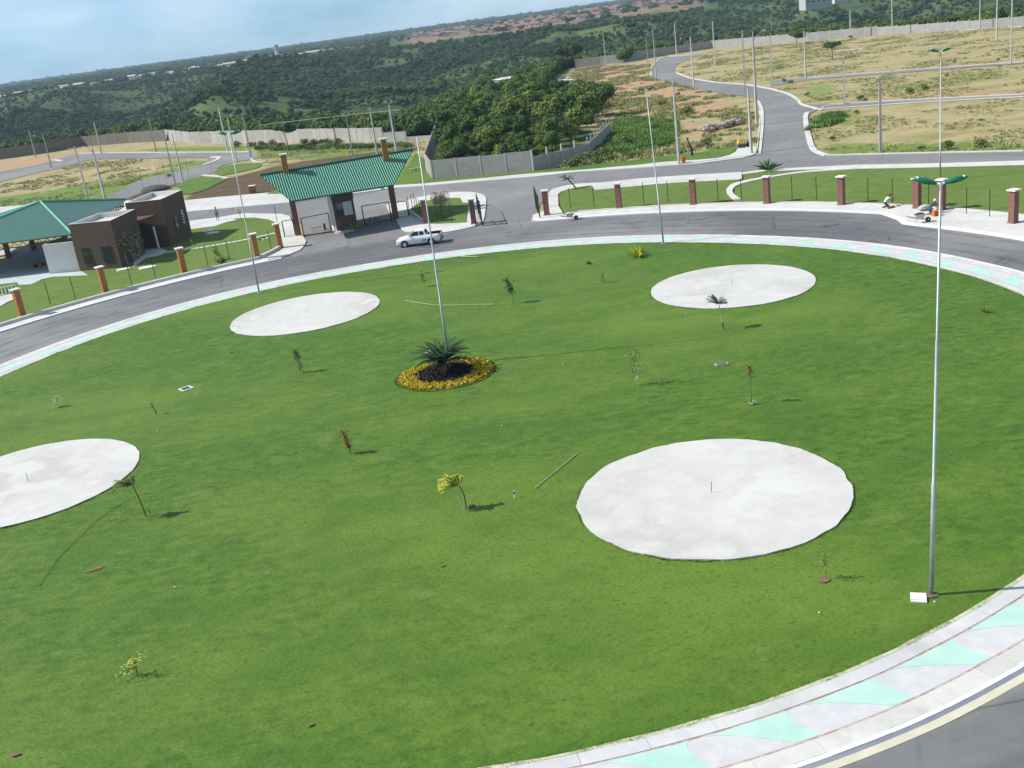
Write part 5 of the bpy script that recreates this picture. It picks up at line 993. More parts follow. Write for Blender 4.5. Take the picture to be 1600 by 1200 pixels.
B1 = brown_block('brown_building', 'rear dark brown block with louvred windows beside the white road', [(-41.4, 123.4), (-37.0, 122.4), (-36.2, 129.0), (-40.4, 131.0)], 5.6,
                 [(1, 0.42, 1.3, .55, 1.9, M_glass), (1, 0.74, 1.8, .7, 1.7, M_glass)])
o0 = Vector((-41.4, 123.4))
for k in range(5):   # louvre slats of the right window
    a_ = Vector((-37.0, 122.4)); b_ = Vector((-36.2, 129.0)); c = a_.lerp(b_, .74) - o0; MB().box((c.x + .10, c.y - .01, 1.95 + .33 * k), (.62, .05, .12), M_shutter, math.atan2(6.6, .8)).build('louvre', None, B1)
# canopy slab and passage between the blocks
t_ = thing('entrance_canopy', 'thin brown canopy slab bridging the two brown blocks', 'canopy', (-39.6, 119.8)); MB().prism([(-2.6, -0.1), (0.3, -.3), (1.6, 2.6), (-1.4, 3.4)], 3.75, 3.95, M_brown).build('slab', None, t_)
MB().prism([(-3.4, 0.6), (-2.6, -.1), (-1.4, 3.4), (-2.0, 4.0)], 0, 3.75, M_brown).build('back_wall', None, t_); MB().tube([(1.25, 2.2, 0), (1.2, 2.2, 2.7)], .13, M_cap, 8).build('white_post', None, t_)
sheet('paved_entry', [(-38.377, 111.883), (-38.392, 116.733), (-36.866, 117.448), (-36.669, 119.407), (-40.106, 125.374), (-41.301, 123.185)], 0.14, M_slab, 0.0)
# creeper on the front block
mb = MB(); rg = random.Random(4)
for k in range(420):
    f = rg.gauss(.45, .22); z = 1.9 + rg.gauss(0, .65) + .5 * math.sin(f * 9); p = Vector((-39.8, 112.8, 0)).lerp(Vector((-39.2, 119.6, 0)), max(0.02, min(.95, f))) + Vector((.12 + .25 * rg.random(), -.05, max(.1, z)))
    u_ = Vector((rg.gauss(0, .3), rg.gauss(0, 1), rg.gauss(0, 1))).normalized() * .12; v_ = u_.cross(Vector((1, rg.gauss(0, .4), .2))).normalized() * .08; mb.add([p - u_, p + v_, p + u_, p - v_], [(0, 1, 2, 3)], M_leafp if k % 5 == 0 else M_leafo if k % 3 else M_bark)
for k in range(14):
    f = rg.uniform(.15, .8); mb.tube([Vector((-39.8, 112.8, 0)).lerp(Vector((-39.2, 119.6, 0)), f) + Vector((.2, 0, 0)), Vector((-39.8, 112.8, 0)).lerp(Vector((-39.2, 119.6, 0)), f + rg.uniform(-.1, .1)) + Vector((.15, 0, rg.uniform(1.5, 3)))], .025, M_paletrunk, 4)
tag(mb.build('creeper'), 'dry pale creeper climbing the front brown block', 'creeper')
# pavilion: hipped green roof on brown columns, white wall, floor
pv = thing('pavilion', 'open pavilion with large green hipped roof left of the brown blocks', 'pavilion', (-53.1, 129.0))
PK = Vector((0, 0, 6.45)); E_, Bk, Lf = [Vector(v) - Vector((-53.1, 129.0, 0)) for v in ((-45.092, 115.38, 4), (-46.916, 140.935, 4), (-63.768, 116.827, 4))]; Rr = Lf + Bk - E_
for a_, b_, nm in ((Lf, E_, 'roof_face'), (E_, Bk, 'roof_face'), (Bk, Rr, 'roof_face'), (Rr, Lf, 'roof_face')):
    mb = MB(); n_ = (b_ - a_).cross(PK - a_).normalized(); n_ = n_ if n_.z > 0 else -n_; mb.add([a_, b_, PK, a_ - n_ * .12, b_ - n_ * .12, PK - n_ * .12], [(0, 1, 2), (5, 4, 3), (0, 3, 4, 1)], M_rooflow)
    # standing seams
    Ls = (b_ - a_).length; d = (b_ - a_) / Ls; mid = (a_ + b_) / 2; nseam = int(Ls / 0.9)
    for k in range(1, nseam):
        f = k / nseam; p = a_.lerp(b_, f); tt = 1 - abs(2 * f - 1); q = p + (PK - mid) * 1.0 * tt if abs(2 * f - 1) > 1e-3 else PK
        q = p + (PK - mid - d * (PK - mid).dot(d)) * tt
        # keep end of the seam on the hip line
        h_ = a_.lerp(PK, 2 * f) if f < .5 else b_.lerp(PK, 2 * (1 - f)); mb.tube([p + n_ * .01, p.lerp(h_, .98) + n_ * .01], .018, M_rooflow, 4, False) if False else None
    mb.build(nm, None, pv)
for a_ in (E_, Bk, Lf, Rr): MB().tube([a_ + Vector((0, 0, .06)), PK + Vector((0, 0, .06))], .13, M_roofcap, 6).build('hip_cap', None, pv)
pvq = []
for a_, b_ in ((Lf, E_), (E_, Bk), (Bk, Rr), (Rr, Lf)):
    mb = MB(); ins = lambda v: v * 0.94 + Vector((0, 0, 0)) ; a2 = Vector((a_.x * .95, a_.y * .95, 3.85)); b2 = Vector((b_.x * .95, b_.y * .95, 3.85)); n = int((b2 - a2).length / .9)
    mb.tube([a2, b2], .07, M_bark, 4); mb.tube([a2 - Vector((0, 0, .6)), b2 - Vector((0, 0, .6))], .06, M_bark, 4)
    for k in range(n): p = a2.lerp(b2, k / n); q = a2.lerp(b2, (k + .5) / n); r_ = a2.lerp(b2, (k + 1) / n); mb.tube([p, q - Vector((0, 0, .6)), r_], .045, M_bark, 4)
    mb.build('truss', None, pv)
for q in [(-59.095, 129.957), (-57.546, 133.942), (-67.267, 129.614), (-68.23, 136.965)]:
    c = Vector((*q, 0)) - Vector((-53.1, 129.0, 0)); MB().box(c, (.55, .55, 3.5), M_red, .2).build('column', None, pv)
for f in (.35, .75):
    c = E_.lerp(Bk, f) * .9; MB().box((c.x, c.y, 0), (.55, .55, 3.5), M_red, .2).build('column', None, pv)
wa, wb_ = Vector((-48.441, 115.036)) , Vector((-44.923, 114.475)); d = wb_ - wa; ang = math.atan2(d.y, d.x); c = (wa + wb_) / 2
MB().box((c.x + 53.1 - math.sin(ang) * -.1, c.y - 129.0 + .1, 0), (d.length, .2, 3.35), M_render, ang).build('white_wall', None, pv)
wl2 = wa + Vector((-math.sin(ang), math.cos(ang))) * 5.0; c2 = (wa + wl2) / 2; MB().box((c2.x + 53.1 + .1, c2.y - 129.0, 0), (.2, 5.0, 3.35), M_render, ang).build('white_wall', None, pv)
sheet('pavilion_floor', [(-63.841, 117.751), (-65.1, 130.072), (-59.668, 128.484), (-59.096, 134.968), (-56.882, 136.738), (-48.367, 114.837), (-44.541, 113.777), (-42.885, 110.958), (-47.243, 112.945), (-48.357, 112.403), (-48.61, 110.215), (-50.226, 110.856), (-51.105, 112.525), (-53.085, 112.787), (-55.914, 109.847)], 0.15, M_slab, 0.0)
sheet('pale_path', [(-63.154, 132.93), (-60.028, 133.217), (-58.408, 135.314), (-58.591, 137.067), (-60.414, 138.294), (-63.182, 136.864), (-65.223, 135.81)], 0.16, M_conc, 0.0)
sheet('pale_steps', [(-53.076, 103.599), (-47.869, 100.352), (-47.788, 102.271), (-47.5, 103.123), (-48.751, 105.885), (-50.479, 106.574), (-54.933, 107.687)], 0.2, M_conc, 0.0)
t_ = thing('picket_rail', 'small white and dark slatted railing at the left edge', 'railing', (-50.047, 105.544)); o0 = Vector((*(-50.047, 105.544), 0)); a_ = Vector((*(-51.869, 105.236), 0)) - o0; b_ = Vector((*(-48.747, 106.685), 0)) - o0
MB().tube([a_ + Vector((0, 0, .95)), b_ + Vector((0, 0, .95))], .05, M_white, 4).build('top_rail', None, t_)
for k in range(22): q = a_.lerp(b_, k / 21); MB().tube([q, q + Vector((0, 0, .95))], .035, M_white if k % 2 else M_black, 4).build('slat', None, t_)
t_ = thing('red_tricycle', 'small red and orange object standing on the shaded pavilion floor', 'toy', (*(-51.696, 120.39), .15), .4)
MB().box((0, 0, .25), (.8, .35, .3), M_orangething, 0, .7).build('body', None, t_)
for q in ((-.35, .25, .2), (-.35, -.25, .2), (.45, 0, .22)): MB().tube([(q[0], q[1] - .05, q[2]), (q[0], q[1] + .05, q[2])], .2, M_tyre, 10).build('wheel', None, t_)
MB().tube([(.35, 0, .4), (.3, 0, .8), (.3, .2, .85)], .025, M_redlamp, 4).build('handle', None, t_)

# flat white stones on the grass and stepping stones
for i, (q, r, lab) in enumerate([((-39.241, 111.333), .75, 'flat white oval stone right of the left window, in front of the brown block'), ((-36.485, 110.569), .95, 'larger flat white stone at the corner of the front brown block'),
        ((-34.459, 129.82), .8, 'flat pale stone behind, of the close pair on the grass'), ((-33.366, 127.793), .85, 'flat bright stone in front, of the close pair on the grass'), ((-32.728, 135.562), .7, 'single flat pale stone near the white pavement'), ((-25.282, 118.401), .45, 'small white stone with leaves near the left gate pillar')]):
    t_ = thing('flat_stone', lab, 'stone', (*q, .12)); mb = MB(); pts = [(r * (1 + .12 * math.sin(3 * a + i)) * math.cos(a), r * .7 * math.sin(a)) for a in [k / 12 * 2 * math.pi for k in range(12)]]; mb.prism(pts, 0, .12, M_cap); mb.build('slab', None, t_)
sp = MB().box((0, 0, 0), (.50, .66, .05), M_stone).build('stepping_stone'); N = 22; pathp = smooth_line([(-36.706, 118.728), (-33.658, 118.477), (-30.848, 118.921), (-27.55, 119.976), (-24.741, 121.631)], 8)
cum = [0]; 
for a_, b_ in zip(pathp, pathp[1:]): cum.append(cum[-1] + math.hypot(b_[0] - a_[0], b_[1] - a_[1]))
for k in range(N):
    s_ = cum[-1] * k / (N - 1); j = min(max(0, int(np.searchsorted(cum, s_)) - 1), len(pathp) - 2); f = (s_ - cum[j]) / (cum[j + 1] - cum[j]); x = pathp[j][0] + (pathp[j + 1][0] - pathp[j][0]) * f; y = pathp[j][1] + (pathp[j + 1][1] - pathp[j][1]) * f
    o = sp if k == 0 else sp.copy()
    if k: COL.objects.link(o)
    o.location = (x, y, .12); o.rotation_euler = (0, 0, math.atan2(pathp[j + 1][1] - pathp[j][1], pathp[j + 1][0] - pathp[j][0])); tag(o, ORD[k] + ' pale stepping stone counting from the brown building towards the gate', 'stepping stone', 'stepping stones to the gate')

# ------------------------------------------------------------------ palm bed
bed = (-3.955, 60.862)
pb = thing('flower_bed', 'round bed with yellow flowers ringing dark purple foliage', 'flower bed', (*bed, .18))
MB().prism([(3.0 * math.cos(k / 24 * 2 * math.pi), 3.0 * math.sin(k / 24 * 2 * math.pi)) for k in range(24)], -.1, .03, M_dirt).build('soil', None, pb)
def clumps(rmin, rmax, n, h, w, m, nm, nl, cx=0, cy=0):
    mb = MB(); rg = random.Random(int(rmax * 10))
    for k in range(n):
        a_ = rg.uniform(0, 6.283); r_ = math.sqrt(rg.uniform(rmin ** 2, rmax ** 2)); b_ = Vector((cx + r_ * math.cos(a_), cy + r_ * math.sin(a_), .02))
        for j in range(nl):
            a2 = rg.uniform(0, 6.283); l = h * rg.uniform(.6, 1.2); d = Vector((math.cos(a2) * .7, math.sin(a2) * .7, rg.uniform(.5, 1.1))) * l; mb.leaf(b_, b_ + d, w, m)
    o = mb.build(nm, None, pb); o['kind'] = 'stuff'
clumps(1.65, 2.88, 1300, .17, .06, M_yflower, 'yellow_flowers', 8); clumps(0, 1.78, 900, .22, .06, M_purple, 'purple_foliage', 7)
pm = thing('palm_tree', 'young cycad palm with dark arching fronds in the flower bed', 'palm', (*bed, .2)); MB().tube([(0, 0, 0), (0, 0, .35), (0, 0, .75)], [.26, .22, .14], M_palmstem, 10).build('trunk', None, pm)
rg = random.Random(3)
for k in range(44):
    a_ = 2.39996 * k; el = rad(80 - 62 * (k / 44) ** .8 + rg.uniform(-6, 6)); L_ = rg.uniform(1.9, 2.3); mb = MB(); pts = []; NS = 9
    for j in range(NS + 1):
        f = j / NS; r_ = L_ * f * math.cos(el * (1 - .35 * f)); z = L_ * f * math.sin(el) - .55 * L_ * f * f * (1 - .3 * math.sin(el)); pts.append(Vector((r_ * math.cos(a_), r_ * math.sin(a_), .7 + z)))
    mb.tube(pts, [.02 * (1 - .8 * j / NS) for j in range(NS + 1)], M_palm, 4)
    for j in range(1, NS * 3):
        f = j / (NS * 3); q = pts[int(f * NS)].lerp(pts[min(NS, int(f * NS) + 1)], f * NS - int(f * NS)); ll = .30 * math.sin(math.pi * (f * .85 + .12)) + .05; fwd = Vector((math.cos(a_), math.sin(a_), 0))
        for sgn in (-1, 1): sdv = Vector((-math.sin(a_), math.cos(a_), 0)) * sgn; mb.leaf(q, q + (sdv * .85 + fwd * .45 + Vector((0, 0, .28))) * ll, .075, M_palm)
    mb.build('frond', None, pm)
t_ = thing('white_spotlight', 'small white garden light behind the left side of the palm', 'garden light', (*(-5.058, 64.841), .2)); MB().ell((0, 0, .3), (.26, .2, .13), M_white, 10, 6).build('head', None, t_); MB().tube([(0, 0, 0), (0, 0, .25)], .04, M_steel, 5).build('stake', None, t_)

# ------------------------------------------------------------------ saplings on the lawn
def stem_pts(dx, dy, h, bend=0.0): return [(0, 0, 0), (dx * .35 + bend * h, dy * .35, h * .5), (dx, dy, h)]
def sapling(xy, h, dxy, foliage, label, stem_m=M_bark, r=.025, stake=None, name='sapling', seed=0):
    rg = random.Random(seed); t_ = thing(name, label, 'sapling', (*xy, .17)); sp_ = stem_pts(dxy[0], dxy[1], h, 0.0)
    MB().tube(sp_, [r, r * .8, r * .4], stem_m, 6).build('stem', None, t_)
    for (f0, f1, spread, n, ls, m, off) in foliage:
        mb = MB(); n = int(n * 1.7); ls *= 1.15
        for k in range(n):
            f = rg.uniform(f0, f1); c = Vector(sp_[0]).lerp(Vector(sp_[2]), f) + Vector(off) * ((f - f0) / max(.01, f1 - f0)); p = c + Vector((rg.gauss(0, spread), rg.gauss(0, spread), rg.gauss(0, spread * .8)))
            d = Vector((rg.gauss(0, 1), rg.gauss(0, 1), rg.gauss(-.1, .7))).normalized() * ls * rg.uniform(.6, 1.3); mb.leaf(p, p + d, ls * .42, m)
            if k % 6 == 0: mb.tube([c, p], .007, stem_m, 3)
        mb.build('foliage', None, t_)
    if stake: MB().tube([(stake[0], stake[1], 0), (dxy[0] * stake[3] + stake[0] * .2, dxy[1] * stake[3], stake[2])], .022, M_paletrunk, 5).build('stake', None, t_)
    return t_
def frond_crown(t_, top, dirs, L_, m, w=.05, ll=.22, n=16, seed=0):
    rg = random.Random(seed); n = int(n * 1.5); dirs = dirs + [(a_ + rg.uniform(-.5, .5), e_ + rg.uniform(-.3, .3), s_ * .9) for a_, e_, s_ in dirs[:5]]
    for (a_, el, s_) in dirs:
        mb = MB(); pts = []; d = Vector((math.cos(a_) * math.cos(el), math.sin(a_) * math.cos(el), math.sin(el)))
        for j in range(7): f = j / 6; pts.append(Vector(top) + d * (L_ * s_ * f) - Vector((0, 0, .25 * L_ * s_ * f * f)))
        mb.tube(pts, [.014 * (1 - .7 * j / 6) for j in range(7)], m, 4)
        for j in range(1, n):
            f = j / n; q = pts[int(f * 6)].lerp(pts[min(6, int(f * 6) + 1)], f * 6 - int(f * 6)); fw_ = Vector((math.cos(a_), math.sin(a_), 0))
            for sg in (-1, 1): sd_ = Vector((-math.sin(a_), math.cos(a_), 0)) * sg; mb.leaf(q, q + (sd_ * .8 + fw_ * .5 + Vector((0, 0, rg.uniform(-.3, .15)))) * ll * rg.uniform(.6, 1.35), w * .8, m)
        mb.build('frond', None, t_)
# leaning palm sapling before the far right pad
t_ = thing('palm_sapling', 'thin palm sapling with wind-blown fronds before the far right pad', 'sapling', (*(13.49, 62.338), .17)); MB().tube([(0, 0, 0), (-.12, 0, .9), (-.22, -.1, 1.75)], [.035, .028, .02], M_paletrunk, 6).build('stem', None, t_); MB().tube([(.0, 0, 0), (-.05, 0, .45)], .04, M_leafd, 5).build('base', None, t_)
frond_crown(t_, (-.22, -.1, 1.7), [(2.8, .9, 1.0), (3.1, .7, 1.0), (2.6, 1.1, .9), (3.4, 1.1, .8), (.3, .6, .6), (-.3, .2, .5), (.8, .9, .6)], .95, M_leafg, .06, .2, 16, 1)
t_ = thing('palm_sapling', 'staked young tree with bright yellow leaning fronds at lawn centre', 'sapling', (*(-2.694, 41.735), .17)); MB().tube([(0, 0, 0), (-.02, .1, .6), (-.16, 0, 1.15)], [.035, .03, .022], M_bark, 6).build('stem', None, t_); MB().tube([(-.12, -.12, 0), (-.24, 0, 1.2)], .022, M_paletrunk, 5).build('stake', None, t_)
frond_crown(t_, (-.18, 0, 1.2), [(3.0, .55, 1.05), (3.4, .35, 1.0), (2.7, .8, .9), (3.2, .1, .95), (2.0, 1.1, .6), (.8, 1.1, .5), (3.6, .7, .8), (2.9, .25, 1.0)], .95, M_leafy, .06, .17, 18, 2); blob('bare_soil', (-2.524, 41.875), .17, .24, M_dirt, 9)
t_ = thing('palm_sapling', 'slim dark-stemmed young tree with pale fronds over the left pad', 'sapling', (*(-17.903, 45.596), .17)); MB().tube([(0, 0, 0), (-.1, 0, .9), (-.26, .02, 1.72)], [.028, .024, .018], M_leafd, 6).build('stem', None, t_); MB().tube([(.12, .25, 0), (.08, .25, .35)], .02, M_bark, 4).build('stake', None, t_)
frond_crown(t_, (-.26, 0, 1.7), [(3.0, .35, 1.0), (3.3, .15, .9), (2.6, .9, .6), (1.6, 1.2, .6), (3.1, .6, 1.0), (3.8, .0, .5)], .95, M_leafo, .05, .17, 16, 3)
t_ = thing('shrub', 'small shrub with yellow leaves low on the near left lawn', 'shrub', (*(-14.297, 31.964), .17)); MB().tube([(0, 0, 0), (.0, .05, .45)], .02, M_bark, 5).build('stem', None, t_)
mb = MB(); rg = random.Random(8)
for k in range(150):
    p = Vector((rg.gauss(-.05, .26), rg.gauss(0, .14), 0)); p.z = .55 + .55 * p.x + rg.gauss(0, .1); d = Vector((rg.gauss(0, 1), rg.gauss(0, 1), rg.gauss(-.2, .8))).normalized() * .10; mb.leaf(p, p + d, .05, M_leafy if k % 4 else M_leafo)
    if k % 10 == 0: mb.tube([(0, .03, .3), p], .006, M_bark, 3)
mb.build('foliage', None, t_)
sapling((6.829, 54.275), 2.0, (-.05, 0), [(.35, 1.0, .17, 70, .13, M_leafd, (0, 0, 0)), (.1, .5, .06, 30, .1, M_leafp, (0, 0, 0))], 'airy sapling with sparse dark leaves at the middle right of the lawn', M_paletrunk, .018, seed=2)
sapling((11.83, 49.257), 2.05, (.0, 0), [(.72, 1.0, .10, 60, .12, M_leafr, (0, 0, 0)), (.0, .06, .07, 30, .14, M_leafp, (.1, 0, 0))], 'very thin sapling with reddish tip and dry leaves at its base', M_bark, .018, seed=3)
sapling((-8.632, 49.976), 1.25, (-.12, 0), [(.3, 1.05, .08, 120, .12, M_leafr, (-.05, 0, 0)), (.1, .5, .05, 24, .1, M_leafg, (0, 0, 0))], 'small russet-leaved sapling left of the yellow tree', M_bark, .02, seed=4)
sapling((-13.336, 65.119), 1.55, (-.1, 0), [(.6, 1.0, .10, 90, .14, M_leafd, (-.05, 0, 0)), (.1, .7, .09, 70, .12, M_leafg, (0, 0, 0))], 'dark green sapling below the upper left pad', M_paletrunk, .02, seed=5)
sapling((0.919, 75.318), 1.95, (-.15, 0), [(.45, 1.0, .15, 110, .17, M_leafg, (-.15, 0, 0)), (.5, 1.0, .08, 40, .16, M_leafd, (-.2, 0, 0))], 'sapling with drooping dark leaves right of the fallen pipe', M_bark, .022, seed=6)
sapling((-6.028, 84.623), 1.55, (-.08, 0), [(.25, .8, .12, 90, .14, M_leafo, (-.1, 0, 0)), (.2, .9, .05, 30, .12, M_leafd, (0, 0, 0))], 'pale narrow sapling near the ring path by the pickup', M_paletrunk, .02, seed=7)
sapling((-19.439, 72.337), 1.1, (-.03, 0), [(.0, .08, .05, 14, .1, M_leafd, (0, 0, 0))], 'pale leafless stake at the tip of the upper left pad', M_paletrunk, .035, seed=8, name='stake')
sapling((-21.584, 60.661), .75, (-.17, 0), [(.7, 1.1, .08, 14, .12, M_leafd, (0, 0, 0))], 'dark leaning stick sapling at the left of the lawn', M_leafd, .03, seed=9)
sapling((-22.784, 62.244), .45, (.08, 0), [(.6, 1.0, .04, 6, .1, M_leafp, (0, 0, 0))], 'short pale bent twig left of the leaning stick', M_paletrunk, .018, seed=19)
sapling((9.962, 32.109), .95, (.0, 0), [(.45, 1.0, .10, 40, .10, M_leafo, (0, 0, 0))], 'small thin sapling growing from bare soil near the large pad', M_leafg, .010, seed=10)
sapling((7.949, 77.709), 1.0, (.0, 0), [(.1, 1.0, .10, 30, .11, M_leafd, (0, 0, 0))], 'faint thin sapling behind the lawn centre', M_leafg, .012, seed=12)
sapling((-33.158, 117.618), 1.2, (-.1, 0), [(.8, 1.0, .05, 6, .1, M_leafp, (0, 0, 0))], 'pale bent stake by the stepping stones', M_paletrunk, .03, seed=13, name='stake')
sapling((-31.062, 133.845), 1.9, (-.1, 0), [(.5, 1.0, .22, 50, .2, M_leafp, (0, 0, 0))], 'pale leafy sapling by the white road, left of the gate', M_bark, .03, seed=14)
sapling((-28.316, 109.35), 1.3, (-.35, 0), [(.4, 1.0, .16, 60, .22, M_leafg, (-.1, 0, 0)), (0, .1, .3, 50, .2, M_leafd, (0, 0, 0))], 'green leaning sapling behind the left fence', M_bark, .03, seed=15)
t_ = thing('shrub', 'small whitish shrub at the far left of the lawn', 'shrub', (*(-29.197, 64.973), .17)); mb = MB(); rg = random.Random(5)
for k in range(120): p = Vector((rg.gauss(0, .14), rg.gauss(0, .12), rg.uniform(.05, .75))); d = Vector((rg.gauss(0, 1), rg.gauss(0, 1), rg.gauss(.4, .6))).normalized() * .13; mb.leaf(p, p + d, .06, M_leafp)
mb.build('foliage', None, t_); MB().tube([(0, 0, 0), (0, 0, .6)], .02, M_paletrunk, 4).build('stem', None, t_)
spiky('yellow_tuft', (11.753, 84.953), .17, 34, 1.25, .10, M_leafy, 'yellow grassy agave tuft near the top of the lawn', seed=3, up=.95)
spiky('agave', (31.872, 118.536), .15, 22, 2.1, .26, M_leafg, 'large grey-green spiky agave behind the red pillar', seed=4, up=.95)
spiky('grass_clump', (28.135, 58.583), .17, 16, .55, .07, M_leafo, 'low spiky grass clump at the right of the lawn', seed=6, up=.9)
spiky('grass_clump', (7.562, 84.644), .17, 14, .45, .07, M_leafd, 'small dark clump in the upper middle of the lawn', seed=7, up=.9)
spiky('grass_clump', (-27.925, 107.56), .12, 14, .8, .12, M_leafd, 'dark leafy clump by the left fence', seed=8, up=.6)
spiky('grass_clump', (-25.576, 118.42), .12, 12, .7, .12, M_leafd, 'dark leafy clump near the left gate pillar', seed=9, up=.6)
t_ = thing('palm_sapling', 'fallen-over small palm on the grass near the driveway gate', 'palm', (*(10.568, 124.314), .13)); MB().tube([(0, 0, 0), (-.3, 0, .5), (-.9, 0, 1.3)], .08, M_leafd, 5).build('stem', None, t_); frond_crown(t_, (-.9, 0, 1.3), [(3.1, .5, 1), (2.5, 1, .7), (.2, .4, .9), (-.2, .1, .8), (3.8, 0, .7)], 1.1, M_leafd, .12, .25, 10, 5)
t_ = thing('burnt_palm', 'black slender palm stump leaning on the green verge', 'palm', (*(27.315, 138.244), .12)); MB().tube([(0, 0, 0), (-.1, 0, 1.0), (-.5, 0, 2.1)], [.16, .13, .07], M_black, 6).build('trunk', None, t_); frond_crown(t_, (-.5, 0, 2.1), [(3.0, 1.3, .6), (1.0, 1.3, .5)], .7, M_black, .1, .2, 8, 6)
MB_ = MB(); MB_.tube([(-.45, .1, 0), (-.55, .1, 1.1)], .07, M_paletrunk, 5); MB_.build('stake', None, t_)
# sprinkler, boxes
t_ = thing('sprinkler', 'short blue and white standpipe on the lawn near the large pad', 'standpipe', (*(-0.561, 42.106), .17)); MB().tube([(0, 0, 0), (0, 0, .32)], .022, M_white, 6).build('pipe', None, t_); MB().ell((0, 0, .26), (.05, .05, .06), M_bluecloth, 8, 5).build('valve', None, t_); MB().tube([(0, 0, .3), (.02, 0, .42)], .016, M_white, 5).build('spout', None, t_)
t_ = thing('inspection_box', 'square pale-rimmed manhole with dark opening on the left lawn', 'manhole', (*(-20.886, 65.074), .19), rad(38)); 
mb = MB()
for q, s_ in (((.33, 0), (.12, .78)), ((-.33, 0), (.12, .78)), ((0, .33), (.54, .12)), ((0, -.33), (.54, .12))): mb.box((q[0], q[1], 0), (s_[0], s_[1], .05), M_conc2)
mb.build('rim', None, t_); MB().box((0, 0, -.02), (.54, .54, .025), M_black).build('opening', None, t_)  # black plate paints in the shade of the open hole
t_ = thing('inspection_box', 'dark rectangular drain box on the lawn below the palm sapling', 'drain box', (*(11.807, 55.68), .17), .0); MB().box((0, 0, 0), (.72, .42, .1), M_rockm).build('rim', None, t_); MB().box((0, 0, .1), (.55, .3, .012), M_bark).build('lid', None, t_)
# pipes and sticks lying on the lawn
def lying(name, pts, r, m, label, cat): return tag(MB().tube([(p[0], p[1], .215 + r) for p in smooth_line(pts, 6)], r, m, 6).build(name), label, cat)
lying('bamboo_pole', [(0.423, 42.794), (1.472, 44.275), (2.592, 45.922)], .020, M_paletrunk, 'straight pale pole lying left of the large pad', 'pole')
lying('hose', [(-20.843, 39.852), (-20.856, 42.419), (-20.361, 45.664), (-19.474, 47.766), (-18.637, 48.387)], .013, M_leafo, 'long thin curved pipe lying below the left pad', 'hose')
lying('hose', [(-19.745, 43.988), (-19.333, 44.829), (-18.74, 45.647)], .011, M_leafo, 'short thin pipe lying below the slim left tree', 'hose')
lying('hose', [(-7.41, 80.55), (-6.032, 78.925), (-4.512, 77.542), (-2.315, 76.568), (-0.5, 75.7)], .022, M_paletrunk, 'pale pipe lying across the lawn behind the palm', 'hose')
lying('bamboo_pole', [(-3.369, 94.638), (-2.489, 93.718), (-1.447, 93.135)], .04, M_paletrunk, 'short pale stick at the lawn edge behind the lamp pole', 'stick')
# white litter specks
rg = random.Random(9); lit = MB().box((0, 0, 0), (.06, .04, .02), M_white).build('litter')
for i, q in enumerate(sorted([(11.981, 66.589), (-14.567, 38.032), (-12.963, 66.974), (-20.126, 85.076), (-19.581, 70.025), (-0.816, 50.844), (12.782, 29.759), (9.043, 30.034), (-19.896, 63.567), (-20.637, 57.373), (-45.572, 100.832), (-43.569, 100.001), (3.154, 59.519), (6.923, 59.476)])):
    o = lit if i == 0 else lit.copy()
    if i: COL.objects.link(o)
    o.location = (*q, .235); o.rotation_euler = (0, 0, i); tag(o, ORD[i] + ' tiny white scrap of litter from the left on the lawn', 'litter', 'scraps of litter on the grass')

# rubble pile on the weedy slope
rb = thing('rubble_pile', 'grey heap of rubble and dead branches on the weedy slope', 'rubble', (36.314, 161.33)); rg = random.Random(12); o0 = Vector((36.314, 161.33))
for k in range(60):
    f = rg.uniform(0, 1); p = Vector((33.943, 161.642)).lerp(Vector((40.198, 165.153)), f) - o0 + Vector((rg.gauss(0, .6), rg.gauss(0, .7))); s_ = rg.uniform(.3, .75); mb = MB(); mb.ell((p.x, p.y, s_ * .3 + rg.random() * .5), (s_, s_ * .7, s_ * .5), M_rockm, 6, 4); mb.build('rock', None, rb)
bush((34.167, 161.33), 1.0, 'dry dark bush at the left end of the rubble pile', None, 2)
dm = MB(); vs = []
tt = thing('soil_heap', 'low dark grey heap of gravel behind the rear brown building', 'gravel heap', (-56.058, 184.035)); dm.ell((0, 0, 0), (2.6, 1.8, 0.9), flat('gravel', (.09, .085, .08), .3, 4), 18, 8); dm.build('heap', None, tt)

# ------------------------------------------------------------------ pickup truck
pt_r, pt_f = Vector((-5.125, 102.784)), Vector((-9.352, 103.272)); dv = pt_f - pt_r; TRK = math.atan2(dv.y, dv.x); c = (pt_r + pt_f) / 2 + Vector((-math.sin(TRK), math.cos(TRK))) * -0.55
tk = thing('pickup_truck', 'silver-white compact pickup truck with open black bed on the driveway', 'pickup truck', (c.x, c.y, 0.035), TRK)
# stations: x (forward +), half width, z bottom, z belt/top
ST = [(2.22, .55, .34, .60), (2.18, .70, .28, .70), (2.0, .78, .24, .80), (1.55, .81, .24, .89), (1.05, .825, .22, .97), (.6, .83, .22, 1.00), (-.2, .83, .22, 1.01), (-.95, .83, .24, 1.03), (-1.5, .83, .26, 1.04), (-2.0, .81, .30, 1.05), (-2.22, .77, .36, 1.03), (-2.27, .70, .42, .98)]
mb = MB(); R_ = []
for (x, w, zb, zt) in ST:
    h_ = zt - zb; R_.append([(x, -w * .86, zb), (x, -w, zb + h_ * .22), (x, -w, zb + h_ * .62), (x, -w * .965, zt - .04), (x, -w * .90, zt), (x, w * .90, zt), (x, w * .965, zt - .04), (x, w, zb + h_ * .62), (x, w, zb + h_ * .22), (x, w * .86, zb)])
vs = [v for r_ in R_ for v in r_]; fs = []; n = 10
for i in range(len(ST) - 1):
    for k in range(n):
        if k == 4 and -2.21 < ST[i][0] <= -.9: continue   # open bed
        fs.append((i * n + k, (i + 1) * n + k, (i + 1) * n + (k + 1) % n, i * n + (k + 1) % n))
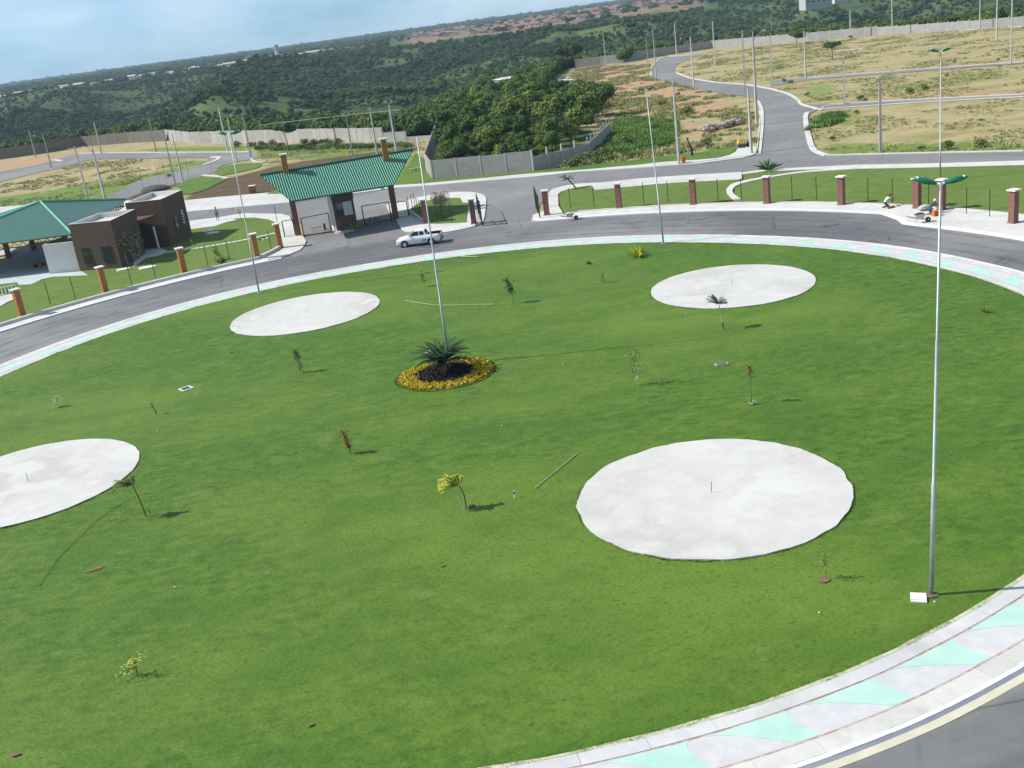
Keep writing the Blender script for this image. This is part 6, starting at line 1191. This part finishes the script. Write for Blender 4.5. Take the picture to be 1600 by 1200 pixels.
fs += [tuple(range(n)), tuple((len(ST) - 1) * n + k for k in range(n))[::-1]]
mb.add(vs, fs, M_carpaint); body = mb.build('body', None, tk, True)
MB().box((-1.52, 0, .50), (1.42, 1.40, .03), M_plastic).build('bed_floor', None, tk)
for s_ in (-1, 1): MB().box((-1.52, s_ * .725, .5), (1.42, .03, .53), M_plastic).build('bed_liner', None, tk)
MB().box((-2.215, 0, .5), (.03, 1.42, .52), M_plastic).build('bed_liner', None, tk); MB().box((-.83, 0, .5), (.03, 1.42, .52), M_plastic).build('bed_liner', None, tk)
mb = MB()
cb = [(1.02, .74, .98), (.35, .60, 1.43), (.05, .585, 1.49), (-.50, .585, 1.49), (-.72, .60, 1.44), (-.86, .72, 1.03)]
prof = [(1.05, .75, .97), (.36, .60, 1.45), (.05, .58, 1.50), (-.50, .58, 1.50), (-.70, .60, 1.46), (-.88, .72, 1.02)]
L1 = [(x, -w, z) for x, w, z in prof]; L2 = [(x, w, z) for x, w, z in prof]
base_ = [(1.05, -.77, .97), (-.88, -.77, 1.02)]
mb.add(L1 + L2, [(i, i + 1, 7 + i, 6 + i) for i in range(5)], M_carpaint)
mb.add([(1.05, -.77, .97), (-.88, -.77, 1.01), (-.70, -.60, 1.46), (-.50, -.58, 1.50), (.05, -.58, 1.50), (.36, -.60, 1.45)], [(0, 1, 2, 3, 4, 5)][::1], M_carpaint)
mb.add([(1.05, .77, .97), (-.88, .77, 1.01), (-.70, .60, 1.46), (-.50, .58, 1.50), (.05, .58, 1.50), (.36, .60, 1.45)], [(5, 4, 3, 2, 1, 0)], M_carpaint)
mb.build('cab', None, tk)
def glassq(name, pts, off=(0, 0, 0)): o = MB(); o.add([Vector(p) + Vector(off) for p in pts], [(0, 1, 2, 3)] if len(pts) == 4 else [tuple(range(len(pts)))], M_glass); return o.build(name, None, tk)
glassq('windscreen', [(1.0, -.70, 1.02), (1.0, .70, 1.02), (.40, .56, 1.43), (.40, -.56, 1.43)], (.03, 0, .02)); glassq('rear_window', [(-.86, .62, 1.10), (-.86, -.62, 1.10), (-.72, -.53, 1.42), (-.72, .53, 1.42)], (-.03, 0, .01))
for s_ in (-1, 1):
    for nm, pts in (('side_window', [(.86, .762, 1.06), (-.10, .755, 1.06), (-.10, .615, 1.43), (.30, .625, 1.42)]), ('side_window', [(-.22, .755, 1.06), (-.66, .752, 1.08), (-.60, .635, 1.40), (-.22, .625, 1.42)])):
        glassq(nm, [(a_, b_ * s_, c_) for a_, b_, c_ in pts], (0, s_ * .022, .01))
    MB().box((.72, s_ * .90, .98), (.12, .2, .14), M_carpaint).build('mirror', None, tk)
    MB().ell((2.08, s_ * .60, .64), (.14, .19, .10), M_shutter, 8, 5).build('headlight', None, tk); MB().box((-2.26, s_ * .66, .62), (.06, .2, .34), M_redlamp).build('tail_light', None, tk)
    MB().box((-.62, s_ * .835, .50), (.34, .012, .11), M_plastic).build('side_vent', None, tk)
    for x in (1.36, -1.30):
        arch = MB(); ring = [(x + .40 * math.cos(a_), s_ * .836, .31 + .40 * math.sin(a_)) for a_ in [k / 12 * math.pi for k in range(13)]]; arch.add(ring, [tuple(range(13)) if s_ < 0 else tuple(range(13))[::-1]], M_plastic); arch.build('wheel_arch', None, tk)
        wh = MB().tube([(x, s_ * .66, .31), (x, s_ * .858, .31)], .31, M_tyre, 20).build('wheel', None, tk); MB().tube([(x, s_ * .80, .31), (x, s_ * .872, .31)], .20, M_rim, 14).build('rim', None, wh)
MB().box((2.2, 0, .42), (.06, 1.0, .14), M_plastic).build('grille', None, tk); MB().box((-2.30, 0, .36), (.10, 1.5, .16), M_plastic).build('bumper', None, tk); MB().box((2.19, 0, .28), (.10, 1.3, .12), M_carpaint).build('bumper', None, tk)
MB().box((-2.29, 0, .70), (.012, .38, .12), M_shutter).build('number_plate', None, tk)

# ------------------------------------------------------------------ people
def person(label, xy, rz, J, mats, z=0.0, hat=None):
    """J: joint dict; one continuous skinned body, coloured by region"""
    t_ = thing('person', label, 'person', (*xy, z), rz)
    names = ['pelvis', 'waist', 'chest', 'neck', 'head', 'lhip', 'lknee', 'lankle', 'ltoe', 'rhip', 'rknee', 'rankle', 'rtoe', 'lsh', 'lelb', 'lwri', 'lhand', 'rsh', 'relb', 'rwri', 'rhand']
    rads = dict(pelvis=.13, waist=.12, chest=.145, neck=.055, head=.095, lhip=.09, lknee=.06, lankle=.042, ltoe=.04, lsh=.065, lelb=.042, lwri=.03, lhand=.035)
    E = [('pelvis', 'waist'), ('waist', 'chest'), ('chest', 'neck'), ('neck', 'head'), ('chest', 'lsh'), ('lsh', 'lelb'), ('lelb', 'lwri'), ('lwri', 'lhand'), ('chest', 'rsh'), ('rsh', 'relb'), ('relb', 'rwri'), ('rwri', 'rhand'),
         ('pelvis', 'lhip'), ('lhip', 'lknee'), ('lknee', 'lankle'), ('lankle', 'ltoe'), ('pelvis', 'rhip'), ('rhip', 'rknee'), ('rknee', 'rankle'), ('rankle', 'rtoe')]
    me_ = bpy.data.meshes.new('body'); me_.from_pydata([J[n_] for n_ in names], [(names.index(a_), names.index(b_)) for a_, b_ in E], [])
    o = bpy.data.objects.new('body', me_); COL.objects.link(o); md = o.modifiers.new('skin', 'SKIN'); md.use_smooth_shade = True
    for i, n_ in enumerate(names):
        r_ = rads.get(n_, rads.get('l' + n_[1:], .05)); me_.skin_vertices[0].data[i].radius = (r_, r_ * (.8 if n_ in ('chest', 'waist', 'pelvis') else 1)); me_.skin_vertices[0].data[i].use_root = (i == 0)
    o.modifiers.new('sub', 'SUBSURF').levels = 1
    dg = bpy.context.evaluated_depsgraph_get(); dg.update(); m2 = bpy.data.meshes.new_from_object(o.evaluated_get(dg)); o.modifiers.clear(); o.data = m2; m2.name = 'body'
    m2.materials.clear()
    for mm in mats: m2.materials.append(mm)   # 0 skin 1 shirt 2 trousers 3 hair/hat 4 shoes
    reg = dict(pelvis=2, waist=1, chest=1, neck=0, head=0, lhip=2, lknee=2, lankle=2, ltoe=4, rhip=2, rknee=2, rankle=2, rtoe=4, lsh=1, rsh=1, lelb=0, relb=0, lwri=0, rwri=0, lhand=0, rhand=0)
    JV = {n_: Vector(J[n_]) for n_ in names}
    for p_ in m2.polygons:
        c_ = p_.center; n_ = min(names, key=lambda q_: (JV[q_] - c_).length); k = reg[n_]
        p_.material_index = k; p_.use_smooth = True
    o.parent = t_
    hd = JV['head']; MB().ell(hd + Vector((0, 0, .03)), (.088, .105, .125), M_skin, 12, 8).build('head', None, t_, True)
    fd = Vector((0, 1, 0)); MB().ell(hd + Vector((0, -.015, .075)), (.10, .115, .10), mats[3], 12, 6).build('hair', None, t_, True)
    if hat: MB().tube([hd + Vector((0, 0, .07)), hd + Vector((0, 0, .085))], .17, hat, 12).build('hat_brim', None, t_); MB().ell(hd + Vector((0, 0, .10)), (.11, .12, .11), hat, 10, 6).build('hat_crown', None, t_)
    return t_
def stand(step=.18, arm=.1):
    return dict(pelvis=(0, 0, .95), waist=(0, 0, 1.12), chest=(0, .01, 1.34), neck=(0, .0, 1.50), head=(0, .02, 1.62), lhip=(-.10, 0, .90), lknee=(-.11, step * .7, .50), lankle=(-.11, step * .8, .09), ltoe=(-.11, step * .8 + .17, .05),
                rhip=(.10, 0, .90), rknee=(.11, -step * .2, .49), rankle=(.11, -step * 1.2, .11), rtoe=(.11, -step * 1.1 + .13, .04), lsh=(-.19, 0, 1.41), lelb=(-.25, -arm, 1.13), lwri=(-.26, -arm * .6, .88), lhand=(-.26, -arm * .3, .80), rsh=(.19, 0, 1.41), relb=(.25, arm, 1.13), rwri=(.25, arm * 2, .90), rhand=(.25, arm * 2.3, .82))
person('man in grey shirt and dark trousers walking along the white road', (-34.938, 137.704), rad(200), stand(), [M_skin, M_graycloth, M_bluecloth, M_hair, M_black], .12)
def kneel(lean=.35):
    return dict(pelvis=(0, -.05, .42), waist=(0, .02, .58), chest=(0, .02 + lean * .6, .78), neck=(0, .06 + lean, .90), head=(0, .12 + lean, 1.0), lhip=(-.10, -.03, .38), lknee=(-.13, .34, .10), lankle=(-.12, -.12, .07), ltoe=(-.12, -.28, .05),
                rhip=(.10, -.03, .38), rknee=(.14, .36, .12), rankle=(.13, -.10, .07), rtoe=(.13, -.26, .05), lsh=(-.19, .04 + lean * .8, .84), lelb=(-.23, .25 + lean, .62), lwri=(-.14, .42 + lean, .45), lhand=(-.12, .48 + lean, .38), rsh=(.19, .04 + lean * .8, .84), relb=(.23, .25 + lean, .62), rwri=(.14, .42 + lean, .47), rhand=(.12, .48 + lean, .40))
person('worker in white shirt and brown cap kneeling on the pavement', (34.527, 90.874), rad(-80), kneel(), [M_skin, M_whitecloth, M_bluecloth, M_browncloth, M_black], .15, M_browncloth)
person('worker in blue-grey clothes and white hat bending beside the pillar', (36.375, 85.86), rad(-60), kneel(.55), [M_skin, M_bluecloth, M_bluecloth, M_whitecloth, M_black], .15, M_whitecloth)
person('worker in bright yellow sitting at the edge of the white pavement corner', (33.544, 138.917), rad(-60), kneel(.1), [M_yellowcloth, M_yellowcloth, M_bluecloth, M_yellowcloth, M_black], .15, M_yellowcloth)
t_ = thing('tool_box', 'orange-yellow box beside the bending worker', 'box', (*(36.541, 85.118), .16), .3); MB().box((0, 0, 0), (.5, .35, .38), M_orangething).build('body', None, t_); MB().box((0, 0, .38), (.54, .38, .04), M_orangething).build('lid', None, t_)
t_ = thing('cement_sack', 'pale sack lying behind the bending worker', 'sack', (*(36.703, 87.804), .16), .5); MB().ell((0, 0, .22), (.7, .35, .24), M_conc, 12, 6).build('sack', None, t_); MB().ell((.6, 0, .12), (.12, .1, .08), M_conc, 6, 4).build('neck', None, t_)
t_ = thing('brick_stack', 'small pile of orange bricks in front of the kneeling worker', 'bricks', (*(34.86, 90.27), .16), .2)
for k in range(6): MB().box(((k % 3) * .25 - .25, 0.02 * k, (k // 3) * .09), (.22, .11, .085), M_orange, .1 * k).build('brick', None, t_)
t_ = thing('dark_bags', 'dark bags lying beside the yellow worker', 'bags', (*(34.142, 138.943), .14)); MB().ell((0, 0, .2), (.5, .3, .25), M_bluecloth, 8, 5).build('bag', None, t_); MB().ell((.7, .1, .3), (.25, .25, .35), M_black, 8, 5).build('bag', None, t_)
def wheelbarrow(xy, rz, label, z=.04, load=None):
    t_ = thing('wheelbarrow', label, 'wheelbarrow', (*xy, z), rz); mb = MB(); a_ = [(-.38, -.28, .72), (.52, -.28, .76), (.52, .28, .76), (-.38, .28, .72)]; b_ = [(-.22, -.2, .42), (.28, -.2, .38), (.28, .2, .38), (-.22, .2, .42)]
    mb.add(a_ + b_, [(0, 1, 5, 4), (1, 2, 6, 5), (2, 3, 7, 6), (3, 0, 4, 7), (4, 5, 6, 7)], M_stone); mb.build('tray', None, t_)
    w = MB().tube([(.72, -.05, .2), (.72, .05, .2)], .21, M_tyre, 14).build('wheel', None, t_); MB().tube([(.72, -.06, .2), (.72, .06, .2)], .08, M_rim, 8).build('rim', None, w)
    for s_ in (-1, 1):
        MB().tube([(.72, s_ * .08, .2), (-.2, s_ * .24, .40), (-.95, s_ * .3, .62)], .022, M_bark, 5).build('handle', None, t_); MB().tube([(-.1, s_ * .22, .4), (-.3, s_ * .25, 0)], .02, M_steel, 5).build('leg', None, t_)
    MB().ell((.05, 0, .70), (.38, .24, .14), load or M_dirt, 10, 5).build('load', None, t_); return t_
wheelbarrow((7.979, 105.421), rad(12), 'wheelbarrow with sandy load at the kerb by the driveway gate', .04, M_gutter); wheelbarrow((34.464, 83.45), rad(-5), 'wheelbarrow with dark load on the kerb near the bending worker', .15, M_leafd)
# bicycle
t_ = thing('bicycle', 'dark bicycle leaning inside the right gate frame', 'bicycle', (*(-13.077, 118.439), .03), rad(10)); W = .34
for x in (-.52, .52):
    mb = MB(); mb.tube([(x + W * math.cos(a_), 0, W + W * math.sin(a_)) for a_ in [k / 20 * 2 * math.pi for k in range(21)]], .025, M_tyre, 5, False); w = mb.build('wheel', None, t_); mb = MB()
    for k in range(8): a_ = k / 8 * 2 * math.pi; mb.tube([(x, 0, W), (x + W * math.cos(a_), 0, W + W * math.sin(a_))], .005, M_steel, 3)
    mb.build('spokes', None, w)
mb = MB()
for a_, b_ in (((-.52, 0, W), (-.15, 0, .85)), ((-.15, 0, .85), (0, 0, .32)), ((-.52, 0, W), (0, 0, .32)), ((-.15, 0, .82), (.38, 0, .80)), ((0, 0, .32), (.38, 0, .78)), ((.36, 0, .92), (.52, 0, W))): mb.tube([a_, b_], .02, M_black, 5)
mb.build('frame', None, t_); MB().tube([(.36, -.25, .98), (.36, 0, .95), (.36, .25, .98)], .016, M_black, 5).build('handlebar', None, t_); MB().ell((-.17, 0, .92), (.13, .07, .04), M_black, 8, 5).build('saddle', None, t_); MB().tube([(0, -.12, .32), (0, .12, .32)], .05, M_steel, 6).build('crank', None, t_)

# ------------------------------------------------------------------ far buildings
def tz(x, y): return float(terrain_z([(x, y)])[0][0])
def house_mesh(w, d, h, m, mr, rise=1.6):
    mb = MB(); mb.box((0, 0, -3), (w, d, h + 3), m); o_ = .4
    mb.add([(-w / 2 - o_, -d / 2 - o_, h), (w / 2 + o_, -d / 2 - o_, h), (w / 2 + o_, d / 2 + o_, h), (-w / 2 - o_, d / 2 + o_, h), (-w / 2 - o_, 0, h + rise), (w / 2 + o_, 0, h + rise)], [(0, 1, 5, 4), (2, 3, 4, 5), (1, 2, 5), (3, 0, 4)], mr)
    for k in range(2): mb.box((-w / 4 + k * w / 2, -d / 2 - .02, .9), (w * .14, .05, 1.2), M_glass)
    return mb.mesh('house')
M_greyroof = flat('pale_roof', (0.48, 0.46, 0.44), 0.15)
HM = [house_mesh(9, 8, 3.4, M_house, M_terracotta), house_mesh(7, 8, 3.2, M_housew, M_terracotta), house_mesh(12, 9, 3.6, M_house, M_terracotta, 2.0), house_mesh(10, 8, 4.2, M_housew, M_greyroof, 1.2), house_mesh(14, 9, 4.6, M_housew, M_greyroof, 1.0)]
def at_az(px_az, d): return (d * math.sin(px_az), d * math.cos(px_az))
# rows of small terracotta houses on the far plateau
rows = [([(-32.365, 2183.303)][0], [(412.337, 2088.043)][0], 62), ([(36.463, 1837.502)][0], [(460.942, 1867.2)][0], 66), ([(86.521, 1586.006)][0], [(175.832, 1688.403)][0], 26)]
rg = random.Random(21); cnt = 0
for (azA, azB, dist, n) in [(-3.2, 9.5, 2350, 46), (-3.2, 10.0, 2050, 50), (-3.0, 10.5, 1780, 54), (-2.6, 11.0, 1560, 54), (-1.0, 11.5, 1390, 46), (0.5, 8.0, 1250, 26), (1.0, 5.0, 1160, 12)]:
    for k in range(n):
        if rg.random() < .18: continue
        a_ = rad(azA + (azB - azA) * (k + rg.uniform(-.25, .25)) / n); d_ = dist + rg.uniform(-12, 12) + 60 * math.sin(a_ * 9); x, y = d_ * math.sin(a_), d_ * math.cos(a_); o = bpy.data.objects.new('row_house', HM[k % 2]); COL.objects.link(o)
        o.location = (x, y, tz(x, y)); o.rotation_euler = (0, 0, rg.choice((-.2, 1.4)) + rg.uniform(-.1, .1)); cnt += 1
        tag(o, 'tiny terracotta-roofed row house on the far plateau', 'house', 'terracotta row houses on the far plateau')
for k in range(42):
    a_ = rad(-25.5 + 20.0 * k / 42 + rg.uniform(-.2, .2)); d_ = 1250 + rg.uniform(-40, 160); x, y = d_ * math.sin(a_), d_ * math.cos(a_); o = bpy.data.objects.new('village_house', HM[rg.choice((0, 1, 3, 4, 3, 4))]); COL.objects.link(o); o.location = (x, y, tz(x, y)); o.rotation_euler = (0, 0, rg.uniform(-.6, .9)); s_ = rg.uniform(.7, 1.1); o.scale = (s_, s_, s_)
    tag(o, 'small pale village house along the left plateau rim', 'house', 'village houses on the left plateau rim')
print('houses', cnt)
def far_house(name, label, xy, rz, parts, z=None):
    t_ = thing(name, label, 'house', (*xy, tz(*xy) if z is None else z), rz)
    for (nm, c_, s_, m_) in parts: MB().box(c_, s_, m_).build(nm, None, t_)
    return t_
# water tower
wt = thing('water_tower', 'grey concrete water tower standing on the far plateau skyline', 'water tower', (*at_az(rad(-9.6), 1300), tz(*at_az(rad(-9.6), 1300)))); MB().tube([(0, 0, -2), (0, 0, 11.5)], 2.0, M_housew, 10).build('shaft', None, wt); MB().tube([(0, 0, 11.5), (0, 0, 17)], 2.7, M_polec, 10).build('tank', None, wt)
# white house among trees
xy = (4.0, 283.0)
def roofed(name, label, xy, z, rz, w, d, h, mw, mr, rise=1.2, nwin=4):
    t_ = thing(name, label, 'house', (*xy, z), rz); MB().box((0, 0, -4), (w, d, h + 4), mw).build('wall', None, t_)
    mb = MB(); o_ = .5; mb.add([(-w / 2 - o_, -d / 2 - o_, h), (w / 2 + o_, -d / 2 - o_, h), (w / 2 + o_, d / 2 + o_, h), (-w / 2 - o_, d / 2 + o_, h), (-w / 2 + d * .3, 0, h + rise), (w / 2 - d * .3, 0, h + rise)], [(0, 1, 5, 4), (2, 3, 4, 5), (1, 2, 5), (3, 0, 4), (3, 2, 1, 0)], mr); mb.build('roof', None, t_)
    for k in range(nwin):
        f = MB().box((-w / 2 + w * (k + .5) / nwin, -d / 2 - .03, .9), (w / nwin * .4, .06, 1.3), M_glass).build('window', None, t_)
    return t_
def up_at(px):  # helper: place by world direction and distance
    return px
roofed('white_house', 'low white house half hidden in the dark trees beyond the wooded hollow', (14.355, 343.145, 3.4)[:2], -0.4, .25, 13, 6, 2.6, M_dullw, M_conc2, .5, 4)
roofed('white_house', 'white two-storey house with orange roof at the top right among trees', (267.183, 838.216, 4)[:2], 0.4, .2, 22, 10, 5.0, M_dullw, M_terracotta, 2.0, 5)
roofed('white_house', 'smaller orange-roofed house right of the white two-storey house', (292.624, 858.273, 4)[:2], 1.6, .1, 12, 8, 4.0, M_house, M_terracotta, 1.8, 3)
#roofed('white_house', 'pale long house at the top edge above the forest', (284.578, 766.524, 4)[:2], -1.5, .1, 20, 8, 4.6, M_dullw, M_conc2, 1.0, 4)
roofed('white_house', 'low pale shed at the crest of the dirt slope by the trees', (23.511, 304.046, 2.5)[:2], -.5, .3, 9, 4, 2.0, M_housew, M_conc2, .4, 2)

for i, (px, py, R_, lab) in enumerate([((278.959, 933.296, 2), 0, 8, 'dark tree left of the orange-roofed house at the top edge'), ((221.662, 711.546, 2), 0, 6, 'dark tree in front of the orange-roofed house'), ((211.212, 644.294, 2), 0, 5.5, 'tree in front of the right half of the orange-roofed house'), ((232.884, 660.805, 2), 0, 7, 'dark tree right of the small orange-roofed house at the top edge')]):
    d_ = Vector(px) * (820 / Vector(px).length); o = lone_tree((d_.x, d_.y), R_ * 1.5, R_, lab, M_for, 80 + i, 700, 1.3, 0.7, 'tree', tz(d_.x, d_.y) - 1.0, .4)
# ------------------------------------------------------------------ haze
hz_m = bpy.data.materials.new('haze_air'); hz_m.use_nodes = True; tn = hz_m.node_tree; tn.nodes.clear(); vo = NN(tn, 'ShaderNodeVolumePrincipled'); vo.inputs['Color'].default_value = (0.62, 0.82, 1.0, 1); vo.inputs['Density'].default_value = 0.000125; vo.inputs['Anisotropy'].default_value = 0.2
mo = NN(tn, 'ShaderNodeOutputMaterial'); tn.links.new(vo.outputs[0], mo.inputs['Volume'])
hb = MB().box((0, 0, -52), (12200, 12200, 92), hz_m).build('haze'); hb['kind'] = 'stuff'
